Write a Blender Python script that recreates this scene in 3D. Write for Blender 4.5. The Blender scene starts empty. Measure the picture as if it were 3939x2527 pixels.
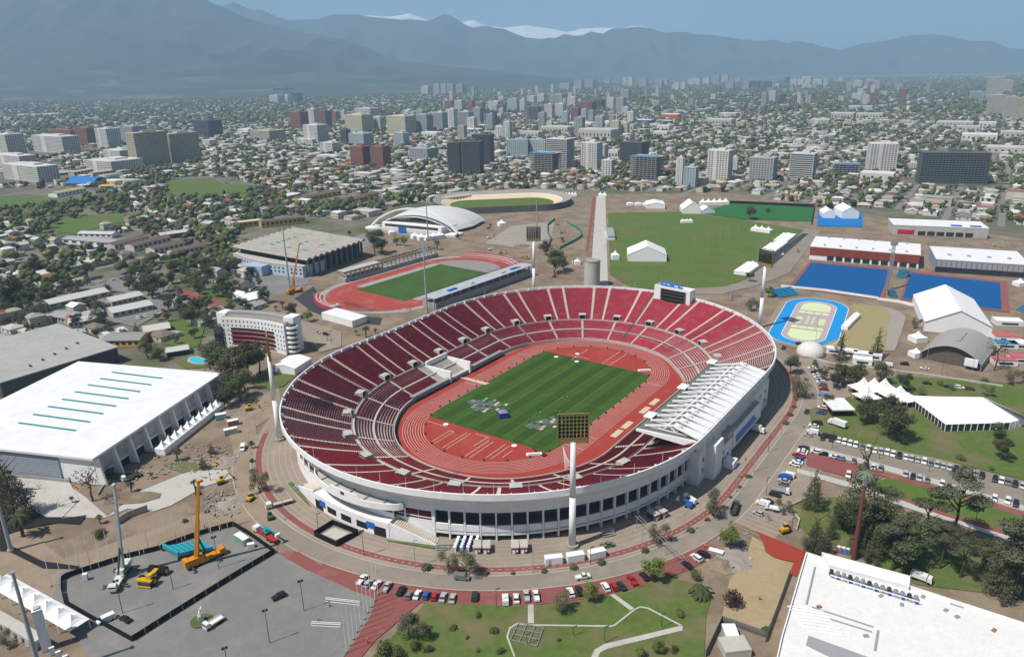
import bpy, math, random
import numpy as np
from mathutils import Matrix, Vector, noise
random.seed(11); RNG = np.random.default_rng(11)
SC = bpy.context.scene; COL = SC.collection
# ------------------------------------------------------------------ camera, sky, sun, exposure
cd = bpy.data.cameras.new('camera'); CAM = bpy.data.objects.new('camera', cd); COL.objects.link(CAM)
cd.sensor_width = 36; cd.lens = 26.372; cd.clip_start = 1; cd.clip_end = 60000
CAM.matrix_world = Matrix(((0.99982133, 0.01890267, 0, 0), (-0.00614703, 0.32513573, -0.94564738, 0), (-0.01787526, 0.94547842, 0.32519383, 160.96), (0, 0, 0, 1)))
SC.camera = CAM
SUN_DIR = Vector((-0.472, -0.272, 0.839)).normalized()      # towards the sun, read from the lamp post shadows
W = bpy.data.worlds.new('World'); SC.world = W; W.use_nodes = True
nt = W.node_tree; sky = nt.nodes.new('ShaderNodeTexSky'); sky.sky_type = 'NISHITA'; sky.sun_disc = False
sky.sun_elevation = math.asin(SUN_DIR.z); sky.sun_rotation = math.atan2(SUN_DIR.x, SUN_DIR.y)
sky.altitude = 500; sky.air_density = 1.0; sky.dust_density = 1.5
nt.links.new(sky.outputs[0], nt.nodes['Background'].inputs[0]); nt.nodes['Background'].inputs[1].default_value = 0.055
sl = bpy.data.lights.new('sun', 'SUN'); sl.energy = 5.0; sl.angle = math.radians(0.5); sl.color = (1, .95, .88)
so = bpy.data.objects.new('sun', sl); COL.objects.link(so); so.rotation_euler = SUN_DIR.to_track_quat('Z', 'Y').to_euler(); so.location = (0, 0, 400)
SC.view_settings.view_transform = 'Standard'; SC.view_settings.look = 'None'; SC.view_settings.gamma = 1; SC.view_settings.exposure = 0.22
SC.cycles.use_denoising = True; SC.cycles.max_bounces = 5; SC.cycles.diffuse_bounces = 2; SC.cycles.glossy_bounces = 2; SC.cycles.transmission_bounces = 2
SC.cycles.volume_bounces = 1; SC.cycles.caustics_reflective = False; SC.cycles.caustics_refractive = False; SC.cycles.sample_clamp_indirect = 4

# ------------------------------------------------------------------ helpers
class MB:
    """collects faces; build() links them as one mesh object"""
    def __init__(s): s.v = []; s.f = []; s.m = []
    def add(s, vs, fs, mi=0):
        n = len(s.v); s.v += [tuple(p) for p in vs]
        for f in fs: s.f.append(tuple(n + i for i in f)); s.m.append(mi)
    def box(s, x, y, z0, w, d, h, rot=0, mi=0, top=1.0, topy=None):
        c, q = math.cos(rot), math.sin(rot); ty = top if topy is None else topy
        vs = []
        for z, sx, sy in ((z0, 1, 1), (z0 + h, top, ty)):
            for a, b in ((-1, -1), (1, -1), (1, 1), (-1, 1)):
                px, py = a * w / 2 * sx, b * d / 2 * sy; vs.append((x + c * px - q * py, y + q * px + c * py, z))
        s.add(vs, [(0, 3, 2, 1), (4, 5, 6, 7), (0, 1, 5, 4), (1, 2, 6, 5), (2, 3, 7, 6), (3, 0, 4, 7)], mi); return s
    def prism(s, poly, z0, z1, mi=0, mtop=None):
        poly = ccw(poly); n = len(poly)
        s.add([(p[0], p[1], z0) for p in poly] + [(p[0], p[1], z1) for p in poly], [tuple(range(n - 1, -1, -1))] + [(i, (i + 1) % n, n + (i + 1) % n, n + i) for i in range(n)], mi)
        s.add([(p[0], p[1], z1) for p in poly], [tuple(range(n))], mi if mtop is None else mtop); return s
    def sheet(s, poly, z, mi=0):
        poly = ccw(poly); s.add([(p[0], p[1], z) for p in poly], [tuple(range(len(poly)))], mi); return s
    def tube(s, p0, p1, r0, r1=None, n=8, mi=0):
        r1 = r0 if r1 is None else r1; a, b = Vector(p0), Vector(p1); d = (b - a).normalized()
        e = d.cross(Vector((0, 0, 1)) if abs(d.z) < .9 else Vector((1, 0, 0))).normalized(); g = d.cross(e)
        vs = []
        for c, r in ((a, r0), (b, r1)):
            for k in range(n): t = 2 * math.pi * k / n; vs.append(c + (e * math.cos(t) + g * math.sin(t)) * r)
        s.add(vs, [(k, (k + 1) % n, n + (k + 1) % n, n + k)[::-1] for k in range(n)] + [tuple(range(n)), tuple(range(2 * n - 1, n - 1, -1))], mi); return s
    def beam(s, p0, p1, w, h, mi=0):
        a, b = Vector(p0), Vector(p1); d = (b - a).normalized(); e = d.cross(Vector((0, 0, 1)))
        e = Vector((1, 0, 0)) if e.length < 1e-4 else e.normalized(); g = e.cross(d); vs = []
        for c in (a, b):
            for i, j in ((-1, -1), (1, -1), (1, 1), (-1, 1)): vs.append(c + e * (i * w / 2) + g * (j * h / 2))
        s.add(vs, [(0, 1, 2, 3), (7, 6, 5, 4), (0, 4, 5, 1), (1, 5, 6, 2), (2, 6, 7, 3), (3, 7, 4, 0)], mi); return s
    def gable(s, x, y, z0, w, d, h, rh, rot=0, over=.4, mw=0, mr=1, hip=0.0):
        """walls w x d x h and a pitched roof with its ridge along w"""
        c, q = math.cos(rot), math.sin(rot); R = lambda px, py, z: (x + c * px - q * py, y + q * px + c * py, z)
        a, b = w / 2, d / 2
        s.add([R(-a, -b, z0), R(a, -b, z0), R(a, b, z0), R(-a, b, z0), R(-a, -b, z0 + h), R(a, -b, z0 + h), R(a, b, z0 + h), R(-a, b, z0 + h), R(-a + hip, 0, z0 + h + rh), R(a - hip, 0, z0 + h + rh)],
              [(0, 1, 5, 4), (1, 2, 6, 5), (2, 3, 7, 6), (3, 0, 4, 7), (5, 6, 9), (7, 4, 8)], mw)
        A, B = a + over, b + over; e = z0 + h - over * rh / b + .12; rz = z0 + h + rh + .12; hp = hip - (0 if hip else over)
        s.add([R(-A, -B, e), R(A, -B, e), R(A, B, e), R(-A, B, e), R(-a + hp, 0, rz), R(a - hp, 0, rz)], [(0, 1, 5, 4), (2, 3, 4, 5)] + ([(1, 2, 5), (3, 0, 4)] if hip else []), mr); return s
    def build(s, name, mats, parent=None, loc=None, smooth=False, world=False, kind=None):
        me = bpy.data.meshes.new(name); o = np.zeros(3)
        if world and parent is not None: o = np.array(parent.location)
        me.from_pydata([(p[0] - o[0], p[1] - o[1], p[2] - o[2]) for p in s.v] if world and parent is not None else s.v, [], s.f)
        mats = mats if isinstance(mats, (list, tuple)) else [mats]
        for m in mats: me.materials.append(m)
        if len(mats) > 1: me.polygons.foreach_set('material_index', s.m)
        if smooth: me.polygons.foreach_set('use_smooth', [True] * len(s.f))
        me.update(); ob = bpy.data.objects.new(name, me); COL.objects.link(ob)
        if parent is not None: ob.parent = parent
        if loc: ob.location = loc
        if kind: ob['kind'] = kind
        return ob
def ccw(p):
    a = sum(p[i][0] * p[(i + 1) % len(p)][1] - p[(i + 1) % len(p)][0] * p[i][1] for i in range(len(p)))
    return list(p) if a > 0 else list(p)[::-1]
def npmesh(name, verts, faces, mats, mi=None, parent=None, smooth=False, kind=None):
    """big meshes from numpy arrays: verts (n,3), faces (m,k)"""
    me = bpy.data.meshes.new(name); k = faces.shape[1]
    me.vertices.add(len(verts)); me.vertices.foreach_set('co', np.asarray(verts, np.float32).ravel())
    me.loops.add(faces.size); me.loops.foreach_set('vertex_index', faces.astype(np.int32).ravel())
    me.polygons.add(len(faces)); me.polygons.foreach_set('loop_start', np.arange(0, faces.size, k, dtype=np.int32))
    for m in (mats if isinstance(mats, (list, tuple)) else [mats]): me.materials.append(m)
    if mi is not None: me.polygons.foreach_set('material_index', np.asarray(mi, np.int32))
    if smooth: me.polygons.foreach_set('use_smooth', np.ones(len(faces), bool))
    me.update(calc_edges=True); ob = bpy.data.objects.new(name, me); COL.objects.link(ob)
    if parent is not None: ob.parent = parent
    if kind: ob['kind'] = kind
    return ob
def tag(o, label=None, cat=None, group=None, kind=None):
    if label: o['label'] = label
    if cat: o['category'] = cat
    if group: o['group'] = group
    if kind: o['kind'] = kind
    return o
def thing(name, label, cat, loc=(0, 0, 0), rot=0, group=None):
    o = bpy.data.objects.new(name, None); COL.objects.link(o); o.empty_display_size = .5
    o.location = (loc[0], loc[1], loc[2] if len(loc) > 2 else 0); o.rotation_euler = (0, 0, rot); return tag(o, label, cat, group)
def dup(root, loc=None, rot=None, label=None, scale=None, group=None, mats=None):
    r = root.copy(); COL.objects.link(r)
    if loc is not None: r.location = (loc[0], loc[1], loc[2] if len(loc) > 2 else 0)
    if rot is not None: r.rotation_euler = (0, 0, rot)
    if label: r['label'] = label
    if group: r['group'] = group
    if scale is not None: r.scale = scale if isinstance(scale, tuple) else (scale,) * 3
    for ch in root.children:
        c = ch.copy(); COL.objects.link(c); c.parent = r
        if mats and ch.name.split('.')[0] in mats:
            c.material_slots[0].link = 'OBJECT'; c.material_slots[0].material = mats[ch.name.split('.')[0]]
        for g in ch.children:
            d = g.copy(); COL.objects.link(d); d.parent = c
    return r
SZ = [0]
def struct(name, poly, z, mat):
    SZ[0] += .0045; z += SZ[0]
    return tag(MB().sheet(poly, z).build(name, mat), kind='structure')
MATS = {}
def mat(name, col, rough=.85, var=.12, scale=.5, col2=None, mix=.5, scale2=.02, bump=0, metal=0, rand=0, spec=.12, emit=0, detail=4):
    """principled surface: base colour broken by fine noise and, if given, by patches of a second colour"""
    if name in MATS: return MATS[name]
    m = bpy.data.materials.new(name); m.use_nodes = True; t = m.node_tree; N = t.nodes; L = t.links; b = N['Principled BSDF']
    b.inputs['Roughness'].default_value = rough; b.inputs['Metallic'].default_value = metal; b.inputs['Specular IOR Level'].default_value = spec
    pos = N.new('ShaderNodeNewGeometry').outputs['Position']
    def noi(sc, det=detail, rg=.6):
        n = N.new('ShaderNodeTexNoise'); n.inputs['Scale'].default_value = sc; n.inputs['Detail'].default_value = det; n.inputs['Roughness'].default_value = rg
        L.new(pos, n.inputs['Vector']); return n
    def mixc(a, bb, f):
        x = N.new('ShaderNodeMix'); x.data_type = 'RGBA'
        for s_, v in ((6, a), (7, bb)):
            if isinstance(v, tuple): x.inputs[s_].default_value = (*v[:3], 1)
            else: L.new(v, x.inputs[s_])
        L.new(f, x.inputs[0]) if not isinstance(f, float) else setattr(x.inputs[0], 'default_value', f)
        return x.outputs[2]
    n1 = noi(scale); c = mixc(tuple(v * (1 - var) for v in col), tuple(min(1, v * (1 + var)) for v in col), n1.outputs[0])
    if col2:
        n2 = noi(scale2, 6, .65); r = N.new('ShaderNodeMapRange'); r.inputs[1].default_value = mix - .07; r.inputs[2].default_value = mix + .07; L.new(n2.outputs[0], r.inputs[0]); c = mixc(c, tuple(col2), r.outputs[0])
        n3 = noi(scale2 * 3.3, 5, .7); n3.inputs['Distortion'].default_value = 1.6; r3 = N.new('ShaderNodeMapRange'); r3.inputs[1].default_value = .35; r3.inputs[2].default_value = .7; r3.inputs[3].default_value = 0; r3.inputs[4].default_value = .28; L.new(n3.outputs[0], r3.inputs[0]); c = mixc(c, tuple(v * .55 for v in col), r3.outputs[0])
    if rand:
        oi = N.new('ShaderNodeObjectInfo'); h = N.new('ShaderNodeHueSaturation'); mr = N.new('ShaderNodeMapRange'); mr.inputs[3].default_value = 1 - rand; mr.inputs[4].default_value = 1 + rand
        L.new(oi.outputs['Random'], mr.inputs[0]); L.new(mr.outputs[0], h.inputs['Value']); L.new(c, h.inputs['Color'])
        mr2 = N.new('ShaderNodeMapRange'); mr2.inputs[3].default_value = .485; mr2.inputs[4].default_value = .515; L.new(oi.outputs['Random'], mr2.inputs[0]); L.new(mr2.outputs[0], h.inputs['Hue']); c = h.outputs[0]
    L.new(c, b.inputs['Base Color'])
    if bump:
        bp = N.new('ShaderNodeBump'); bp.inputs['Strength'].default_value = bump; bp.inputs['Distance'].default_value = .2; L.new(n1.outputs[0], bp.inputs['Height']); L.new(bp.outputs[0], b.inputs['Normal'])
    MATS[name] = m; return m
M_white = mat('white_paint', (.82, .82, .82), .6, .05, .15, (.7, .69, .67), .7, .05)
M_wroof = mat('white_membrane_roof', (.78, .78, .78), .55, .04, .08, (.7, .69, .67), .7, .03)
M_tent = mat('tent_fabric', (.80, .80, .80), .7, .05, .2)
M_conc = mat('concrete', (.34, .33, .31), .9, .15, .4, (.27, .26, .25), .6, .08)
M_lconc = mat('pale_concrete', (.48, .46, .42), .9, .12, .4, (.4, .38, .35), .6, .08)
M_dconc = mat('dark_and_shade_concrete', (.10, .10, .10), .9, .2, .3)
M_asph = mat('asphalt', (.20, .197, .19), .92, .14, 1.2, (.245, .235, .22), .55, .05)
M_dasph = mat('dark_asphalt', (.05, .05, .055), .9, .15, .8)
M_road = mat('worn_road', (.25, .215, .18), .92, .1, .8, (.29, .25, .205), .55, .04)
M_pave = mat('beige_paving', (.285, .235, .19), .9, .14, .9, (.34, .275, .215), .55, .05)
M_brick = mat('red_brick_paving', (.245, .085, .075), .9, .18, 1.2, (.3, .15, .12), .62, .08)
M_line = mat('paving_line', (.46, .41, .35), .8, .1, 1)
M_track = mat('red_running_track', (.345, .048, .034), .8, .1, .6, (.37, .075, .055), .58, .06)
M_trackdim = mat('unfinished_red_track', (.36, .065, .05), .85, .15, .3, (.40, .16, .13), .6, .08)
M_lane = mat('lane_paint', (.72, .66, .62), .7, .05, 1)
M_lawn = mat('lawn', (.10, .145, .034), .95, .4, .35, (.17, .145, .075), .54, .05, bump=.4)
M_lawn2 = mat('lush_lawn', (.09, .15, .028), .95, .35, .4, (.13, .14, .05), .54, .035, bump=.4)
M_dirt = mat('bare_earth', (.20, .15, .105), .95, .25, .35, (.275, .215, .155), .5, .05, bump=.3)
M_sand = mat('pale_sandy_ground', (.30, .235, .17), .95, .14, .4, (.25, .195, .135), .55, .06)
M_gravel = mat('grey_gravel', (.33, .29, .255), .95, .15, .5, (.27, .23, .19), .6, .05)
M_glass = mat('dark_glass', (.02, .024, .028), .15, .2, 1, spec=.6)
M_black = mat('black_cloth_and_shade', (.012, .012, .013), .9, .2, 1)
M_dark = mat('dark_interior', (.02, .02, .02), .9, .2, 1)
M_steel = mat('galvanised_steel', (.42, .44, .46), .45, .1, 1, metal=.5)
M_dsteel = mat('dark_steel', (.06, .06, .065), .6, .1, 1)
M_rust = mat('red_brown_pole', (.16, .055, .045), .6, .15, .6)
M_seat = mat('maroon_seats', (.42, .04, .068), .7, .28, .9, (.46, .085, .105), .56, .25); M_sback = mat('seat_back_dark', (.17, .016, .028), .7, .3, .9, (.22, .025, .035), .55, .25)  # seat backs and tops get a darker maroon than the fronts
M_stair = mat('cream_stairs', (.55, .49, .41), .9, .12, 1)
M_gold = mat('yellow_ochre_frame', (.25, .18, .065), .7, .15, .8)
M_blue = mat('bright_blue', (.02, .13, .45), .7, .08, .5)
M_grey = mat('grey_sheet_roof', (.30, .31, .32), .6, .1, .3)

# ------------------------------------------------------------------ ground and paving
CX, CY, TH = 17.332, 360.618, 0.9595557
def LW(x, y):
    c, s = math.cos(TH), math.sin(TH); return (CX + c * x - s * y, CY + s * x + c * y)
def SP(q, rho):
    """point at distance rho outside the stadium spine; q 0-1 far arc, 1-2 left straight, 2-3 near arc, 3-4 right straight"""
    q = q % 4; k = int(q); f = q - k
    if k == 0: a = math.radians(-90 + 180 * f); return LW(40 + rho * math.cos(a), rho * math.sin(a))
    if k == 1: return LW(40 - 80 * f, rho)
    if k == 2: a = math.radians(90 + 180 * f); return LW(-40 + rho * math.cos(a), rho * math.sin(a))
    return LW(-40 + 80 * f, -rho)
def aR(a): return (a + 90) / 180
def tp(x): return 1 + (40 - x) / 80
def aL(a): return 2 + ((a if a > 0 else a + 360) - 90) / 180
def bt(x): return 3 + (x + 40) / 80
def qs(q0, q1, step=.02):
    n = max(2, int(round((q1 - q0) / step)) + 1); return [q0 + (q1 - q0) * i / (n - 1) for i in range(n)]
def ring(mb, r0, r1, z, q0=0, q1=4, mi=0, z1=None, step=.02):
    Q = qs(q0, q1, step); vs = []; z1 = z if z1 is None else z1
    f0 = r0 if callable(r0) else (lambda q: r0); f1 = r1 if callable(r1) else (lambda q: r1)
    for q in Q: a = SP(q, f0(q)); b = SP(q, f1(q)); vs += [(a[0], a[1], z(q) if callable(z) else z), (b[0], b[1], z1(q) if callable(z1) else z1)]
    mb.add(vs, [(2 * i, 2 * i + 1, 2 * i + 3, 2 * i + 2) for i in range(len(Q) - 1)], mi); return mb

M_ground = mat('city_ground', (.19, .165, .13), .95, .3, .06, (.09, .105, .05), .5, .012, bump=0)
R_ = 45000
tag(MB().sheet([(-R_, -3000), (R_, -3000), (R_, 42000), (-R_, 42000)], -.3).build('ground', M_ground), kind='structure')
# the sports park: earth, then paving, roads and lawns each a little above the other
struct('park_earth', [(-150.7,175.3),(-255.6,339.3),(-194.7,384.7),(-188.1,549.0),(-174.6,624.4),(-136.4,802.3),(-51.4,956.5),(113.7,1023.8),(290.8,1013.4),(370.4,894.3),(491.0,703.0),(142.3,168.0)], -.2, M_dirt)
tag(ring(MB(), 94, 116, .0).build('stadium_apron', M_pave), kind='structure')
tag(ring(MB(), 116, 123.2, .02, aL(140), 4 + aR(-40), step=.015).build('ring_road', M_road), kind='structure')
tag(ring(MB(), 111.2, 113.6, .03, aL(128), 4 + aR(-50)).build('red_paving_band', M_brick), kind='structure')
mb = MB()
for r in (98.6, 101, 103.5, 106, 108.6, 110.6, 114.2): ring(mb, r, r + .16, .06, aL(105), 4 + aR(-60))
for r in (115.6, 123.2): ring(mb, r, r + .3, .07, aL(140), 4 + aR(-55))
tag(mb.build('paving_lines', M_line), kind='structure')
mb = MB()
for q in qs(aL(-175), bt(20), .0075):
    a = SP(q, 112.3); b = SP(q + .003, 112.3); c = SP(q + .003, 112.55); d = SP(q, 112.55); mb.add([(*a, .09), (*b, .09), (*c, .09), (*d, .09)], [(0, 1, 2, 3)])
tag(mb.build('dashed_paving_line', M_line), kind='structure')
tag(ring(MB(), 123.5, 131, .04, aL(-175), aL(-108)).build('red_parking_strip', M_brick), kind='structure')
tag(ring(MB(), 123.5, 139, .045, aL(-100), 4 + aR(-50)).build('east_parking', M_pave), kind='structure')
struct('plaza_asphalt', [(-153.3,206.4),(-157.1,218.7),(-106.5,245.4),(-85.7,228.2),(-75.4,219.1),(-61.7,210.9),(-52.0,204.5),(-42.3,201.1),(-47.3,186.6),(-51.4,175.3),(-53.2,166.5),(-109.9,167.9),(-126.1,178.1)], .05, M_asph)
struct('red_plaza_paving', [(-85.1,227.2),(-77.7,227.9),(-66.3,218.4),(-50.2,210.6),(-43.3,207.5),(-30.5,200.2),(-42.8,182.9),(-47.2,172.7),(-51.5,172.8),(-46.0,194.2),(-45.9,201.6),(-55.3,207.2),(-72.0,217.4)], .07, M_brick)
struct('sandy_drive', [(-203.2,257.4),(-177.4,239.4),(-160.4,226.0),(-129.1,249.0),(-111.0,263.5),(-128.8,307.5),(-148.8,349.5),(-151.3,382.7),(-135.3,400.5),(-117.9,348.1),(-124.9,329.1),(-94.4,253.7),(-85.5,228.7),(-104.7,244.8),(-156.3,218.7),(-151.6,205.3),(-159.3,197.3),(-167.5,201.6)], .01, M_sand)
struct('pale_garden_path', [(-158.5,252.9),(-154.2,271.5),(-141.0,286.7),(-124.8,287.9),(-119.5,280.5),(-128.8,274.0),(-136.9,259.7),(-142.0,255.9),(-153.1,258.1),(-159.8,251.5),(-175.8,253.5),(-199.1,273.1),(-218.9,287.8),(-214.8,293.2),(-190.4,279.6),(-174.8,267.4)], .05, M_lconc)
struct('park_lawn', [(-29.1,199.7),(-4.4,197.0),(14.7,197.5),(37.3,203.0),(49.9,210.3),(60.2,205.6),(62.4,199.2),(58.7,191.3),(53.6,173.5),(50.1,164.0),(-47.2,166.4),(-44.8,172.7)], .05, M_lawn)
struct('east_lawn', [(145.7,336.5),(171.8,350.6),(208.9,377.2),(269.1,362.6),(206.8,266.8),(182.2,285.5),(152.9,302.4),(139.0,313.5)], .05, M_lawn)
struct('hedge_lawn', [(144.6,267.4),(159.0,272.0),(191.9,244.0),(181.4,227.9),(160.2,245.1),(145.4,254.6)], .06, M_lawn2)
struct('cedar_lawn', [(105.9,251.4),(116.4,257.1),(131.3,256.6),(139.3,248.7),(176.6,220.5),(160.8,196.4),(130.7,203.5),(116.9,219.9),(106.1,230.3),(104.5,238.4)], .05, M_lawn)
struct('east_parking_paving', [(139.3,314.4),(152.9,302.4),(182.2,285.5),(206.1,265.9),(190.9,242.6),(156.8,271.0),(144.4,287.0),(133.4,299.1)], .04, M_road)
struct('pale_walk', [(132.4,299.1),(148.5,287.9),(172.8,268.1),(194.7,248.3),(192.4,244.8),(170.6,264.2),(146.4,283.2),(130.5,294.0)], .07, M_lconc)
struct('pale_walk', [(119.2,279.5),(135.5,268.4),(153.7,251.2),(181.1,227.4),(178.5,223.4),(151.4,246.8),(133.6,263.9),(117.9,276.0)], .07, M_lconc)
struct('red_walk', [(128.4,293.3),(144.3,282.5),(170.1,263.2),(191.9,244.0),(189.7,240.6),(168.4,260.0),(149.1,273.4),(137.5,271.1),(134.3,274.0),(123.9,281.5)], .06, M_brick)
struct('red_walk', [(146.9,257.6),(159.5,243.6),(180.1,225.9),(181.7,228.4),(160.9,246.2),(150.2,257.5)], .075, M_brick)
struct('sand_court', [(85.6,232.0),(88.0,227.2),(87.1,222.2),(89.0,218.9),(92.7,216.8),(94.8,216.0),(90.9,209.2),(73.8,181.4),(62.5,188.1),(70.5,207.6),(77.9,216.5),(82.8,226.1)], .06, mat('ochre_sand', (.37, .285, .175), .95, .12, .5, (.31, .235, .14), .58, .08))
struct('red_rubber_court', [(88.1,234.8),(101.1,222.2),(93.1,208.8),(91.6,209.6),(95.1,216.6),(92.4,217.5),(89.2,219.5),(87.5,222.6),(88.2,227.6)], .09, mat('red_rubber', (.31, .045, .027), .8, .12, .5))
struct('west_grounds_lawn', [(-154.6,292.8),(-146.7,296.3)] + [(-131.9,291.9),(-142.1,284.9)], .02, M_lawn)
struct('field_road', [(306.7,771.8),(319.6,759.6),(228.1,594.6),(192.8,560.8),(156.7,537.4),(134.7,538.9),(119.0,556.3),(181.3,566.6)], .05, M_road)
struct('black_road', [(294.4,744.8),(300.7,744.3),(218.2,612.2),(214.8,624.2)], .07, M_dasph)
struct('north_field', [(115.6,878.5),(198.4,878.1),(250.6,832.4),(302.7,761.1),(225.1,638.7),(186.3,577.7),(165.5,557.9),(118.1,551.6),(93.3,560.4),(81.7,598.5)], .06, M_lawn2)
for k in range(12): a, b = SP(aL(-103 + k * 1.2), 124), SP(aL(-103 + k * 1.2), 140); tag(MB().beam((*a, .12), (*b, .12), .2, .02).build('paving_line', M_line), kind='structure')
struct('gym_forecourt', [(-225.0,600.5),(-184.9,560.3),(-164.7,558.9),(-167.1,623.9),(-129.5,758.3),(-153.1,792.6),(-198.9,689.0),(-229.3,658.6)], -.1, M_asph)
struct('avenue', [(115.5,998.1),(127.2,996.8),(75.9,566.5),(61.6,567.5)], .08, M_lconc)
struct('red_avenue_strip', [(110.4,998.7),(114.4,998.3),(72.9,684.0),(69.8,684.3)], .08, M_brick)
struct('construction_earth', [(-50.3,751.2),(22.1,860.9),(104.5,939.1),(63.9,580.0),(32.3,595.4),(1.4,689.9)], .0, M_dirt)
struct('gravel_yard', [(-25.8,729.1),(2.1,812.5),(50.0,832.3),(40.4,743.1),(17.6,697.4)], .05, M_gravel)
for p in ([(0.0,189.1),(4.0,188.3),(28.7,187.2),(29.6,187.6),(36.3,194.0),(38.8,195.6),(41.4,194.8),(50.0,186.9),(49.4,186.5),(40.9,194.3),(38.7,194.9),(36.8,193.7),(30.0,187.1),(28.6,186.5),(3.9,187.7),(0.0,188.4),(-2.2,186.5),(-2.9,183.1),(-0.8,175.0),(-1.3,175.0),(-3.5,183.1),(-2.6,187.1)],
          [(20.7,173.3),(22.4,177.2),(25.6,179.4),(50.3,186.6),(49.8,184.4),(26.2,177.4),(23.9,176.0),(22.8,173.3)],
          [(3.4,197.2),(5.2,197.4),(5.1,188.7),(3.2,188.8)],
          [(29.9,201.3),(31.5,201.6),(36.9,194.6),(35.4,193.7)]):
    struct('garden_path', p, .09, M_lconc)

# ------------------------------------------------------------------ mountains and haze
def ridge(name, label, D, depth, pts, m, amp, seed, back=2500):
    pts = sorted(pts); X = np.array([p[0] for p in pts]); Z = np.array([p[1] for p in pts]); nx, ny = 260, 44
    xs = np.linspace(X[0], X[-1], nx); zr = np.interp(xs, X, Z); V_ = np.concatenate([np.linspace(0, 1, ny - 8), 1 + np.linspace(0, 1, 9)[1:]]); vs = np.zeros((len(V_), nx, 3))
    for j, v in enumerate(V_):
        for i, x in enumerate(xs):
            if v <= 1:
                y = D - depth * (1 - v); w = v * (1 - v) * 4
                sp = 1 - abs(noise.noise((x / 1100 + seed, y / 2600, seed))) * 2.0; s2 = 1 - abs(noise.noise((x / 420 + seed, y / 800, seed + 5))) * 2
                z = zr[i] * (v ** 1.25) + w * amp * (sp * .65 + s2 * .35 - .25) * min(1, zr[i] / 500)
            else: y = D + back * (v - 1); z = zr[i] * (2 - v) ** 1.1
            vs[j, i] = (x + 60 * noise.noise((y / 500, x / 700, seed)), y, max(z, -1 if 0 < v < 2 else -1))
    idx = np.arange(len(V_) * nx).reshape(len(V_), nx); f = np.stack([idx[:-1, :-1], idx[:-1, 1:], idx[1:, 1:], idx[1:, :-1]], -1).reshape(-1, 4)
    o = npmesh(name, vs.reshape(-1, 3), f, m, smooth=True); return tag(o, label, None, kind='structure')
m_mt = mat('scrub_mountainside', (.045, .052, .042), .95, .3, .003, (.075, .07, .057), .55, .0022)
m_sn = mat('snowfield', (.82, .84, .88), .7, .06, .004, (.3, .27, .25), .66, .0035)
ridge('mountain', 'dark mountain slope filling the upper left', 9800, 3200, [(-8404,1660), (-6963,1454), (-5982,1346), (-4989,1259), (-4091,1174), (-3590,1025), (-3398,937), (-3023,778), (-2523,640), (-2012,558), (-1672,450), (-1507,364), (-1250,285), (-817,233), (-361,185), (60,128), (588,68), (1117,18)], m_mt, 300, 3.1)
ridge('foothill', 'low brown foothills at the left under the dark mountain', 7800, 2300, [(-6969,510), (-5332,450), (-4924,427), (-4593,422), (-4310,389), (-3988,337), (-3580,286), (-2962,236), (-2463,211), (-1631,152), (-1214,117), (-797,58), (-546,17)], mat('foothill', (.06, .065, .045), .95, .3, .004, (.19, .14, .10), .6, .0025), 90, 1.3)
ridge('mountain', 'jagged mountain range across the middle horizon', 13200, 1900, [(-6068,1473), (-5273,1301), (-4730,1247), (-4546,1225), (-4401,1280), (-4269,1233), (-4100,1153), (-3933,1163), (-3785,1071), (-3586,997), (-3259,998), (-3050,1001), (-2836,1067), (-2676,1065), (-2399,1060), (-2263,1025), (-1712,971), (-1572,975), (-1296,944), (-1205,955), (-999,1048), (-828,987), (-720,902), (-535,821), (-345,863), (-186,815), (-47,806), (92,745), (321,662), (560,638), (791,648), (952,710), (1120,674), (1260,685), (1371,735), (1561,699), (1720,775), (1958,777), (2188,799), (2419,769), (2633,693), (2891,708), (3125,659), (3364,648), (3598,611), (3832,581), (4074,544), (4425,551), (4592,495), (4779,531), (5016,488), (5256,417), (5500,387), (5841,473), (6189,506), (6531,566), (6738,595), (6927,552), (7185,567), (7352,532), (7604,462), (8083,387), (8568,332), (10000,254)], m_mt, 330, 8.7)
ridge('snow_mountain', 'snow-covered peaks behind the central range', 15500, 1800, [(-3976,1048), (-2822,1164), (-2680,1199), (-2332,1170), (-2062,1181), (-1864,1222), (-1681,1159), (-1497,1080), (-1118,982), (-870,1039), (-705,1074), (-599,1072), (-438,1001), (-300,968), (-30,933), (249,958), (380,971), (658,936), (929,893), (1118,852), (1200,835), (1478,891), (1749,902), (2020,897), (2119,849), (2241,893), (2461,927), (2651,909), (2841,867), (3092,779), (3729,714), (4229,636)], m_sn, 90, 5.5)
HZ_BOX = MB(); HZ_BOX.box(0, 19500, -1.5, 89900, 44990, 2150)
HZ = HZ_BOX.build('haze', mat('haze_air', (1, 1, 1)))
hm = bpy.data.materials.new('haze_volume'); hm.use_nodes = True; hn = hm.node_tree; hn.nodes.clear(); ho = hn.nodes.new('ShaderNodeOutputMaterial'); hv = hn.nodes.new('ShaderNodeVolumePrincipled')
hv.inputs['Color'].default_value = (.44, .68, .93, 1); hv.inputs['Density'].default_value = 9.8e-5; hv.inputs['Anisotropy'].default_value = 0.0
hn.links.new(hv.outputs[0], ho.inputs['Volume']); HZ.data.materials.clear(); HZ.data.materials.append(hm); tag(HZ, kind='stuff')

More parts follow.
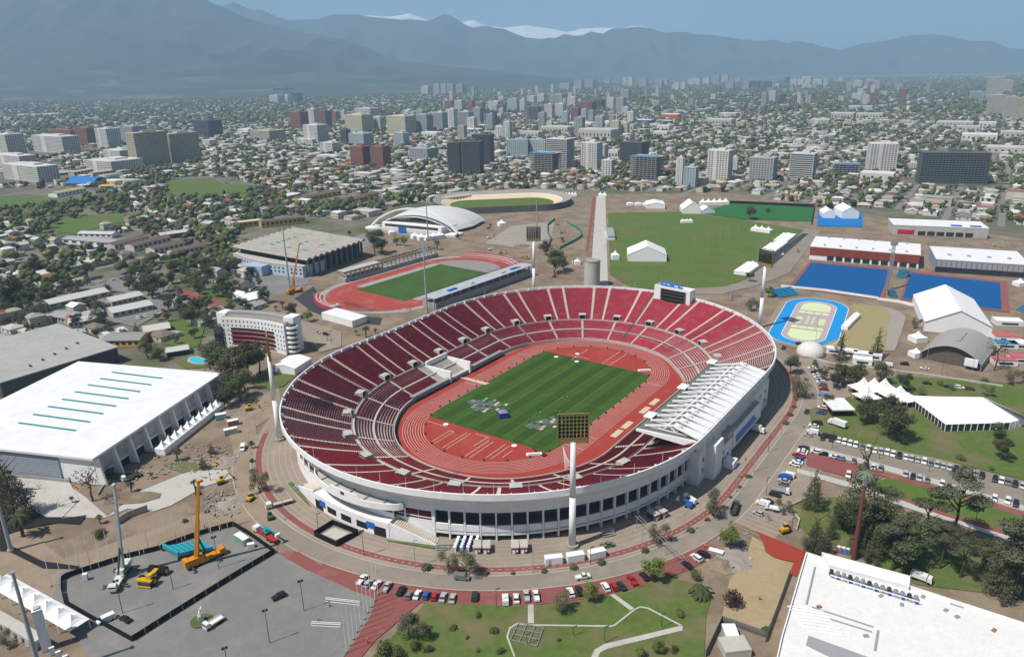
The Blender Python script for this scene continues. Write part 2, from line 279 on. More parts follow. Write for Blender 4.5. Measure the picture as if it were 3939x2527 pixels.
# ------------------------------------------------------------------ main stadium: pitch and track
def oval(r, s=42.195, n=40):
    P = []
    for k in range(n + 1): a = -math.pi / 2 + math.pi * k / n; P.append((s + r * math.cos(a), r * math.sin(a)))
    for k in range(n + 1): a = math.pi / 2 + math.pi * k / n; P.append((-s + r * math.cos(a), r * math.sin(a)))
    return P
def ovalring(mb, r0, r1, z, fn=LW, mi=0, s=42.195):
    A, B = oval(r0, s), oval(r1, s); n = len(A)
    mb.add([(*fn(*p), z) for p in A] + [(*fn(*p), z) for p in B], [(i, n + i, n + (i + 1) % n, (i + 1) % n) for i in range(n)], mi)
def lrect(mb, fn, x0, y0, x1, y1, z, mi=0): mb.add([(*fn(x0, y0), z), (*fn(x1, y0), z), (*fn(x1, y1), z), (*fn(x0, y1), z)], [(0, 1, 2, 3)], mi)
mb = MB(); mb.sheet([SP(q, 51 + (6.5 if q > 2.95 or q < .12 else (3.5 if 2.5 < q else 0))) for q in qs(0, 3.98, .03)], .1); tag(mb.build('running_track', M_track), kind='structure')
# mowing bands run along the pitch; mow-direction sheen painted as two alternating greens
mg1 = mat('pitch_grass', (.046, .10, .014), .9, .16, .5, (.056, .112, .018), .56, .06); mg2 = mat('pitch_grass_dark_sheen', (.032, .076, .010), .9, .16, .5, (.04, .086, .013), .56, .06)
mb = MB(); L2 = 53.4; nb = 13; E_ = 36.2
def xin(y): return min(L2, 42.195 + math.sqrt(max(0, E_ * E_ - y * y)))
for k in range(nb):
    y0 = -E_ + 2 * E_ * k / nb; y1 = -E_ + 2 * E_ * (k + 1) / nb; ys = [y0 + (y1 - y0) * i / 4 for i in range(5)]
    mb.add([(*LW(xin(y), y), .14) for y in ys] + [(*LW(-xin(y), y), .14) for y in ys[::-1]], [tuple(range(10))], k % 2)
tag(mb.build('pitch', [mg1, mg2]), kind='structure')
mb = MB()
for k in range(9): ovalring(mb, 36.5 + k * 1.22, 36.5 + k * 1.22 + .13, .17)
for x0, y0, x1, y1 in ((-10, 36.5, -9.8, 46.3), (42, 36.5, 42.2, 46.3), (42, -46.3, 42.2, -36.5), (-42.3, -46.3, -42.1, -36.5), (-30, -46.3, -29.8, -36.5), (56, 6, 56.2, 20), (50, 14, 70, 14.2), (54, -4, 76, -3.8), (54, -9, 76, -8.8), (54, -9, 54.2, -4),
                       (-58, 20, -57.8, 32), (-74, 16, -60, 16.2), (-74, 13.8, -60, 14), (-60, 13.8, -59.8, 16.2), (-75, 8, -57, 8.2), (-75, 5.8, -57, 6), (-66, -3, -56, -2.8), (-76, -5.5, -58, -5.3), (-76, -8, -58, -7.8), (-72, -14, -57, -13.8), (-72, -16.5, -57, -16.3), (-68, -20, -60, -19.8), (-56, -4, -55.8, 4)): lrect(mb, LW, x0, y0, x1, y1, .18)
for k in range(8): a = LW(-44 - k * 1.5, -36.6 - k * 1.2); b = LW(-62 + k, -48.5); mb.beam((*a, .17), (*b, .17), .16, .02)
tag(mb.build('lane_lines', M_lane), kind='structure')
mb = MB(); ml = mat('faint_pitch_line', (.16, .22, .11), .9, .1, 1)
for y in (-20, -9, 9, 20): lrect(mb, LW, -50, y, 50, y + .14, .17)
for x in (-50, -36, 0, 36, 50): lrect(mb, LW, x, -32, x + .12, 32, .17)
tag(mb.build('pitch_lines', ml), kind='structure')
for i, (x, y) in enumerate(((-20, -51.5), (-9.5, -51.5), (10, -51.5), (21.5, -51.5))):
    mb = MB(); lrect(mb, LW, x - 4.2, y - 1.5, x + 4.2, y + 1.5, .16)
    tag(mb.build('sand_pit', mat('pit_sand', (.55, .47, .33), .9, .1, 1)), ('nearest', 'second', 'third', 'farthest')[i] + ' long jump sand pit beside the roofed grandstand', 'sand pit', 'long jump pits')
# ------------------------------------------------------------------ main stadium: bowl
ST = thing('stadium', 'white oval stadium with maroon terraces round a red running track', 'stadium', (CX, CY, 0))
def lerp(tab, q):
    q = q % 4
    for (a, u), (b, v) in zip(tab, tab[1:]):
        if a <= q <= b: t = (q - a) / (b - a); t = t * t * (3 - 2 * t); return u + (v - u) * t
RIN = [(0, 58), (.22, 51), (.5, 49), (.8, 50), (1, 54), (2, 54), (2.2, 52.2), (2.45, 53.2), (2.75, 56), (3, 58), (4, 58)]
RIMZ = [(0, 21.5), (.35, 21.5), (1, 20.6), (1.6, 20.2), (2.1, 20.6), (2.45, 21.6), (2.62, 22.3), (3, 22.0), (4, 21.5)]
ROUT = 100.6
def rin(q): return lerp(RIN, q)
def rimz(q): return lerp(RIMZ, q) - 1.3
def rr(q, f): a = rin(q); return a + (ROUT - a) * f
def zz(q, f): return 1.3 + (rimz(q) - 1.3) * (.78 * f + .22 * f * f)
WALK0, WALK1 = .355, .385
PER = 27; OFF = tp(-41) 
# arc-length table at the walkway so that blocks keep one width
TQ = np.linspace(0, 4, 1601); TP = np.array([SP(q, 70) for q in TQ]); TS = np.concatenate([[0], np.cumsum(np.hypot(*np.diff(TP, axis=0).T))]); TOT = TS[-1]
def s2q(s): return float(np.interp(s % TOT, TS, TQ))
def q2s(q): return float(np.interp(q % 4, TQ, TS))
S0 = q2s(tp(-41)); P_ = TOT / PER
def seatrows(mb, sa, sb, f0, f1, n, skip=None):
    m = max(2, int((sb - sa) / 2.4) + 1); Q = [s2q(sa + (sb - sa) * i / m) for i in range(m + 1)]
    for k in range(n):
        fa = f0 + (f1 - f0) * k / n; df = (f1 - f0) / n; vs = []
        for q in Q:
            z = zz(q, fa) + .05
            for u, h in ((.52, .0), (.52, .42), (.50, .50), (.62, .90), (.76, .90), (.74, .0)): p = SP(q, rr(q, fa + df * u)); vs.append((p[0], p[1], z + h))
        for i in range(m): mb.add([], []); b = len(mb.v) + i * 6; [mb.f.append((b + j, b + j + 1, b + j + 7, b + j + 6)) or mb.m.append(1 if j > 2 else 0) for j in range(5)]
        b = len(mb.v)
        mb.f.append(tuple(b + j for j in range(5, -1, -1))); mb.m.append(0); e = b + m * 6; mb.f.append(tuple(e + j for j in range(6))); mb.m.append(0)
        mb.v += vs
# concrete terrace steps under the seats
mb = MB(); Q = qs(0, 4, .016); F = []
fr = [(.0, .355, 14), (.385, .985, 29)]
prof = [(-.012, -1), (.0, -1)]
for a, b, n in fr:
    for k in range(n): prof.append((a + (b - a) * k / n, a + (b - a) * k / n)); prof.append((a + (b - a) * (k + 1) / n - .0005, a + (b - a) * k / n))
prof += [(1.0, .985)]
vs = []; n = len(prof)
for q in Q:
    for f, zf in prof: p = SP(q, rr(q, f)); vs.append((p[0], p[1], .2 if zf < 0 and f < -.001 else (zz(q, 0) if zf < 0 else zz(q, zf))))
fs = [(i * n + j, i * n + j + 1, (i + 1) * n + j + 1, (i + 1) * n + j) for i in range(len(Q) - 1) for j in range(n - 1)]
mb.add(vs, fs); mb.build('terrace', mat('terrace_concrete', (.42, .39, .35), .9, .15, .5, (.34, .32, .29), .55, .1), ST, world=True)
# perimeter wall between the stands and the track
mb = MB(); ring(mb, lambda q: rin(q) - .9, lambda q: rin(q) - .9, .1, z1=1.9); ring(mb, lambda q: rin(q) - .9, lambda q: rin(q) - .5, 1.9); ring(mb, lambda q: rin(q) - .5, lambda q: rin(q) - .5, 1.9, z1=1.0); mb.build('track_wall', M_lconc, ST, world=True)
mb = MB(); ring(mb, lambda q: rin(q) - 2.6, lambda q: rin(q) - .95, .16, q0=tp(36), q1=aL(150)); mb.build('moat', M_dark, ST, world=True)
mb = MB(); ring(mb, lambda q: rr(q, .168), lambda q: rr(q, .186), lambda q: zz(q, .18) + .55); mb.build('lower_gangway', M_lconc, ST, world=True)
mb = MB(); ring(mb, lambda q: rr(q, WALK0), lambda q: rr(q, WALK1), lambda q: zz(q, WALK0) + .15); ring(mb, lambda q: rr(q, WALK0), lambda q: rr(q, WALK0), lambda q: zz(q, WALK0) - .6, z1=lambda q: zz(q, WALK0) + 1.0); mb.build('walkway', M_lconc, ST, world=True)
ROOF0, ROOF1 = bt(-44), 4 + aR(-68)
NOTCH = (q2s(tp(4)), q2s(tp(-17)))
for i in range(PER):
    s = S0 + i * P_; wide = (s - 5.2, s + 8.3); nar = (s + 9.7, s + P_ - 6.6)
    blocks = [(wide[0], wide[1], .385, .985, 29), (nar[0], nar[1], .385, .985, 29)]
    lo = [(s + .9, s + P_ - .9)]
    qa = s2q(s)
    for a, b, f0, f1, n in blocks:
        m_ = MB(); fm = f0
        if a == wide[0]:      # keep the vomitory mouth free of seats
            f2 = f0 + 5 * (f1 - f0) / n
            seatrows(m_, a, s - 2.3, f0, f2, 5); seatrows(m_, s + 2.3, b, f0, f2, 5); seatrows(m_, a, b, f2, f1, n - 5)
        else: seatrows(m_, a, b, f0, f1, n)
        m_.build('seat_block', [M_seat, M_sback], ST, world=True)
    for a, b in lo:
        for f0, f1, n in ((.0, .166, 6), (.19, .352, 6)):
            sm = (a + b) / 2
            x = SP(s2q(sm), 60)
            qm = s2q(sm)
            if 1.42 < qm < 1.74 and f0 < .6: 
                if qm < 1.47 or qm > 1.72: pass
                else: continue
            m_ = MB(); seatrows(m_, a, b, f0, f1, n); m_.build('seat_block', [M_seat, M_sback], ST, world=True)
    # stair flights on both sides of the narrow block and below each vomitory
    for sa, f0, f1, n in ((s + 9.0, .39, .985, 46), (s + P_ - 5.9, .39, .985, 46), (s, .005, .352, 26)):
        m_ = MB(); q = s2q(sa)
        if 1.47 < q < 1.72 and f0 < .3: continue
        dq = s2q(sa + .62), s2q(sa - .62)
        if abs(dq[0] - dq[1]) > 1: continue
        for k in range(n):
            fa, fb = f0 + (f1 - f0) * k / n, f0 + (f1 - f0) * (k + 1) / n; z = zz(q, fa) + .36
            A = [SP(dq[0], rr(q, fa)), SP(dq[1], rr(q, fa)), SP(dq[1], rr(q, fb)), SP(dq[0], rr(q, fb))]
            m_.add([(*A[0], z - .45), (*A[1], z - .45), (*A[1], z), (*A[0], z), (*A[2], z), (*A[3], z)], [(0, 1, 2, 3), (3, 2, 4, 5)])
        m_.build('stair_flight', M_stair, ST, world=True)
    # vomitory: mouth is a black block standing for shade, under slab, pale side walls
    q = s2q(s); m_ = MB(); z0 = zz(q, .36)
    if not (ROOF0 - .02 < q % 4 + (4 if q < .2 else 0) < ROOF1):
        def bxs(mb, sa, sb, fa, fb, za, zb, mi):
            A = [SP(s2q(sa), rr(q, fa)), SP(s2q(sb), rr(q, fa)), SP(s2q(sb), rr(q, fb)), SP(s2q(sa), rr(q, fb))]; mb.prism(A, za, zb, mi)
        bxs(m_, s - 2.2, s - 1.9, .385, .475, z0, z0 + 3.0, 0); bxs(m_, s + 1.9, s + 2.2, .385, .47, z0, z0 + 3.0, 0)
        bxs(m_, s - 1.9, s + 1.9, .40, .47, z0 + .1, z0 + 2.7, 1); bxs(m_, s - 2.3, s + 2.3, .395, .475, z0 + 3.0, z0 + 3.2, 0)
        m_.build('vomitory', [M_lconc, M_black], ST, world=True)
# tunnel for the marathon gate in the left stand: floor, side walls and dark portal
mb = MB(); mb.prism([LW(2, 53.5), LW(2, 68), LW(-14, 68), LW(-14, 53.5)], .2, zz(tp(-5), .05) - .3)
mb.build('tunnel_floor', M_lconc, ST, world=True)
mb = MB(); mb.prism([LW(2, 52), LW(2, 70), LW(3.2, 70), LW(3.2, 52)], 0, 6.6); mb.prism([LW(-14, 52), LW(-14, 70), LW(-15.2, 70), LW(-15.2, 52)], 0, 6.6); mb.prism([LW(3, 69), LW(3, 70), LW(-15, 70), LW(-15, 69)], 5.6, 8.8); mb.build('tunnel_wall', M_white, ST, world=True)
mb = MB(); mb.prism([LW(2, 68), LW(2, 69), LW(-14, 69), LW(-14, 68)], 1.7, 5.7); mb.build('tunnel_mouth', M_dark, ST, world=True)
# pale steel canopies of the team benches along the left straight
for x0, x1 in ((5, 34), (-46, -16)):
    mb = MB(); mb.prism([LW(x0, 51.6), LW(x1, 51.6), LW(x1, 54.2), LW(x0, 54.2)], 3.1, 3.35); mb.build('bench_canopy', M_steel, ST, world=True)
# rim: parapet with buttresses, leaning upper wall, bays below
mb = MB(); dz = 1.3
ring(mb, lambda q: ROUT, lambda q: ROUT, lambda q: rimz(q) - .6, z1=lambda q: rimz(q) + dz, step=.012); ring(mb, ROUT, ROUT + .55, lambda q: rimz(q) + dz, step=.012); ring(mb, ROUT + .55, ROUT + .55, lambda q: rimz(q) + dz, z1=lambda q: rimz(q) - 1.2, step=.012); ring(mb, ROUT + .55, ROUT - .4, lambda q: rimz(q) - 1.2, step=.012)
mb.build('parapet', M_white, ST, world=True)
mb = MB()
for i in range(104):
    q = s2q(TOT * i / 104)
    if ROOF0 < q < 4 or q < .1: continue
    a, b = SP(q, ROUT - 1.1), SP(q, ROUT + .1); mb.beam((a[0], a[1], rimz(q) + .3), (b[0], b[1], rimz(q) + .65), .3, 1.3)
mb.v and mb.build('rim_buttress', M_white, ST, world=True, kind='stuff')
WB = 96.0
def wz(q): return rimz(q) - 6.1
mb = MB(); ring(mb, WB, WB, lambda q: wz(q) - 3.1, z1=wz, step=.012); ring(mb, WB, ROUT - .3, wz, z1=lambda q: rimz(q) - 1.15, step=.012); mb.build('upper_wall', M_white, ST, world=True)
mb = MB(); ring(mb, WB - 6.5, WB - 6.5, 0, z1=lambda q: zz(q, .7) - 1); mb.build('inner_wall', M_dconc, ST, world=True)  # dark tone painted on for the shade inside the bays
mb = MB(); ring(mb, WB - 6.5, WB - .3, 6.2); mb.build('gallery_floor', M_dconc, ST, world=True)  # floor coloured dark too, imitating shade behind the bay openings
NB = 116; DA = TOT  # bays
QB = []
L96 = np.array([SP(q, 96) for q in TQ]); S96 = np.concatenate([[0], np.cumsum(np.hypot(*np.diff(L96, axis=0).T))])
def c2q(s): return float(np.interp(s % S96[-1], S96, TQ))
q_port0, q_port1 = aL(146), aL(-159.4)
bay = S96[-1] / 134
k0 = float(np.interp(aL(-159.4), TQ, S96))
mbp = []
for i in range(134):
    qa, qb = c2q(k0 + i * bay), c2q(k0 + (i + 1) * bay)
    if qb < qa: qb += 4
    q = (qa + qb) / 2 % 4
    if bt(-30) < q < 4 or q < .05: continue                 # the grandstand building stands here
    if q_port0 < q < q_port1 + .001: continue
    p = MB(); a, b = SP(qa, WB - 1.2), SP(qa, WB + .12); ang = math.atan2(b[1] - a[1], b[0] - a[0])
    p.box((a[0] + b[0]) / 2, (a[1] + b[1]) / 2, 0, 1.32, .62, wz(q) - 3.0, ang); p.build('pillar', M_white, ST, world=True)
    h = MB()
    for z0, z1, o in ((2.3, 3.2, 0), (3.7, 6.4, .05)):
        A = [SP(qa + .0015, WB - .5), SP(qb - .0015, WB - .5), SP(qb - .0015, WB + o), SP(qa + .0015, WB + o)]; h.prism(A, z0, z1)
    h.build('bay_rail', M_white, ST, world=True)
# entrance front: plain white wall with window openings, curved balcony, stairs
mb = MB(); Q = qs(q_port0, q_port1, .008)
def wallpanel(mb, q0, q1, z0, z1, r=WB, mi=0): ring(mb, r, r, z0, q0, q1, mi, z1=z1, step=.008)
wz0 = lambda q: wz(q) - 3.1
wins = [aL(150) + .0, aL(154), aL(158), aL(162), aL(166), aL(-176), aL(-172), aL(-168), aL(-164.5), aL(-161.5)]
wallpanel(mb, q_port0, q_port1, 0, 6.9); wallpanel(mb, q_port0, q_port1, 10.9, wz0)
prev = q_port0
for w in wins: wallpanel(mb, prev, w - .0085, 6.9, 10.9); prev = w + .0085
wallpanel(mb, prev, q_port1, 6.9, 10.9); mb.build('entrance_wall', M_white, ST, world=True)
m_win = mat('maroon_lattice', (.10, .02, .025), .7, .3, 2)
for w in wins:
    m_ = MB(); wallpanel(m_, w - .0085, w + .0085, 8.0, 10.9, WB - .35); m_.build('window', m_win, ST, world=True)
    m_ = MB(); ring(m_, WB - .4, WB + .12, 6.9, w - .0085, w + .0085, z1=6.95, step=.008); ring(m_, WB - .3, WB - .3, 7.7, w - .0085, w + .0085, z1=8.1, step=.008); m_.build('window_ledge', M_white, ST, world=True)
q0, q1 = aL(166), aL(-166)
mb = MB(); fr_ = lambda q: WB + 6.2 * max(0.02, math.sin(math.pi * min(1, max(0, (q - q0) / (q1 - q0))))) ** .35
ring(mb, WB, fr_, 11.4, q0, q1, step=.006); ring(mb, WB, lambda q: fr_(q) - .5, 12.0, q0, q1, step=.006); mb.build('balcony_slab', M_lconc, ST, world=True)
mb = MB(); qc = (q0 + q1) / 2; tz = lambda q: 13.4 + (1.5 if abs(q - qc) < .022 else 0)
ring(mb, lambda q: fr_(q), fr_, 10.8, q0, q1, z1=tz, step=.004); ring(mb, lambda q: fr_(q) - .45, lambda q: fr_(q) - .45, 12.0, q0, q1, z1=tz, step=.004); ring(mb, lambda q: fr_(q) - .45, fr_, tz, q0, q1, step=.004); mb.build('balcony_parapet', M_white, ST, world=True)
for i in range(1, 6):
    q = q0 + (q1 - q0) * i / 6; m_ = MB(); a, b = SP(q, WB), SP(q, fr_(q) - .5); m_.beam((*a, 12.3), (*b, 12.3), .35, .6); m_.build('balcony_rib', M_lconc, ST, world=True)
mb = MB(); p = SP(qc, fr_(qc) + .06); pa = SP(qc, fr_(qc) + 1); an = math.atan2(pa[1] - p[1], pa[0] - p[0])
for k in range(9): mb.box(p[0] - math.sin(an) * (k % 3 - 1) * .7, p[1] + math.cos(an) * (k % 3 - 1) * .7, 13.1 + (k // 3) * .4, .12, .55, .34, an)
mb.build('crest', M_dsteel, ST, world=True)
# ground floor of the entrance: projecting block with square openings, blue name boards and two stairs
mb = MB(); q2, q3 = aL(168.5), aL(-168.5)
ring(mb, WB + 5.6, WB + 5.6, 0, q2, q3, z1=5.8, step=.006); ring(mb, WB, WB + 5.7, 5.8, q2, q3, step=.006); ring(mb, WB + 5.7, WB + 5.7, 5.2, q2, q3, z1=6.4, step=.006)
for q in (q2, q3): a, b = SP(q, WB), SP(q, WB + 5.7); mb.add([(*a, 0), (*b, 0), (*b, 6.4), (*a, 6.4)], [(0, 1, 2, 3)])
mb.build('entrance_block', M_white, ST, world=True)
mb = MB(); ring(mb, WB + 1.5, WB + 1.5, 6.0, q2, q3, z1=11.4, step=.006); mb.build('upper_lobby', M_white, ST, world=True)
for k in range(5):
    q = q2 + (q3 - q2) * (k + .5) / 5; m_ = MB(); ring(m_, WB + 5.63, WB + 5.63, 1.2 if k not in (0, 4) else 0, q - .0085, q + .0085, z1=3.9, step=.006); m_.build('doorway' if k in (0, 4) else 'window', M_dark, ST, world=True)
    m_ = MB(); ring(m_, WB + 1.56, WB + 1.56, 8.3, q - .011, q + .011, z1=10.4, step=.006); m_.build('window', m_win, ST, world=True)
for k in (.16, .80):
    q = q2 + (q3 - q2) * k; m_ = MB(); ring(m_, WB + 5.75, WB + 5.75, 2.2, q - .006, q + .006, z1=4.9, step=.006); m_.build('blue_board', M_blue, ST, world=True)
for sgn, qe in ((-1, q2), (1, q3)):
    m_ = MB(); n = 20
    for k in range(n):
        qa = qe + sgn * (.004 + .052 * k / n); qb = qe + sgn * (.004 + .052 * (k + 1) / n); z = 5.8 * (1 - k / n)
        A = [SP(qa, WB + .3), SP(qb, WB + .3), SP(qb, WB + 5.0), SP(qa, WB + 5.0)]; m_.prism(A, 0, z)
    m_.build('stair', M_stair, ST, world=True)
    m_ = MB(); A = [SP(qe, WB + 5.05), SP(qe + sgn * .058, WB + 5.05)]; B = [SP(qe, WB + 5.5), SP(qe + sgn * .058, WB + 5.5)]
    m_.add([(*A[0], 0), (*A[1], 0), (*A[1], .8), (*A[0], 6.6), (*B[0], 0), (*B[1], 0), (*B[1], .8), (*B[0], 6.6)], [(0, 1, 2, 3), (7, 6, 5, 4), (3, 2, 6, 7), (1, 5, 6, 2)]); m_.build('stair_wall', M_white, ST, world=True)
    m_ = MB(); A = [SP(qe + sgn * .03, WB + 5.6), SP(qe + sgn * .07, WB + 5.6), SP(qe + sgn * .07, WB + 7.4), SP(qe + sgn * .0, WB + 7.4)]; m_.prism(A, 0, .5); m_.build('planter_bed', M_lawn, ST, world=True)
# slender poles along the rim and dark fences dividing the terraces
for q in [aL(a) for a in (-176, -170, -164, -158, -152, -146, -139, -132, -124, -116, -108, 150, 160, 170)] + [aR(a) for a in (10, 30, 50, 70, -20, -40)]:
    p = SP(q, ROUT + .2); MB().tube((p[0], p[1], rimz(q)), (p[0], p[1], rimz(q) + 5.5), .09, .06, 6).build('rim_pole', M_white, ST, world=True)
mfence = mat('rusty_fence', (.12, .09, .075), .8, .2, 1)
for a in (tp(55 - 120) if 0 else aL(106), aR(68), aR(2), aR(-34), aL(-164), aL(157)):
    m_ = MB(); fs_ = [.01 + .97 * k / 26 for k in range(27)]
    for k in range(26):
        p, r = SP(a, rr(a, fs_[k])), SP(a, rr(a, fs_[k + 1])); za, zb = zz(a, fs_[k]), zz(a, fs_[k + 1])
        m_.beam((*p, za + 2.3), (*r, zb + 2.3), .1, .1); m_.beam((*p, za + 1.3), (*r, zb + 1.3), .07, .07); m_.beam((*p, za), (*p, za + 2.3), .1, .1)
        m_.beam((*p, za + .3), (*r, zb + 2.2), .06, .06)
    m_.build('terrace_fence', mfence, ST, world=True)
# scoreboard house on the far rim
sq = aR(-7); p = SP(sq, ROUT - 3); d_ = SP(sq, ROUT); an = math.atan2(d_[1] - p[1], d_[0] - p[0])
SB = thing('scoreboard', 'white scoreboard house with black screen and blue banner on far rim', 'scoreboard', (p[0], p[1], 15), an)
MB().box(0, 0, 0, 7, 26, 12).build('house', M_white, SB)
MB().box(-3.6, -1, 1.6, .35, 17.5, 9).build('screen', M_black, SB)
m_ = MB()
for z in (1.6, 4.2, 6.6, 8.8, 10.5): m_.box(-3.9, -1, z, .3, 17.8, .22)
for y in (-9.8, 7.8): m_.box(-3.9, y, 1.6, .3, .5, 9.2)
m_.build('screen_frame', mat('screen_frame', (.14, .12, .09), .7), SB)
MB().box(-2.6, 1, 12, .5, 15.5, 3.2).build('banner', mat('banner_blue', (.07, .2, .5), .6, .1, 1, (.35, .2, .4), .68, .35), SB)
m_ = MB()
for k, (y, w) in enumerate(((-2.5, 2.6), (-2.5, 2.6), (3.2, 2.2), (-6, 1.2), (6.2, 1.0))): m_.box(-2.9, y, 13.4 - (k == 1) * .9, .05, w, .5)
m_.build('banner_print', M_white, SB)
for y in (-9, -4, 1, 6, 10): MB().tube((0, y, 12), (0, y, 18), .08, .05, 6).build('antenna', M_steel, SB)
MB().box(0, 8.5, 12, 5, 7, .5).build('roof_deck', M_conc, SB)
# grandstand roof on the right: grey deck, white cantilever trusses, white wings
GR = thing('grandstand_roof', 'grey canopy roof with white triangular cantilever trusses over right stand', 'canopy', (*LW(6, -80), 0))

def L3(x, y, z): return (*LW(x, y), z)
mb = MB(); mb.add([L3(-45, -73, 19.2), L3(43, -73, 19.2), L3(43, -98.5, 19.8), L3(-45, -98.5, 19.8), L3(-45, -73, 18.6), L3(43, -73, 18.6), L3(43, -98.5, 19.2), L3(-45, -98.5, 19.2)], [(3, 2, 1, 0), (4, 5, 6, 7), (0, 1, 5, 4), (1, 2, 6, 5), (2, 3, 7, 6), (3, 0, 4, 7)])
mb.build('deck', mat('grey_deck', (.16, .165, .16), .9, .1, .2, (.13, .135, .13), .6, .08), GR, world=True)
MB().beam(L3(-45, -72.9, 19.25), L3(43, -72.9, 19.25), .25, .35).build('front_gutter', mat('green_gutter', (.1, .17, .13), .7), GR, world=True)
for i in range(15):
    x = -42.2 + i * 5.72; m_ = MB(); top = [(-75.3, 19.9), (-80.5, 21.2), (-86, 22.6), (-91.5, 24)]; bot = [(-78, 19.75), (-83, 20.0), (-89, 20.2), (-94, 20.2)]
    m_.beam(L3(x, *top[0]), L3(x, *top[-1]), .75, .7); m_.beam(L3(x, *top[0]), L3(x, *bot[-1]), .45, .35)
    for k in range(3): m_.beam(L3(x, *top[k + 1]), L3(x, *bot[k]), .42, .42); m_.beam(L3(x, *top[k + 1]), L3(x, *bot[k + 1]), .42, .42)
    if i < 14:      # lattice to the neighbouring truss
        m_.beam(L3(x, *top[2]), L3(x + 5.72, *bot[2]), .45, .4); m_.beam(L3(x + 5.72, *top[2]), L3(x, *bot[1]), .4, .35)
    m_.build('truss', M_white, GR, world=True)
    m_ = MB(); a = [L3(x - 1.0, -88, 23.6), L3(x + 2.0, -88, 23.6), L3(x + 4.3, -99.8, 20.3), L3(x - 1.0, -99.8, 20.3)]; b = [(p[0], p[1], p[2] - .7) for p in a]
    m_.add(a + b, [(3, 2, 1, 0), (4, 5, 6, 7), (0, 1, 5, 4), (1, 2, 6, 5), (2, 3, 7, 6), (3, 0, 4, 7)]); m_.build('wing', M_white, GR, world=True)
    m_ = MB(); m_.beam(L3(x + .9, -99.6, 14.5), L3(x + .9, -99.6, 20.6), 4.0, 1.0); m_.build('rear_fin', M_white, GR, world=True)
m_ = MB(); m_.add([L3(-45.2, -73, 19.3), L3(-45.2, -99, 20.6), L3(-45.2, -99, 17.5), L3(-45.2, -73, 18.3), L3(-46, -73, 19.3), L3(-46, -99, 20.6), L3(-46, -99, 17.5), L3(-46, -73, 18.3)], [(0, 1, 2, 3), (7, 6, 5, 4), (0, 4, 5, 1), (3, 2, 6, 7)]); m_.build('end_fascia', M_white, GR, world=True)
for x in (-33, 3, 40):
    m_ = MB(); p = LW(x, -73.5); m_.box(p[0], p[1], 20.2, 6, 4, .5, TH); m_.box(p[0], p[1], 18.2, 5, .3, 2, TH); m_.build('lighting_cabin', M_white, GR, world=True)
# white building behind the roofed stand
GB = thing('grandstand_building', 'white multi-storey press building behind the roofed grandstand', 'building', (*LW(4, -99), 0), 0)
mb = MB(); mb.prism([LW(-44, -95), LW(48, -95), LW(48, -100.2), LW(-44, -100.2)], 0, 14.6); mb.prism([LW(48, -93), LW(72, -88), LW(74, -93), LW(48, -99.5)], 0, 11); mb.build('wall', M_white, GB, world=True)
m_ = MB(); m_.prism([LW(-36, -100), LW(-27, -100), LW(-27, -104), LW(-36, -104)], 0, 15.5); m_.build('stair_tower', M_white, GB, world=True)
m_ = MB(); m_.prism([LW(-26, -100), LW(-12, -100), LW(-12, -103), LW(-26, -103)], 0, 9.5); m_.prism([LW(-12, -100), LW(27, -100), LW(27, -103.4), LW(-12, -103.4)], 3.2, 10.6); m_.prism([LW(-12, -103), LW(27, -103), LW(27, -103.4), LW(-12, -103.4)], 10.6, 11.6); m_.build('front_block', M_white, GB, world=True)
m_ = MB(); m_.prism([LW(-11.6, -100.1), LW(26.6, -100.1), LW(26.6, -103), LW(-11.6, -103)], 10.62, 10.8); m_.build('terrace_floor', M_lconc, GB, world=True)
m_ = MB(); m_.prism([LW(-12, -101), LW(27, -101), LW(27, -101.3), LW(-12, -101.3)], 0, 3.2); m_.build('undercroft', M_dark, GB, world=True)
m_ = MB(); m_.add([L3(-9, -103.45, 8.6), L3(16, -103.45, 8.6), L3(16, -104.6, 6.8), L3(-9, -104.6, 6.8)], [(0, 1, 2, 3)]); m_.build('blue_awning', mat('awning_blue', (.12, .25, .55), .7), GB, world=True)
for k in range(9):
    m_ = MB(); x = -8 + k * 2.8; m_.prism([LW(x, -103.5), LW(x + 2.1, -103.5), LW(x + 2.1, -103.42), LW(x, -103.42)], 4.6, 6.8); m_.build('window', M_glass, GB, world=True)
for x, z in ((-40, 4), (-40, 9), (-24, 2.5), (-24, 6), (-18, 2.5), (34, 4), (34, 9), (42, 4), (42, 9)):
    m_ = MB(); y = -100.28 if x < -30 or x > 0 else -103.08; m_.prism([LW(x, y), LW(x + 1.6, y), LW(x + 1.6, y + .1), LW(x, y + .1)], z, z + 1.7); m_.build('window', M_glass, GB, world=True)
m_ = MB(); m_.prism([LW(-24, -103.5), LW(-18.5, -103.5), LW(-18.5, -108), LW(-24, -108)], 0, 3.2); m_.build('kiosk', M_white, GB, world=True)
m_ = MB(); p = LW(-15, -101.5); m_.box(p[0], p[1], 11, 9, 3.5, 2.4, TH); m_.build('control_cabin', M_lconc, GB, world=True)
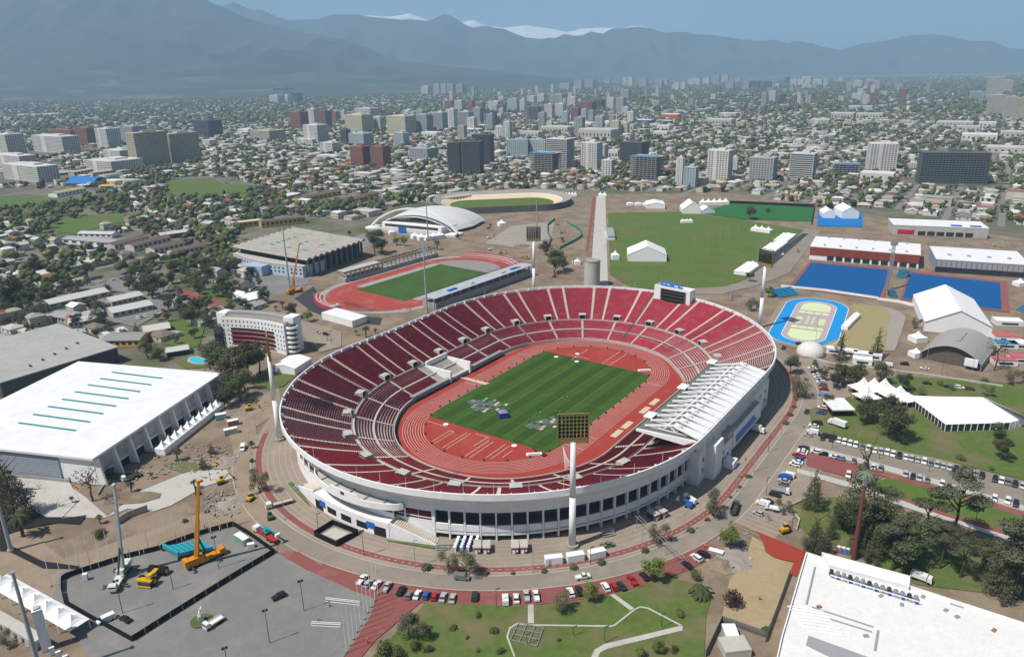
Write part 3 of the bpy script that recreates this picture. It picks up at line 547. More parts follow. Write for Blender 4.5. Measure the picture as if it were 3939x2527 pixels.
# ------------------------------------------------------------------ four floodlight masts
M_gold2 = mat('ochre', (.30, .21, .06), .7)
def mast(x, y, face, label, h=51, w=13.2, hh=11):
    t = thing('floodlight_mast', label, 'floodlight', (x, y, 0), face, 'stadium floodlight masts')
    MB().tube((0, 0, 0), (0, 0, 1.2), 2.3, 2.3, 20).build('footing', M_conc, t)
    m_ = MB(); m_.tube((0, 0, 1.2), (0, 0, h * .4), 1.3, 1.1, 20); m_.tube((0, 0, h * .4), (0, 0, h - 9.5), 1.1, .85, 20); m_.build('pole', M_white, t, smooth=True)
    m_ = MB(); z0 = h - 10
    m_.box(0, -.4, z0 + .2, w * .78, 1.0, 1.9, 0); 
    for k in range(7): m_.beam((-w * .39, -.2, z0 + 2.1 + k * 1.36), (w * .39, -.2, z0 + 2.1 + k * 1.36), .35, .22)
    for k in range(9): m_.beam((-w * .39 + k * w * .0975, .25, z0 + 2), (-w * .39 + k * w * .0975, .25, z0 + hh), .14, .14)
    for s_ in (-1, 1): m_.beam((s_ * w * .39, -.2, z0), (s_ * w * .39, -.2, z0 + hh), .3, .9)
    m_.beam((-w * .39, -.2, z0 + hh), (w * .39, -.2, z0 + hh), .5, .35); m_.build('lamp_frame', M_gold, t)
    for r in range(6):
        m_ = MB()
        for c in range(8): m_.box(-w * .39 + (c + .5) * w * .0975, -.4, z0 + 2.3 + r * 1.4, .86, .6, 1.0)
        m_.build('lamp_row', M_black, t)
    return t
cm = LW(0, 0)
for (x, y), lb in (((20.0,227.7), 'tall white floodlight mast standing in front of the near facade'), ((-109.3,314.7), 'tall white floodlight mast beside the left end of the stadium'), ((160.9,460.4), 'white floodlight mast between stadium and blue skating oval'), ((17.2,546.8), 'white floodlight mast behind the far rim near the training track')):
    mast(x, y, math.atan2(cm[1] - y, cm[0] - x) + math.pi / 2 + (math.pi * 0), lb)

# ------------------------------------------------------------------ venue buildings
def perp(a, b): d = Vector((b[0] - a[0], b[1] - a[1])); d.normalize(); return Vector((-d.y, d.x)), d
def quad_from(a, b, depth):
    n, d = perp(a, b); return [a, b, (b[0] + n.x * depth, b[1] + n.y * depth), (a[0] + n.x * depth, a[1] + n.y * depth)]
def cen(P): return (sum(p[0] for p in P) / len(P), sum(p[1] for p in P) / len(P))
def inset(P, k):
    c = cen(P); return [(p[0] + (c[0] - p[0]) / max(1e-6, math.hypot(p[0] - c[0], p[1] - c[1])) * k, p[1] + (c[1] - p[1]) / max(1e-6, math.hypot(p[0] - c[0], p[1] - c[1])) * k) for p in P]
def windows(t, a, b, zs, n, w, h, m=None, off=.06, name='window'):
    """window panes set in the face a-b (outward normal to the right of a->b), each a part"""
    m = m or M_glass; n_, d = perp(a, b); L = math.hypot(b[0] - a[0], b[1] - a[1])
    for z in zs:
        for k in range(n):
            s = L * (k + .5) / n - w / 2; p = (a[0] + d.x * s - n_.x * off, a[1] + d.y * s - n_.y * off); q = (p[0] + d.x * w, p[1] + d.y * w)
            mb = MB(); mb.add([(*p, z), (*q, z), (*q, z + h), (*p, z + h), (p[0] + n_.x * .3, p[1] + n_.y * .3, z), (q[0] + n_.x * .3, q[1] + n_.y * .3, z), (q[0] + n_.x * .3, q[1] + n_.y * .3, z + h), (p[0] + n_.x * .3, p[1] + n_.y * .3, z + h)], [(0, 1, 2, 3), (0, 4, 5, 1), (1, 5, 6, 2), (2, 6, 7, 3), (3, 7, 4, 0)])
            mb.build(name, m, t, world=True)
def hall(name, label, cat, P, h, wall, roof, over=.5, rt=.6, par=True):
    P = ccw(P); t = thing(name, label, cat, (*cen(P), 0)); MB().prism(P, 0, h).build('wall', wall, t, world=True)
    MB().prism(inset(P, -over), h + .01, h + rt).build('roof', roof, t, world=True); return t, P
def strip(mb, P, u0, v0, u1, v1, z, mi=0, th=0):
    """a patch in the bilinear coordinates of quad P"""
    f = lambda u, v: tuple(P[0][i] * (1 - u) * (1 - v) + P[1][i] * u * (1 - v) + P[2][i] * u * v + P[3][i] * (1 - u) * v for i in (0, 1))
    A = [f(u0, v0), f(u1, v0), f(u1, v1), f(u0, v1)]
    if th: mb.prism(A, z, z + th, mi)
    else: mb.sheet(A, z, mi)
# white arena on the left
A0, A1, A2, A3 = (-174.5, 277), (-155, 365.5), (-239, 386), (-258, 296.5)
t, P = hall('arena', 'large white flat-roofed arena with teal skylight strips at left', 'arena', [A0, A1, A2, A3], 12.2, M_white, M_wroof, 2.2, 1.0)
mteal = mat('teal_glass', (.03, .22, .26), .3, .1, 1)
for a, b in ([(-212.6,370.4),(-181.8,360.4)], [(-214.6,361.8),(-183.8,352.1)], [(-216.7,353.7),(-185.5,343.6)], [(-218.5,345.0),(-187.3,335.2)], [(-220.1,336.2),(-189.2,326.7)], [(-222.0,327.9),(-191.1,318.5)], [(-224.0,319.3),(-192.7,309.9)], [(-225.3,310.4),(-194.6,301.4)]):
    mb = MB(); mb.beam((*a, 13.35), (*b, 13.35), .95, .3); mb.build('skylight', mteal, t, world=True)
n_, d_ = perp(A1, A0)
for k in range(10):
    f = (k + .06) / 9.2; x, y = A0[0] + (A1[0] - A0[0]) * f, A0[1] + (A1[1] - A0[1]) * f; o = Vector((A1[1] - A0[1], A0[0] - A1[0])).normalized()
    mb = MB(); w = Vector((A1[0] - A0[0], A1[1] - A0[1])).normalized() * .45; vs = []
    for s_ in (-1, 1):
        for dd, z in ((0, 0), (4.2, 0), (2.0, 12.1), (0, 12.1)): vs.append((x + o.x * dd + w.x * s_, y + o.y * dd + w.y * s_, z))
    mb.add(vs, [(0, 1, 2, 3), (7, 6, 5, 4), (1, 5, 6, 2), (0, 4, 5, 1), (2, 6, 7, 3)]); mb.build('fin', M_white, t, world=True)
marb = mat('marbled_wall_panel', (.5, .5, .5), .8, .2, .4, (.36, .36, .36), .5, .25)
for k in range(9):
    f0, f1 = (k + .14) / 9.2, (k + .98) / 9.2; g = lambda f, dd: (A0[0] + (A1[0] - A0[0]) * f + o.x * dd, A0[1] + (A1[1] - A0[1]) * f + o.y * dd)
    mb = MB(); a, b = g(f0, .15), g(f1, .15); mb.add([(*a, 4.6), (*b, 4.6), (*b, 12), (*a, 12)], [(0, 1, 2, 3)]); mb.build('wall_panel', marb, t, world=True)
    mb = MB(); a, b = g(f0, .12), g(f1, .12); mb.add([(*a, 0), (*b, 0), (*b, 3.4), (*a, 3.4)], [(0, 1, 2, 3)]); mb.build('ground_floor_opening', M_dark, t, world=True)
mstripe = mat('blue_grey_cladding', (.30, .34, .39), .5, .1, .3)
o2 = Vector((A0[1] - A3[1], A3[0] - A0[0])).normalized() * -1
o2 = Vector((-(A3[1] - A0[1]), A3[0] - A0[0])).normalized()
if o2.y > 0: o2 = -o2
for k in range(9):
    a = (A0[0] + (A3[0] - A0[0]) * .2 + o2.x * .3, A0[1] + (A3[1] - A0[1]) * .2 + o2.y * .3); b = (A3[0] + o2.x * .3, A3[1] + o2.y * .3)
    MB().beam((*a, 1.6 + k * 1.1), (*b, 1.6 + k * 1.1), .5, .85).build('cladding_band', mstripe, t, world=True)
# grey arena behind it
G_ = [(-297.3,467.2),(-235.6,420.5),(-271.9,368.4)]; G3 = (G_[0][0] + G_[2][0] - G_[1][0], G_[0][1] + G_[2][1] - G_[1][1])
t, P = hall('grey_arena', 'grey ribbed flat-roofed sports hall behind the white arena', 'sports hall', [G_[0], G_[1], G_[2], G3], 9.0, mat('charcoal_cladding', (.07, .072, .075), .6, .1, .3), mat('pale_grey_panel_roof', (.40, .40, .38), .6, .06, .3, (.36, .36, .34), .55, .06), 1.0)
Q4 = [G_[2], G_[1], G_[0], G3]
for k in range(5):
    mb = MB(); strip(mb, Q4, .14 + k * .18, 0, .15 + k * .18, 1, 9.66); mb.build('translucent_roof_strip', mat('yellowed_strip', (.42, .38, .25), .7), t, world=True)
for k in range(7):
    mb = MB(); strip(mb, Q4, 0, .1 + k * .125, 1, .103 + k * .125, 9.63); mb.build('roof_seam', M_grey, t, world=True)
for k in range(5): p = Q4; mb = MB(); f = (.3 + k * .13, .12 + .05 * k); strip(mb, Q4, f[0], f[1], f[0] + .012, f[1] + .03, 9.65, th=.9); mb.build('roof_vent', M_dsteel, t, world=True)
# curved white residence with red balconies
t = thing('athletes_residence', 'curved white residence with red balconies and square windows by pool', 'building', (*(-160.7,442.0), 0))
fa, fb = (-180.7,442.3), (-136.9,426.0)
n_, d_ = perp(fa, fb); Lr = math.hypot(fb[0] - fa[0], fb[1] - fa[1])
def arcp(u, off, z=None): s_ = 4 * u * (1 - u) * 3.2; return (fa[0] + d_.x * Lr * u + n_.x * (s_ + off), fa[1] + d_.y * Lr * u + n_.y * (s_ + off))
NU = 12; F_ = [arcp(k / NU, 0) for k in range(NU + 1)]; B_ = [arcp(k / NU, 13) for k in range(NU + 1)]
MB().prism(F_ + B_[::-1], 0, 19.5).build('wall', M_white, t, world=True)
MB().prism([arcp(k / NU, 1) for k in range(NU + 1)] + [arcp(k / NU, 12) for k in range(NU + 1)][::-1], 19.51, 19.8).build('roof', mat('brown_roof', (.3, .25, .21), .9), t, world=True)
MB().prism([arcp(k / NU, 6.5) for k in range(NU + 1)] + [arcp(k / NU, 11) for k in range(NU + 1)][::-1], 19.8, 21.4).build('plant_room', M_grey, t, world=True)
for z in (16.9, 14.1):
    for k in range(17):
        u = .04 + .92 * k / 16; m_ = MB(); a, b = arcp(u - .009, -.06), arcp(u + .009, -.06); m_.add([(*a, z), (*b, z), (*b, z + 1.1), (*a, z + 1.1)], [(0, 1, 2, 3)]); m_.build('window', M_glass, t, world=True)
for z in (2.5, 5.3, 8.1, 10.9):
    for u in (.03, .09, .86, .92, .975): m_ = MB(); a, b = arcp(u - .009, -.06), arcp(u + .009, -.06); m_.add([(*a, z), (*b, z), (*b, z + 1.1), (*a, z + 1.1)], [(0, 1, 2, 3)]); m_.build('window', M_glass, t, world=True)
mred = mat('red_balcony', (.30, .04, .045), .7, .1, .5)
for z in (2.2, 5.0, 7.8, 10.6):
    m_ = MB(); us = [.13 + .68 * k / 8 for k in range(9)]
    for k in range(8): a, b = arcp(us[k], -.9), arcp(us[k + 1], -.9); m_.add([(*a, z), (*b, z), (*b, z + 1.15), (*a, z + 1.15)], [(0, 1, 2, 3)])
    m_.build('balcony', mred, t, world=True)
    m_ = MB()
    for k in range(8): a, b = arcp(us[k], -.08), arcp(us[k + 1], -.08); m_.add([(*a, z + 1.1), (*b, z + 1.1), (*b, z + 2.7), (*a, z + 2.7)], [(0, 1, 2, 3)])
    m_.build('loggia', M_dark, t, world=True)
for k in range(6):
    p = arcp(1.06, 5); m_ = MB(); m_.tube((p[0], p[1], 1.5 + k * 3), (p[0], p[1], 2.7 + k * 3), 3.6, 3.6, 14); m_.build('stair_landing', M_white, t, world=True)
p = arcp(1.06, 5); MB().tube((p[0], p[1], 0), (p[0], p[1], 19), 2.4, 2.4, 12).build('stair_core', M_dconc, t, world=True)
for u, hh_ in ((-.06, 21), (1.0, 22.5)): p = arcp(u, 9); MB().box(p[0], p[1], 0, 7, 8, hh_, math.atan2(d_.y, d_.x)).build('lift_tower', M_white, t, world=True)
p = arcp(-.05, 2); MB().box(p[0], p[1], 0, 6, 5, 14, math.atan2(d_.y, d_.x)).build('glazed_bay', M_glass, t, world=True)
# wave-roofed gymnasium
W0, W1, W2, W3 = (-247.5,661.9), (-171.3,608.4), (-135.3,683.6), (-213.4,745.2)
t = thing('wave_roof_gym', 'gymnasium with grey corrugated wave roof and blue-white curved base', 'gymnasium', (*cen([W0, W1, W2, W3]), 0))
bi = lambda u, v: tuple(W0[i] * (1 - u) * (1 - v) + W1[i] * u * (1 - v) + W2[i] * u * v + W3[i] * (1 - u) * v for i in (0, 1))
mwave = mat('weathered_vault_roof', (.36, .34, .30), .8, .12, .3, (.29, .28, .25), .55, .1)
for k in range(11):
    m_ = MB(); n = 6; vs = []
    for j in range(n + 1):
        v = (k + j / n) / 11; z = 15 + 2.0 * math.sin(math.pi * j / n)
        for u in (-.03, 1.03): vs.append((*bi(u, v), z))
    for u0 in (0, 1): pass
    m_.add(vs, [(2 * j, 2 * j + 1, 2 * j + 3, 2 * j + 2) for j in range(n)] + [tuple(2 * j for j in range(n + 1)), tuple(2 * j + 1 for j in range(n, -1, -1))]); m_.build('roof_vault', mwave, t, world=True)
    for u in ((.3, .36), (.55, .61), (.78, .84))[:(k % 3) + 1] if k in (2, 3, 4, 5, 6) else ():
        m_ = MB(); v = (k + .45) / 11; m_.sheet([bi(u[0], v), bi(u[1], v), bi(u[1], v + .035), bi(u[0], v + .035)], 17.12); m_.build('skylight', mteal, t, world=True)
MB().prism([bi(.04, .04), bi(.96, .04), bi(.96, .96), bi(.04, .96)], 0, 14.9).build('hall_wall', M_dark, t, world=True)
mlb = mat('pale_blue_wall', (.45, .52, .60), .8, .1, .3)
cf = [bi(-.02 + .5 * u * 2, -.02 - .07 * math.sin(math.pi * u)) for u in [k / 10 for k in range(11)]]
MB().prism(cf + [bi(1, .3), bi(-.02, .3)], 0, 9).build('base_wall', mlb, t, world=True)
MB().prism(inset(cf + [bi(1, .3), bi(-.02, .3)], -.5), 9.0, 9.9).build('base_parapet', M_lconc, t, world=True)
for k in range(10): windows(t, cf[k], cf[k + 1], (2.4, 5.6), 2, 1.7, 1.7)
for k in range(11): p = bi(1.0, .04 + .09 * k); MB().box(p[0], p[1], 0, .9, 2.5, 14.5, .9).build('side_frame', mat('blue_grey_steel', (.17, .2, .25), .6), t, world=True)
MB().prism(quad_from((-227.9,621.7), (-209.9,614.3), 14), 0, 8.5).build('annex', mat('pale_blue_annex', (.36, .44, .55), .8), t, world=True)
# training stadium: red track, green pitch, concrete stands
TX, TY, TA = -70.6, 590.4, math.atan2(77, 60.3)
def TW_(x, y): c, s = math.cos(TA), math.sin(TA); return (TX + c * x - s * y, TY + s * x + c * y)
def sheetf(fn, P, z, name, m): return tag(MB().sheet([fn(*p) for p in P], z).build(name, m), kind='structure')
sheetf(TW_, oval(52), .03, 'training_ground_apron', M_conc); struct('training_ground_asphalt', [(-164.9,547.5),(-158.3,580.3),(-144.5,546.1),(-133.1,521.6),(-110.8,502.2),(-90.3,496.1),(-89.3,480.4),(-116.9,488.4),(-143.7,514.1)], .04, M_dasph)
mb = MB(); ovalring(mb, 35, 46, .1, TW_); tag(mb.build('training_track', M_trackdim), kind='structure')
sheetf(TW_, [(-42, -36), (-52, -36)] + [(-42 + 36 * math.cos(a), 36 * math.sin(a)) for a in [math.pi * (1.5 - k / 12) for k in range(13)]][1:-1] + [(-52, 36), (-42, 36)], .12, 'training_bend', M_trackdim)
sheetf(TW_, [(48, -34), (42, -36)] + [(42 + 36 * math.cos(a), 36 * math.sin(a)) for a in [-math.pi / 2 + math.pi * k / 12 for k in range(1, 12)]] + [(42, 36), (48, 34)], .12, 'training_bend_grey', mat('bare_grey_base', (.26, .25, .24), .9, .15, .3, (.36, .13, .11), .62, .07))
mtp = mat('training_pitch_grass', (.05, .10, .022), .9, .2, .4, (.06, .12, .026), .5, .05)
sheetf(TW_, [(-49, -27.5), (49, -27.5), (49, 27.5), (-49, 27.5)], .16, 'training_pitch', mtp)
t = thing('training_grandstand', 'long concrete grandstand under construction along the training track', 'grandstand', (*TW_(0, -52), 0))
MB().prism([TW_(-52, -49), TW_(62, -49), TW_(62, -62), TW_(-52, -62)], 0, 5).build('base', M_conc, t, world=True)
for k in range(6): MB().prism([TW_(-50, -48.5 - k * 1.3), TW_(60, -48.5 - k * 1.3), TW_(60, -49.8 - k * 1.3), TW_(-50, -49.8 - k * 1.3)], 0, 1.5 + k * .7).build('step', M_lconc, t, world=True)
MB().prism([TW_(-54, -50), TW_(64, -50), TW_(64, -63), TW_(-54, -63)], 8.6, 9.1).build('roof', mat('zinc_roof', (.43, .46, .49), .5, .08, .3, (.36, .38, .4), .6, .06), t, world=True)
for k in range(13): p = TW_(-52 + k * 9.5, -60); MB().box(p[0], p[1], 0, 1, 1, 8.7, TA).build('column', M_lconc, t, world=True)
m_ = MB()
for k in range(40): a = TW_(-54 + k * 3, -49.6); b = TW_(-54 + k * 3 + 3, -49.6); m_.beam((*a, 9.3), (*b, 10.1), .15, .15); m_.beam((*a, 10.1), (*b, 9.3), .15, .15)
m_.build('edge_truss', M_dsteel, t, world=True)
for x, w in ((-30, 9), (-8, 4), (30, 5), (44, 8), (50, 4)): p = TW_(x, -58); MB().box(p[0], p[1], 9.1, w, 2.5, .9, TA).build('stacked_panel', M_blue if w > 6 else M_lconc, t, world=True)
t = thing('colonnade_stand', 'pale concrete colonnade stand between the wave-roofed gym and training track', 'grandstand', (*TW_(0, 55), 0))
MB().prism([TW_(-40, 50), TW_(70, 50), TW_(70, 59), TW_(-40, 59)], 0, 3.2).build('base', M_conc, t, world=True)
for k in range(22): p = TW_(-38 + k * 5, 51); MB().box(p[0], p[1], 0, .9, .9, 8, TA).build('column', M_lconc, t, world=True)
m_ = MB()
for k in range(27): m_.beam((*TW_(-39 + k * 4.1, 49), 8.4), (*TW_(-39 + k * 4.1, 60), 8.4), .5, .5)
m_.beam((*TW_(-40, 51), 8.0), (*TW_(70, 51), 8.0), .6, .6); m_.beam((*TW_(-40, 59), 8.0), (*TW_(70, 59), 8.0), .6, .6); m_.build('roof_beam', M_dsteel, t, world=True)
MB().prism([TW_(-40, 50.5), TW_(0, 50.5), TW_(0, 59.5), TW_(-40, 59.5)], 8.75, 9.0).build('roof_sheet', M_lconc, t, world=True)
for i, (a0, a1, lb) in enumerate(((35, 115, 'curved low red and white terrace at far bend of training track'), (222, 272, 'curved low red seating terrace at near bend of training track'))):
    t = thing('curved_terrace', lb, 'terrace', (*TW_(55 if i == 0 else -55, 0), 0)); cx0 = 42.2 if i == 0 else -42.2
    for k in range(5):
        m_ = MB(); r = 48 + k * 1.3; 
        for j in range(16):
            f = [math.radians((a0 - 75 if i == 0 else a0 - 90) + (a1 - a0) * (j + e) / 16 + (0 if i == 0 else 0)) for e in (0, 1)]
            A = [TW_(cx0 + r_ * math.cos(a), r_ * math.sin(a)) for a, r_ in ((f[0], r), (f[1], r), (f[1], r + 1.3), (f[0], r + 1.3))]; m_.prism(A, 0, .6 + k * .5, 0)
        m_.build('step', M_seat if k % 2 == 0 else M_lconc, t, world=True)
# arched white arena in the middle distance
t = thing('arched_arena', 'white arena hung under a shallow arch with ribbed roof', 'arena', (*(-86.2,833.2), 0))
ax = math.radians(-28); C_ = (-85.5,825.8)
def AW(x, y): c, s = math.cos(ax), math.sin(ax); return (C_[0] + c * x - s * y, C_[1] + s * x + c * y)
Hh = 20; n = 24; mb = MB(); vs = []
for j in range(9):
    v = j / 8; y = -36 + 72 * v
    for k in range(n + 1): u = -1 + 2 * k / n; vs.append((*AW(u * 52 * (1 - .12 * abs(2 * v - 1)), y), 3 + (Hh * (1 - .25 * (2 * v - 1) ** 2) - 3) * max(0, 1 - u * u) ** .8))
mb.add(vs, [(j * (n + 1) + k, j * (n + 1) + k + 1, (j + 1) * (n + 1) + k + 1, (j + 1) * (n + 1) + k) for j in range(8) for k in range(n)]); mb.build('roof', mat('ribbed_white_roof', (.60, .60, .58), .6, .05, .2), t, world=True)
for y in (-37,):
    m_ = MB()
    for k in range(n): u0, u1 = -1 + 2 * k / n, -1 + 2 * (k + 1) / n; z = lambda u: 1 + 22.5 * max(0, 1 - u * u) ** .85; m_.beam((*AW(u0 * 56, y), z(u0) + .6), (*AW(u1 * 56, y), z(u1) + .6), 3.2, 1.6)
    m_.build('arch', M_white, t, world=True)
MB().prism([AW(-38, -42), AW(38, -42), AW(44, -20), AW(-44, -20)], 0, 8).build('front_wall', M_white, t, world=True)
MB().prism([AW(-46, -56), AW(42, -56), AW(40, -42), AW(-42, -42)], 0, 3).build('podium', M_lconc, t, world=True)
MB().prism([AW(-34, -42.3), AW(34, -42.3), AW(34, -42), AW(-34, -42)], 4.5, 7).build('window_band', M_glass, t, world=True)
MB().prism([AW(-6, -56.4), AW(4, -56.4), AW(4, -56), AW(-6, -56)], 2, 8).build('blue_board', M_blue, t, world=True)
for s_ in (-1, 1): MB().prism([AW(s_ * 44, -52), AW(s_ * 58, -46), AW(s_ * 58, -30), AW(s_ * 46, -30)], 0, 2.2).build('abutment', M_white, t, world=True)
# velodrome
t = thing('velodrome', 'open velodrome with cream banked track round green infield', 'velodrome', (*(-9.7,962.6), 0))
Vc = (-9.7,960.5); Va = math.radians(8)
def VW(x, y): c, s = math.cos(Va), math.sin(Va); return (Vc[0] + c * x - s * y, Vc[1] + s * x + c * y)
def vring(name, r0, r1, z0, z1, m):
    mb = MB(); A, B = oval(r0, 42), oval(r1, 42); n = len(A); sc = lambda p: (p[0] * .98, p[1] * 1.35)
    mb.add([(*VW(*sc(p)), z0) for p in A] + [(*VW(*sc(p)), z1) for p in B], [(i, n + i, n + (i + 1) % n, (i + 1) % n) for i in range(n)]); return mb.build(name, m, t, world=True)
vring('banked_track', 26, 36, .4, 4.2, mat('cream_boards', (.62, .52, .34), .8, .06, .3)); vring('outer_wall', 36, 37, 4.2, 4.4, M_white); vring('terrace', 37, 48, 4.0, 7.5, M_gravel); vring('back_wall', 48, 48.3, 7.5, 0, M_dconc)
MB().sheet([VW(p[0] * .98, p[1] * 1.35) for p in oval(26, 42)], .35).build('infield', M_lawn2, t, world=True)
t, P = hall('judges_stand', 'low white grandstand with flat roof left of the velodrome', 'grandstand', quad_from((-86.1,976.8), (-50.7,1001.2), 12), 5, M_white, M_lconc)
windows(t, P[0], P[1], (2.2,), 9, 3, 1.6)
# water tank
t = thing('water_tank', 'round concrete water tank behind the far stadium rim', 'tank', (*(63.4,567.8), 0))
m_ = MB(); m_.tube((0, 0, 0), (0, 0, 20), 6.2, 6.2, 40); m_.build('shell', M_lconc, t, smooth=False); MB().tube((0, 0, 20), (0, 0, 20.5), 6.4, 6.4, 40).build('lid_rim', mat('brown_lid', (.25, .21, .17), .9), t); MB().tube((0, 0, 20.5), (0, 0, 20.9), 5.4, 5.2, 40).build('lid', M_conc, t)

# ------------------------------------------------------------------ eastern venues
mhp = mat('blue_hockey_turf', (.004, .085, .26), .8, .1, .6); mhr = mat('hockey_red_surround', (.26, .085, .075), .85, .1, .6)
def pitchlines(P, z, segs, w=.32):
    mb = MB(); f = lambda u, v: tuple(P[0][i] * (1 - u) * (1 - v) + P[1][i] * u * (1 - v) + P[2][i] * u * v + P[3][i] * (1 - u) * v for i in (0, 1))
    for pts in segs:
        for a, b in zip(pts, pts[1:]): mb.beam((*f(*a), z), (*f(*b), z), w, .02)
    return tag(mb.build('pitch_lines', M_lane), kind='structure')
hk = [[(.04, .06), (.96, .06), (.96, .94), (.04, .94), (.04, .06)], [(.04, .5), (.96, .5)], [(.04, .28), (.96, .28)], [(.04, .72), (.96, .72)], [(.5 - .25 * math.cos(math.pi * k / 10), .06 + .16 * math.sin(math.pi * k / 10)) for k in range(11)], [(.5 - .25 * math.cos(math.pi * k / 10), .94 - .16 * math.sin(math.pi * k / 10)) for k in range(11)]]
for P, S in (([(215.2,552.4),(267.3,520.5),(312.2,597.1),(258.3,626.4)], [(211.4,552.3),(267.5,515.1),(316.6,602.4),(259.8,632.9)]), ([(283.0,518.4),(335.0,487.2),(375.1,553.3),(323.3,587.1)], [(279.7,515.7),(336.9,481.3),(381.8,556.5),(325.5,593.3)])):
    struct('hockey_surround', S, .08, mhr); struct('hockey_pitch', P, .12, mhp); pitchlines([P[3], P[2], P[1], P[0]], .19, [[(v, u) for u, v in s_] for s_ in hk] if 0 else hk, .35)
# steel floodlight pylon between the pitches and small stands
t = thing('lattice_pylon', 'tall leaning-looking grey lattice pylon between the two blue hockey pitches', 'pylon', (*(282.6,540.7), 0)); p_ = (282.6,540.7)
t['label'] = 'tall grey lattice pylon between the two blue hockey pitches'
for s_ in ((-1, -1), (1, -1), (1, 1), (-1, 1)): MB().beam((s_[0] * 1.4, s_[1] * 1.4, 0), (s_[0] * .7, s_[1] * .7, 36), .3, .3).build('leg', M_steel, t)
m_ = MB()
for k in range(14):
    z = k * 2.5; r = 1.4 - .7 * z / 36; r2 = 1.4 - .7 * (z + 2.5) / 36
    for a, b in (((-1, -1), (1, -1)), ((1, -1), (1, 1)), ((1, 1), (-1, 1)), ((-1, 1), (-1, -1))): m_.beam((a[0] * r, a[1] * r, z), (b[0] * r2, b[1] * r2, z + 2.5), .16, .16)
m_.build('bracing', M_steel, t); MB().box(0, 0, 34, 5, 1, 3).build('lamp_rack', M_steel, t)
def stand(a, b, depth, h, rows, m, lb, frame=M_dsteel):
    t = thing('small_stand', lb, 'grandstand', (*a, 0)); n_, d = perp(a, b)
    for k in range(rows):
        f0 = k / rows * depth; P = [(q[0] + n_.x * f, q[1] + n_.y * f) for q, f in ((a, f0), (b, f0), (b, f0 + depth / rows * .75), (a, f0 + depth / rows * .75))]
        MB().prism(P, .3 + h * k / rows, .7 + h * k / rows).build('seat_row', m, t, world=True)
    P = [(q[0] + n_.x * f, q[1] + n_.y * f) for q, f in ((a, .0), (b, .0), (b, depth), (a, depth))]; z = h * (rows - 1) / rows
    mb = MB(); mb.add([(*P[0], .1), (*P[1], .1), (*P[2], z + .1), (*P[3], z + .1), (*P[2], 0), (*P[3], 0)], [(0, 1, 2, 3), (3, 2, 4, 5), (1, 4, 2), (0, 3, 5)]); mb.build('frame', frame, t, world=True); return t
mts = mat('turquoise_seats', (.04, .24, .36), .6, .1, .5)
stand((276.1,520.6), (281.1,520.3), 8, 4, 6, mts, 'small turquoise-seated stand at near end between hockey pitches')
stand((306.3,575.9), (312.4,571.2), 9, 5, 7, mts, 'turquoise-seated stand at far end between the hockey pitches')
stand((196.3,525.9), (204.2,529.0), 9, 4, 7, mat('blue_seats', (.03, .3, .55), .6), 'blue-seated stand left of a twin beside the skating oval')
stand((205.2,529.7), (213.0,532.9), 9, 4, 7, MATS['blue_seats'], 'blue-seated stand right of a twin beside the skating oval')
stand((344.6,487.2), (346.2,480.8), 14, 8, 9, mts, 'tall turquoise-seated stand at right edge beside hockey pitch')
# red hall, grey hall, far hall
mrh = mat('terracotta_cladding', (.26, .06, .035), .7, .12, .25, (.22, .05, .03), .5, .2)
R0, R1, R2 = (261.0,639.0), (336.3,599.9), (293.5,693.9)
n_, d_ = perp(R0, R1); dep = 44
t, P = hall('red_hall', 'terracotta-clad sports hall with white roof behind the left hockey pitch', 'sports hall', quad_from(R0, R1, dep), 11.2, M_white, M_wroof, .4)
q0, q1 = R0, R1
mb = MB(); o = (-n_.x * .35, -n_.y * .35); mb.prism([(R0[0] + o[0], R0[1] + o[1]), (R1[0] + o[0], R1[1] + o[1]), R1, R0], 4.2, 11.3); mb.build('cladding', mrh, t, world=True)
Lr = math.hypot(R1[0] - R0[0], R1[1] - R0[1])
for k in range(10): 
    s_ = Lr * (.17 + .083 * k); a = (R0[0] + d_.x * s_ - n_.x * .4, R0[1] + d_.y * s_ - n_.y * .4); b = (a[0] + d_.x * 5.2, a[1] + d_.y * 5.2); m_ = MB(); m_.prism([a, b, (b[0] + n_.x * .3, b[1] + n_.y * .3), (a[0] + n_.x * .3, a[1] + n_.y * .3)], .8, 4.6); m_.build('window', M_glass, t, world=True)
for r in (.12, .9):
    for k in range(6): p = quad_from(R0, R1, dep); mb = MB(); strip(mb, p, .12 + .15 * k, r, .14 + .15 * k, r + .04, 11.8, th=1.2); mb.build('roof_unit', M_steel, t, world=True)
K0, K1 = (344.5,590.0), (403.6,565.5)
t, P = hall('grey_hall', 'white-roofed sports hall with grey glazed wall behind right hockey pitch', 'sports hall', quad_from(K0, K1, 48), 10.2, mat('grey_cladding', (.33, .34, .36), .5, .06, .3), M_wroof, .5)
n2, d2 = perp(K0, K1)
MB().prism([(K0[0] - n2.x * .4, K0[1] - n2.y * .4), (K1[0] - n2.x * .4, K1[1] - n2.y * .4), K1, K0], .5, 4.4).build('glazing', M_glass, t, world=True)
for k in range(18): s_ = k / 18 * math.hypot(K1[0] - K0[0], K1[1] - K0[1]); a = (K0[0] + d2.x * s_ - n2.x * .5, K0[1] + d2.y * s_ - n2.y * .5); MB().box(a[0], a[1], 4.4, .25, .3, 5.8, math.atan2(d2.y, d2.x)).build('mullion', M_steel, t, world=True)
for k in range(4): mb = MB(); strip(mb, quad_from(K0, K1, 48), .15 + .22 * k, .3, .19 + .22 * k, .36, 10.8, th=1); mb.build('roof_unit', M_steel, t, world=True)
H0, H1 = (379.4,732.2), (457.8,706.6)
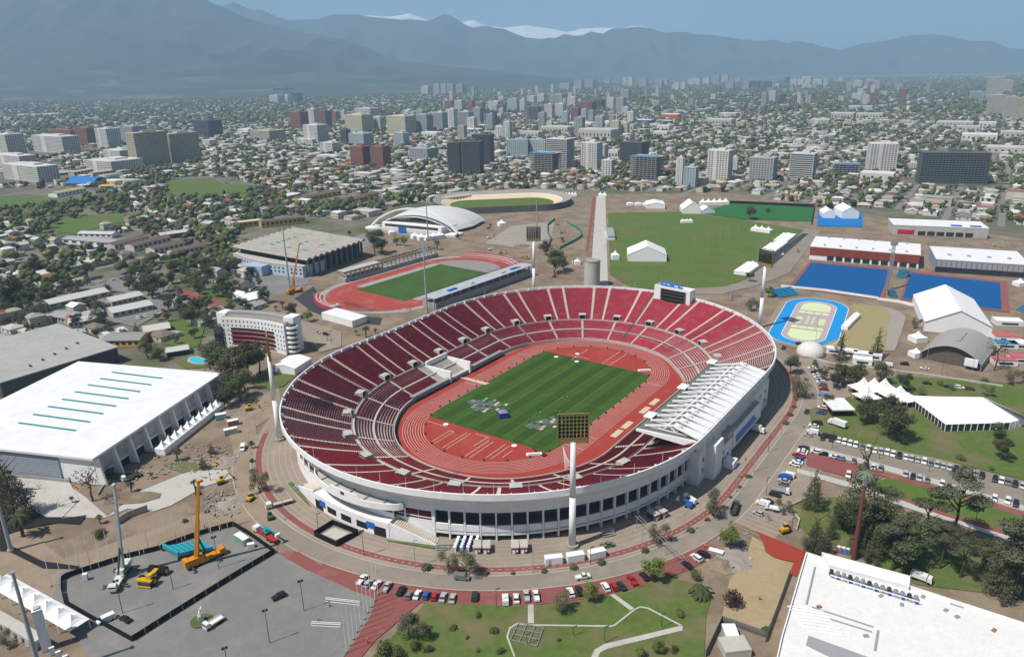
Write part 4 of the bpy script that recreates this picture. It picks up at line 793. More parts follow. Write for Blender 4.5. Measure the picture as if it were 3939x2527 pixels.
t, P = hall('far_hall', 'white-roofed concrete hall with red door panel at right, farthest of three', 'sports hall', quad_from(H0, H1, 34), 9.5, M_lconc, M_wroof, .6)
n3, d3 = perp(H0, H1); L3_ = math.hypot(H1[0] - H0[0], H1[1] - H0[1])
def onface(a, d, n, s0, s1, z0, z1, m, name, t, off=.15): p = (a[0] + d.x * s0 - n.x * off, a[1] + d.y * s0 - n.y * off); q = (a[0] + d.x * s1 - n.x * off, a[1] + d.y * s1 - n.y * off); mb = MB(); mb.prism([p, q, (q[0] + n.x * off, q[1] + n.y * off), (p[0] + n.x * off, p[1] + n.y * off)], z0, z1); return mb.build(name, m, t, world=True)
onface(H0, d3, n3, L3_ * .05, L3_ * .23, 1, 5.5, mat('red_panel', (.42, .02, .03), .6), 'red_panel', t)
for k in range(6): onface(H0, d3, n3, L3_ * (.27 + .1 * k), L3_ * (.35 + .1 * k), .6, 4.6, M_glass, 'window', t)
for u in (.62, .82): mb = MB(); strip(mb, quad_from(H0, H1, 34), u, .06, u + .11, .2, 10.2, th=.8); mb.build('solar_panel', M_blue, t, world=True)
# blue skating oval with pale infield
Sc = (198.7,472.8); Sa = math.atan2(86.5, 52.5)
Sa = math.radians(62)
def SW(x, y): c, s = math.cos(Sa), math.sin(Sa); return (Sc[0] + c * x - s * y, Sc[1] + s * x + c * y)
msk = mat('bright_skating_blue', (.012, .26, .62), .6, .05, .5)
sheetf(SW, oval(25, 33), .1, 'skating_surround', M_sand); 
mb = MB(); ovalring(mb, 13.2, 20.5, .2, SW, s=33); tag(mb.build('skating_track', msk), kind='structure')
mb = MB(); ovalring(mb, 12.9, 13.3, .23, SW, s=33); ovalring(mb, 20.4, 20.8, .23, SW, s=33); tag(mb.build('skating_kerb', M_white), kind='structure')
sheetf(SW, oval(12.9, 33), .19, 'skating_infield', mat('mauve_infield', (.42, .34, .34), .85, .06, .5))
mpg = mat('pale_green_paint', (.58, .66, .40), .8, .04, .5)
for s_ in (-1, 1): sheetf(SW, [(s_ * 22, -9.5)] + [(s_ * (33 + 9.5 * math.cos(a)), 9.5 * math.sin(a)) for a in [-math.pi / 2 + math.pi * k / 10 for k in range(11)]] + [(s_ * 22, 9.5)], .22, 'green_paint', mpg)
for x, y, rx in [(s_ * 17, y, 2.8) for s_ in (-1, 1) for y in (-7.5, -2.5, 2.5, 7.5)] + [(x, s_ * 7.2, 2.6) for s_ in (-1, 1) for x in (-6, -1.5, 3)] + [(x, y, 1.3) for x in (-7, -2.5, 2, 6.5) for y in (-1.6, 1.6)]:
    sheetf(SW, [(x + rx * math.cos(a), y + rx * .9 * math.sin(a)) for a in [math.pi * k / 6 for k in range(12)]], .24, 'green_paint', mpg)
struct('sand_arena', [(241.3,507.1),(260.7,499.1),(255.0,477.0),(236.5,446.3),(220.2,414.1),(187.2,413.5),(187.8,425.6),(205.9,440.0),(229.8,478.6)], .05, mat('dry_grass_arena', (.30, .255, .13), .95, .12, .4))
struct('gravel_walk', [(260.7,499.1),(265.6,488.9),(264.2,476.5),(246.1,445.8),(226.0,413.8),(220.2,414.1),(242.5,457.1),(255.0,477.0)], .06, M_gravel)
# domes, barrel hall, tents
t = thing('white_dome', 'white inflatable dome beside the blue skating oval', 'dome', (*(175.4,411.8), 0)); m_ = MB(); R = 8; n = 20; vs = []
for j in range(7):
    a = math.pi / 2 * j / 6
    for k in range(n): vs.append((R * math.cos(a) * math.cos(2 * math.pi * k / n), R * math.cos(a) * math.sin(2 * math.pi * k / n), 1.0 + 6.4 * math.sin(a)))
m_.add(vs, [(j * n + k, j * n + (k + 1) % n, (j + 1) * n + (k + 1) % n, (j + 1) * n + k) for j in range(6) for k in range(n)]); m_.build('shell', mat('dome_cloth', (.62, .61, .58), .7, .08, .6), t)
MB().tube((0, 0, 0), (0, 0, 1.1), 8.1, 8.1, 24).build('base_ring', M_conc, t)
B0, B1 = (233.6,400.7), (256.4,380.2)
t = thing('barrel_hall', 'grey barrel-vaulted sports hall with dark open gable end', 'sports hall', (*B0, 0)); nb_, db = perp(B0, B1); Lb = math.hypot(B1[0] - B0[0], B1[1] - B0[1]); m_ = MB(); n = 14; vs = []
for dd in (0, 40):
    for k in range(n + 1): u = k / n; z = 3.6 + 7.5 * math.sin(math.pi * u) ** .8; vs.append((B0[0] + db.x * Lb * u + nb_.x * dd, B0[1] + db.y * Lb * u + nb_.y * dd, z))
m_.add(vs, [(k, k + 1, n + 2 + k, n + 1 + k) for k in range(n)]); m_.build('vault', mat('grey_vault', (.33, .32, .30), .7, .06, .3), t, world=True)
m_ = MB(); g0 = [(B0[0] + db.x * Lb * k / n + nb_.x * 2.5, B0[1] + db.y * Lb * k / n + nb_.y * 2.5, 3.5 + 7.4 * math.sin(math.pi * k / n) ** .8) for k in range(n + 1)]; m_.add(g0 + [(g0[-1][0], g0[-1][1], 0), (g0[0][0], g0[0][1], 0)], [tuple(range(n + 3))]); m_.build('gable', mat('dark_gable', (.12, .10, .085), .9, .2, .4), t, world=True)
for u in (0, 1): a = (B0[0] + db.x * Lb * u, B0[1] + db.y * Lb * u); b = (a[0] + nb_.x * 40, a[1] + nb_.y * 40); m_ = MB(); m_.beam((*a, 1.9), (*b, 1.9), .3, 3.8); m_.build('side_wall', M_conc, t, world=True)
m_ = MB(); a = [(B0[0] + db.x * Lb * u + nb_.x * dd, B0[1] + db.y * Lb * u + nb_.y * dd) for u, dd in ((.46, 12), (.54, 12), (.54, 30), (.46, 30))]; m_.prism(a, 11.2, 11.5); m_.build('ridge_light', M_grey, t, world=True)
onface(B0, db, nb_, Lb * .74, Lb * .95, 2.2, 6.5, M_white, 'banner', t, 1.2)
def marquee(a, b, depth, h, rh, lb, open_=False, bays=8, name='marquee_tent', group=None):
    """clear-span tent: a-b is the gable end when depth is the long side; ridge runs along depth"""
    t = thing(name, lb, 'tent', (*a, 0), group=group); n_, d = perp(a, b); W_ = math.hypot(b[0] - a[0], b[1] - a[1])
    f = lambda u, v, z: (a[0] + d.x * W_ * u + n_.x * depth * v, a[1] + d.y * W_ * u + n_.y * depth * v, z)
    m_ = MB(); m_.add([f(-.01, -.01, h - .1), f(.5, -.01, h + rh), f(1.01, -.01, h - .1), f(-.01, 1.01, h - .1), f(.5, 1.01, h + rh), f(1.01, 1.01, h - .1)], [(0, 1, 4, 3), (1, 2, 5, 4)]); m_.add([f(0, 0, h), f(.5, 0, h + rh), f(1, 0, h), f(0, 1, h), f(.5, 1, h + rh), f(1, 1, h)], [(0, 2, 1), (3, 4, 5)]); m_.build('canopy', M_tent, t, world=True)
    m_ = MB(); k_ = .5 if open_ else 0
    m_.add([f(0, 0, 0), f(1, 0, 0), f(1, 1, 0), f(0, 1, 0), f(0, 0, h), f(1, 0, h), f(1, 1, h), f(0, 1, h)], [(0, 1, 5, 4), (1, 2, 6, 5), (2, 3, 7, 6), (3, 0, 4, 7)]); m_.build('side_walls', M_glass if open_ else M_tent, t, world=True)
    m_ = MB()
    for k in range(bays + 1):
        for u in (0, 1): p = f(u, k / bays, 0); m_.beam((p[0], p[1], 0), (p[0], p[1], h), .28, .28)
        for u0, u1 in ((-.012, .5), (.5, 1.012)): pa, pb = f(u0, k / bays, (h if u0 < 0 else h + rh) + .05), f(u1, k / bays, (h + rh if u1 == .5 else h) + .05); m_.beam(pa, pb, .22, .12)
    m_.build('ribs', M_white if open_ else M_tent, t, world=True); return t
marquee((261.0,447.6), (295.3,434.4), 62, 6.5, 9, 'big white gabled tent hall behind the grey barrel hall')
# polygonal marquee: lit white roof over glazed sides
Mq = [(197.4,343.3),(198.5,310.5),(228.7,311.2),(239.1,315.5),(234.0,337.9)]; Mr = [(208.1,328.2),(219.6,305.2)]
t = thing('long_marquee', 'long white marquee with open glazed sides on the east lawn', 'tent', (*Mq[1], 0)); m_ = MB()
rd = [(*(201.4,331.1), 8.4), (*(225.7,329.1), 8.4), (*(233.0,309.6), 7.5)]
mb = MB(); v = [(*p, 3.6) for p in Mq]; mb.add([v[0], v[1], v[2], v[3], rd[2], rd[1], rd[0], v[4]], [(0, 1, 6), (1, 2, 5, 6), (2, 3, 4, 5), (5, 4, 7), (6, 5, 7, 0)]); mb.build('canopy', M_tent, t, world=True)
def edgebay(t, a, b, n, h, m=M_glass):
    d = Vector((b[0] - a[0], b[1] - a[1]))
    for k in range(n):
        p = (a[0] + d.x * k / n, a[1] + d.y * k / n); q = (a[0] + d.x * (k + .88) / n, a[1] + d.y * (k + .88) / n); m_ = MB(); m_.add([(*p, 0), (*q, 0), (*q, h), (*p, h)], [(0, 1, 2, 3)]); m_.build('side_pane', m, t, world=True); MB().beam((*p, 0), (*p, h), .3, .3).build('post', M_white, t, world=True)
edgebay(t, Mq[0], Mq[1], 12, 3.5); edgebay(t, Mq[1], Mq[2], 10, 3.5); edgebay(t, Mq[2], Mq[3], 3, 3.4, M_tent)
MB().prism(inset([Mq[0], Mq[1], Mq[2], Mq[3], Mq[4]], 1.2), 0, .3).build('floor', mat('plank_floor', (.4, .26, .13), .8), t, world=True)
def pagoda(x, y, s, h, peak, rot, lb, group=None, n=1, name='pagoda_tent', open_=False):
    """square tent with a concave pointed roof; n of them in a joined row along local x"""
    t = thing(name, lb, 'tent', (x, y, 0), rot, group)
    for i in range(n):
        ox = (i - (n - 1) / 2) * s; m_ = MB(); lv = [(.5, h), (.33, h + peak * .16), (.17, h + peak * .42), (.06, h + peak * .78), (0.015, h + peak)]; vs = []
        for k, z in lv:
            for a, b in ((-1, -1), (0, -1), (1, -1), (1, 0), (1, 1), (0, 1), (-1, 1), (-1, 0)): e = 1.0 if (a and b) else .9 + .1 * (k == .5); vs.append((ox + a * k * s * e, b * k * s * e, z))
        m_.add(vs, [(j * 8 + q, j * 8 + (q + 1) % 8, (j + 1) * 8 + (q + 1) % 8, (j + 1) * 8 + q) for j in range(4) for q in range(8)] + [tuple(range(32, 40))]); m_.build('roof', M_tent, t)
        if not open_: MB().box(ox, 0, 0, s * .97, s * .97, h).build('side_walls', M_tent, t)
        else:
            for a, b in ((-1, -1), (1, -1), (1, 1), (-1, 1)): MB().box(ox + a * s * .46, b * s * .46, 0, .18, .18, h).build('post', M_white, t)
    return t
def tentrow(a, b, n, s, h, peak, lb, **kw):
    """row of joined peaked tents from a to b (centres)"""
    d = Vector((b[0] - a[0], b[1] - a[1])); return pagoda((a[0] + b[0]) / 2, (a[1] + b[1]) / 2, d.length / max(1, n - 1), h, peak, math.atan2(d.y, d.x), lb, n=n, name='tent_row', **kw)
tentrow((-151.0,349.4), (-159.0,304.4), 10, 5, 3.0, 3.4, 'row of ten white peaked tents along the white arena')
tentrow((-170.7,209.2), (-136.5,189.4), 7, 5, 3.4, 2.8, 'row of seven white peaked canopies at bottom left gateway', open_=True)
tentrow((214.0,454.5), (231.2,476.9), 8, 3, 2.6, 1.6, 'row of small white peaked tents beside the skating oval')
tentrow((233.9,665.6), (248.5,687.5), 3, 6, 2.8, 2, 'nearest trio of white tents along the road by north field')
tentrow((250.2,687.4), (256.0,696.0), 2, 6, 2.8, 2, 'white tent pair between the two trios by north field')
tentrow((260.9,708.0), (274.7,729.5), 3, 6, 2.8, 2, 'farthest trio of white tents along the road by north field')
tentrow((190.5,595.5), (204.3,615.7), 3, 6, 3, 2.4, 'white peaked tents at the near right corner of north field')
tentrow((252.7,762.9), (262.6,752.7), 3, 6, 3.2, 3.4, 'white pointed tents at the far right corner of north field')
tentrow((188.6,811.2), (197.3,812.0), 3, 5, 2.6, 2.4, 'small white pointed tents in the middle of north field')
tentrow((72.0,1008.1), (88.0,1006.2), 5, 5, 3.4, 4, 'row of white pointed tents at far end of the avenue')
tentrow((120.5,998.7), (126.0,998.1), 2, 5, 3.2, 4, 'two white pointed tents over the avenue gate')
tentrow((236.9,919.1), (265.4,921.1), 5, 7, 4, 5, 'row of five white pointed tents behind the green pitch')
for i, (x, y) in enumerate(((-97.2,756.1), (-90.0,750.0), (-83.3,748.0), (-77.4,754.3), (-71.8,757.2))): pagoda(x, y, 8, 3.6, 4, .5, 'white pointed tent in front of the arched arena, number %s from left' % ('one', 'two', 'three', 'four', 'five')[i], 'tents before the arched arena')
pagoda(*(-9.1,814.4), 8, 3.4, 4, .4, 'lone white pointed tent right of the arched arena'); pagoda(*(-124.6,779.7), 6, 3, 3, .4, 'small white pointed tent left of the arched arena')
pagoda(*(93.1,652.3), 6.5, 4.5, 4, .1, 'white pointed tent at the left edge of north field'); pagoda(*(58.1,636.8), 5, 3, 3, .1, 'white pointed tent beside blue toilets near the avenue')
pagoda(*(-248.3,534.9), 7, 4, 3.5, .5, 'lone white pointed tent on the red path left of the residence')
pagoda(*(247.7,429.9), 8, 3.2, 3.4, .2, 'white pointed tent at the left corner of barrel hall'); pagoda(*(233.4,404.5), 6, 3, 2.6, .2, 'small white pointed tent near the barrel hall gable')
pagoda(*(384.6,545.4), 7, 3, 3, .2, 'white pointed tent at right edge behind the hockey pitch')
for i, ((x, y), s, lb) in enumerate((((180.4,354.9), 11, 'leftmost peak of the white star tents on the east lawn'), ((185.7,354.6), 11, 'second peak of the white star tents on the east lawn'), ((190.7,353.5), 11, 'third peak of the white star tents on the east lawn'), ((177.7,344.4), 10, 'near left peak of the white star tents on the east lawn'), ((193.5,343.7), 14, 'rightmost peak of the white star tents beside long marquee'), ((196.5,341.0), 9, 'smallest peak of the white star tents beside long marquee'))):
    pagoda(x, y, s, 3.2, 5.5 if s > 9 else 3, .3, lb, 'star tents on the east lawn', open_=True)
marquee((103.2,643.6), (136.2,639.5), 26, 6.0, 7.5, 'large white gabled marquee on the north field')
marquee((200.5,864.9), (221.4,862.8), 30, 5, 8, 'large white tent at left end of the green pitch', bays=4); marquee((221.4,862.8), (237.8,865.6), 14, 3, 5, 'lower white tent beside the large one by green pitch', bays=3)
marquee((346.5,823.5), (358.7,820.6), 26, 5, 4, 'left white tent on the blue courts', bays=4); marquee((365.2,817.4), (382.5,815.7), 30, 8, 5, 'taller right white tent on the blue courts', bays=4)
t, P = hall('changing_pavilion', 'long low white pavilion at the left edge of north field', 'pavilion', quad_from((96.5,732.1), (103.9,731.5), 42), 3.4, M_white, M_grey)
marquee((164.9,901.9), (186.7,899.5), 26, 5, 2.5, 'white box tent at the far left corner of north field', bays=4)
for i, x in enumerate((2030, 2060, 2090, 2115)): pagoda(*(149.3,928.8) if i == 0 else ((149.3,928.8)[0] + 9.5 * i, (149.3,928.8)[1] - 2 * i), 8, 3, 1.2, .1, 'small white tent in the row at far park edge, number %s from left' % ('one', 'two', 'three', 'four')[i], 'small tents at far park edge')
marquee((-137.6,398.7), (-123.3,393.8), 17, 4, 1.6, 'white flat tent between the residence and stadium', bays=3)
marquee((-209.0,545.1), (-197.5,531.7), 16, 3.4, 3, 'white open tent on the path above the residence', bays=3)
# small pavilion on the lawn
t, P = hall('lawn_pavilion', 'small dark pavilion with flat white roof on the east lawn', 'pavilion', quad_from((154.2,328.2), (163.5,328.1), 12), 3.4, M_dark, M_wroof, 1.2)
# green turf pitch and blue courts beyond north field
struct('green_turf_pitch', [(222.5,867.2),(272.8,928.6),(362.1,890.2),(333.3,820.7),(326.8,804.8),(257.7,824.1)], .1, mat('artificial_green', (.025, .13, .03), .9, .08, .4))
struct('blue_court', [(356.2,862.3),(405.7,857.1),(366.2,769.9),(323.8,781.5)], .1, mat('court_blue', (.01, .16, .45), .8, .06, .4))
t = thing('wind_screen', 'black screen fence round the far side of the green pitch', 'fence', (*(276.8,930.3), 0))
for a, b in zip([(273.4,930.7),(303.3,918.9),(333.8,906.3),(363.6,892.0),(335.5,824.6)], [(303.3,918.9),(333.8,906.3),(363.6,892.0),(335.5,824.6),(320.9,789.5)]): MB().beam((*a, 1.6), (*b, 1.6), .1, 3.2).build('panel', M_black, t, world=True)
# new white building at bottom right with plant on its roof
RB = [(95.5,208.6),(100.8,209.2),(123.0,195.7),(147.1,178.2),(155.6,172.7)]
t = thing('new_white_building', 'new white flat-roofed building with rooftop plant at bottom right', 'building', (*(109.4,174.4), 0))
P = [(95.5,208.9),(151.3,169.4),(143.0,140.1),(65.2,153.0),(74.3,170.9)]
MB().prism(P, 0, 8.4).build('wall', M_white, t, world=True); MB().prism(inset(P, .3), 8.41, 8.7).build('roof', mat('white_sheet_roof', (.74, .73, .71), .6, .05, .25, (.66, .64, .6), .68, .12), t, world=True)
for a, b in zip(P, P[1:] + P[:1]): MB().beam((*a, 8.9), (*b, 8.9), .35, 1.2).build('parapet', M_white, t, world=True)
P2 = [(99.9,207.6),(122.3,194.6),(119.5,189.8),(99.6,200.8)]; MB().prism(P2, 8.7, 10.4).build('plant_screen', M_white, t, world=True)
for k in range(14):
    a, b = (99.3,198.2), (119.3,185.2); f = k / 13; x, y = a[0] + (b[0] - a[0]) * f, a[1] + (b[1] - a[1]) * f
    m_ = MB(); m_.box(x, y, 8.7, 1.2, 1.3, 1.5, -.4); m_.tube((x, y, 10.2), (x, y, 10.6), .45, .45, 10); m_.build('plant_unit', M_steel if k % 3 else M_dsteel, t, world=True)
    MB().box(x - .4, y - 1.4, 8.7, .9, .5, 1.0, -.4).build('blue_box' if k % 2 else 'duct', M_blue if k % 2 else M_steel, t, world=True)
for o_ in (-.9, 1.6):
    a, b = (98.2,197.2), (119.5,183.9); MB().beam((a[0], a[1] + o_, 10.0), (b[0], b[1] + o_, 10.0), .22, .25).build('pipe', M_white, t, world=True)
for pa, pb, w in (((95.6,201.9), (86.3,184.5), .5), ((87.5,183.2), (101.6,174.4), .35), ((90.8,177.9), (100.3,172.4), .3), ((102.3,172.9), (97.8,165.3), .6), ((128.7,183.6), (131.6,181.7), .4)):
    MB().beam((*pa, 8.9), (*pb, 8.9), w, .3).build('roof_duct', M_grey, t, world=True)
for x, y in ((109.9,187.4), (114.2,183.4), (125.8,180.6), (127.5,177.8), (134.7,172.1), (97.9,170.8), (89.6,183.2), (122.3,186.7)): MB().box(x, y, 8.7, 1.4, .9, .5, random.random()).build('loose_box', M_steel if random.random() < .6 else mat('rusty_sheet', (.3, .17, .08), .9), t, world=True)
m_ = MB()
for k in range(7): a = (81.3,183.7); m_.beam((a[0] + .3 * k - 1, a[1] - k * 1.5, 8.9), (a[0] + 9 + .3 * k, a[1] - 2.5 - k * 1.5, 8.9), .35, .4)
m_.build('pergola_beams', M_white, t, world=True)
for k in range(22): mb = MB(); a, b = (95.2,206.7), (149.0,168.9); c, d = (66.8,155.4), (118.2,128.8); f = (k + .5) / 22; mb.beam((a[0] + (b[0] - a[0]) * f, a[1] + (b[1] - a[1]) * f - .4, 8.72), (c[0] + (d[0] - c[0]) * f, c[1] + (d[1] - c[1]) * f, 8.72), .05, .06); mb.build('roof_seam', M_white, t, world=True)
MB().prism([(81.7,170.8),(95.3,161.8),(94.4,154.1),(79.9,167.8)], 8.8, 9.5).build('canopy_strip', M_grey, t, world=True)
for i,(p,a,L,m,lb) in enumerate((((189.6,413.4),.1,8,M_white,'white cabin left of the left araucaria'),((196.8,409.5),.1,9,M_white,'white cabin right of the left araucaria'),((202.9,404.5),.1,10,M_white,'large white cabin between the araucarias'),((198.6,395.8),.1,10,M_white,'white cabin in front of the large cabin'),((208.7,402.0),.1,7,M_tent,'white cabin below the right araucaria'),((301.4,429.4),.3,14,mat('pink_red_roof',(.45,.12,.13),.8),'red-roofed box row right of the big tent hall'),((293.4,417.4),.3,12,mat('cyan_box',(.03,.22,.45),.7),'blue-roofed box right of the barrel hall'),((275.9,390.8),.3,12,MATS['pink_red_roof'],'pink-roofed box nearest the barrel hall gable'),((302.8,416.9),.3,14,M_white,'white box at right edge beside the blue-roofed box'),((289.1,394.5),.3,14,MATS['pink_red_roof'],'red-roofed white box at the right edge'),((320.4,458.2),.3,16,M_white,'long white cabin behind the red-roofed box row'))):
    t = thing('site_cabin', lb, 'cabin', (*p, 0), a - .5); MB().box(0, 0, 0, L, L * .55, 3).build('wall', M_white, t); MB().box(0, 0, 3, L + .2, L * .55 + .2, .3).build('roof', m, t); MB().box(0, -L * .28, .9, L * .6, .1, 1.2).build('window', M_glass, t)
# sunken yard walls beside it
t = thing('yard_fence', 'grey slatted fence round the sand court at bottom right', 'fence', (*(73.7,181.1), 0))
for a, b in (((91.4,210.0), (73.0,178.8)), ((62.7,188.1), (73.9,181.1)), ((62.7,188.1), (54.0,173.6))):
    n = 26; dx, dy = (b[0] - a[0]) / n, (b[1] - a[1]) / n
    for k in range(n): MB().beam((a[0] + dx * k, a[1] + dy * k, 1.1), (a[0] + dx * (k + .8), a[1] + dy * (k + .8), 1.1), .12, 2.2).build('slat', mat('fence_grey', (.13, .14, .14), .7), t, world=True)
t, P = hall('utility_block', 'small grey utility block with white tank at bottom edge', 'building', quad_from((61.1,178.5), (64.9,178.4), 5), 2.6, M_lconc, M_white, .1)
t, P = hall('utility_roof', 'low pale concrete roof at bottom edge beside the yard fence', 'building', quad_from((59.4,172.3), (67.1,173.2), 6), 2.2, M_lconc, M_lconc, .1)

# ------------------------------------------------------------------ towers of the city
CAMX = np.array([0, 0, 160.96]); BR = np.array([0.99982133, -0.00614703, -0.01787526]); BU = np.array([0.01890267, 0.32513573, 0.94547842]); BF = np.array([0, 0.94564738, -0.32519383])
def inview(P, m=60):
    """which ground points the photograph's frame holds"""
    d = np.asarray(P, float) - CAMX; z = d @ BF; u = 1200 + 1758.12 * (d @ BR) / z; v = 770 - 1758.12 * (d @ BU) / z; return (z > 5) & (u > -m) & (u < 2400 + m) & (v > -m) & (v < 1540 + m)
GROT = math.radians(-33)
PAL = dict(w=((.62, .61, .58), (.06, .065, .07)), d=((.12, .125, .135), (.018, .02, .024)), b=((.27, .13, .09), (.06, .05, .05)), g=((.38, .39, .40), (.07, .08, .09)), c=((.46, .40, .31), (.08, .07, .06)), s=((.58, .58, .57), (.035, .04, .045)), k=((.42, .40, .37), (.05, .05, .05)), y=((.60, .56, .42), (.07, .07, .07)), l=((.42, .48, .52), (.08, .1, .12)), e=((.47, .43, .37), (.1, .095, .09)))
TM = {k: (mat('tower_wall_' + k, v[0], .8, .08, .05, tuple(x * .85 for x in v[0]), .6, .02), mat('tower_glass_' + k, v[1], .3, .3, .2, spec=.5)) for k, v in PAL.items()}
M_net = mat('blue_net', (.06, .22, .48), .9, .15, .3)
FOOT = []
def tower(g, st, lb, rot=None, ratio=.75, floor=3.0, hut=True, cat='tower', group=None):
    x, y, w, h = g; r = GROT if rot is None else rot; a0 = math.atan2(x, y); ph = abs(r + a0) if True else 0
    a = w / (abs(math.cos(r + a0)) + ratio * abs(math.sin(r + a0))); b = a * ratio; dp = (b * abs(math.cos(r + a0)) + a * abs(math.sin(r + a0))) / 2
    x += math.sin(a0) * dp; y += math.cos(a0) * dp; FOOT.append((x, y, max(a, b) * .75 + 4))
    t = thing('apartment_tower' if h > 18 else 'apartment_block', lb, 'tower' if h > 18 else 'building', (x, y, 0), r, group); wm, gm = TM[st]; n = max(2, int(round(h / floor))); fh = h / n
    far = y > 2600; m_ = MB()
    if st == 'k':
        for k in range(n + 1): m_.box(0, 0, k * fh - (.3 if k else 0), a, b, .35)
        m_.build('floor_slabs', wm, t); m_ = MB()
        for i in range(7):
            for j in (-1, 0, 1): m_.box(-a / 2 + a * (i + .5) / 7, j * b * .46, 0, .7, .7, h)
        m_.build('columns', wm, t); MB().box(0, 0, 0, a * .55, b * .45, h).build('core', M_conc, t)
        m_ = MB(); m_.box(0, -b * .3, h + .1, a * .9, b * .35, fh * .35); m_.build('safety_net', M_net, t); return t
    MB().box(0, 0, 0, a - 1.7, b - 1.7, h - .4).build('glass_core', gm, t)
    sp = fh * (.36 if st in 'ds' else .46)
    for k in range(n + 1):
        z = k * fh - sp * (0 if k == 0 else .55); m_.box(0, 0, z, a + (.9 if st in 'sw' and not far and k else 0), b, sp if k < n else sp * 1.2)
    m_.build('floor_bands', wm, t); m_ = MB(); nb = max(3, int(a / 4.2)); pw = 1.5 if st not in 'ds' else .55
    for i in range(nb + 1):
        if st == 's' and 0 < i < nb: continue
        for j in (-1, 1): m_.box(-a / 2 + pw / 2 + (a - pw) * i / nb, j * (b / 2 - .22), 0, pw, .5, h)
    nb2 = max(2, int(b / 4.5))
    for i in range(nb2 + 1):
        for j in (-1, 1): m_.box(j * (a / 2 - .22), -b / 2 + pw / 2 + (b - pw) * i / nb2, 0, .5, pw, h)
    m_.build('piers', wm, t)
    if st == 'w' and not far: MB().box(-a * .12, -b / 2 - .25, 0, a * .16, .7, h).build('stair_shaft', wm, t)
    MB().box(0, 0, h + .05, a * .96, b * .96, .5).build('roof', M_lconc if st != 'd' else M_dconc, t)
    if hut: MB().box(a * .08, b * .05, h + .55, a * .32, b * .4, 3.2).build('roof_hut', wm, t)
    return t
NTH = ('first', 'second', 'third', 'fourth', 'fifth', 'sixth', 'seventh', 'eighth', 'ninth', 'tenth', 'eleventh', 'twelfth', '13th', '14th', '15th', '16th', '17th', '18th', '19th', '20th', '21st', '22nd', '23rd', '24th', '25th', '26th', '27th', '28th', '29th', '30th') + tuple(str(k) + ('st' if k % 10 == 1 else 'nd' if k % 10 == 2 else 'rd' if k % 10 == 3 else 'th') for k in range(31, 200))
CN = dict(w='white', d='dark grey', b='brick red', g='grey', c='brown', s='white-striped', k='unfinished concrete', y='cream', l='pale blue', e='beige')
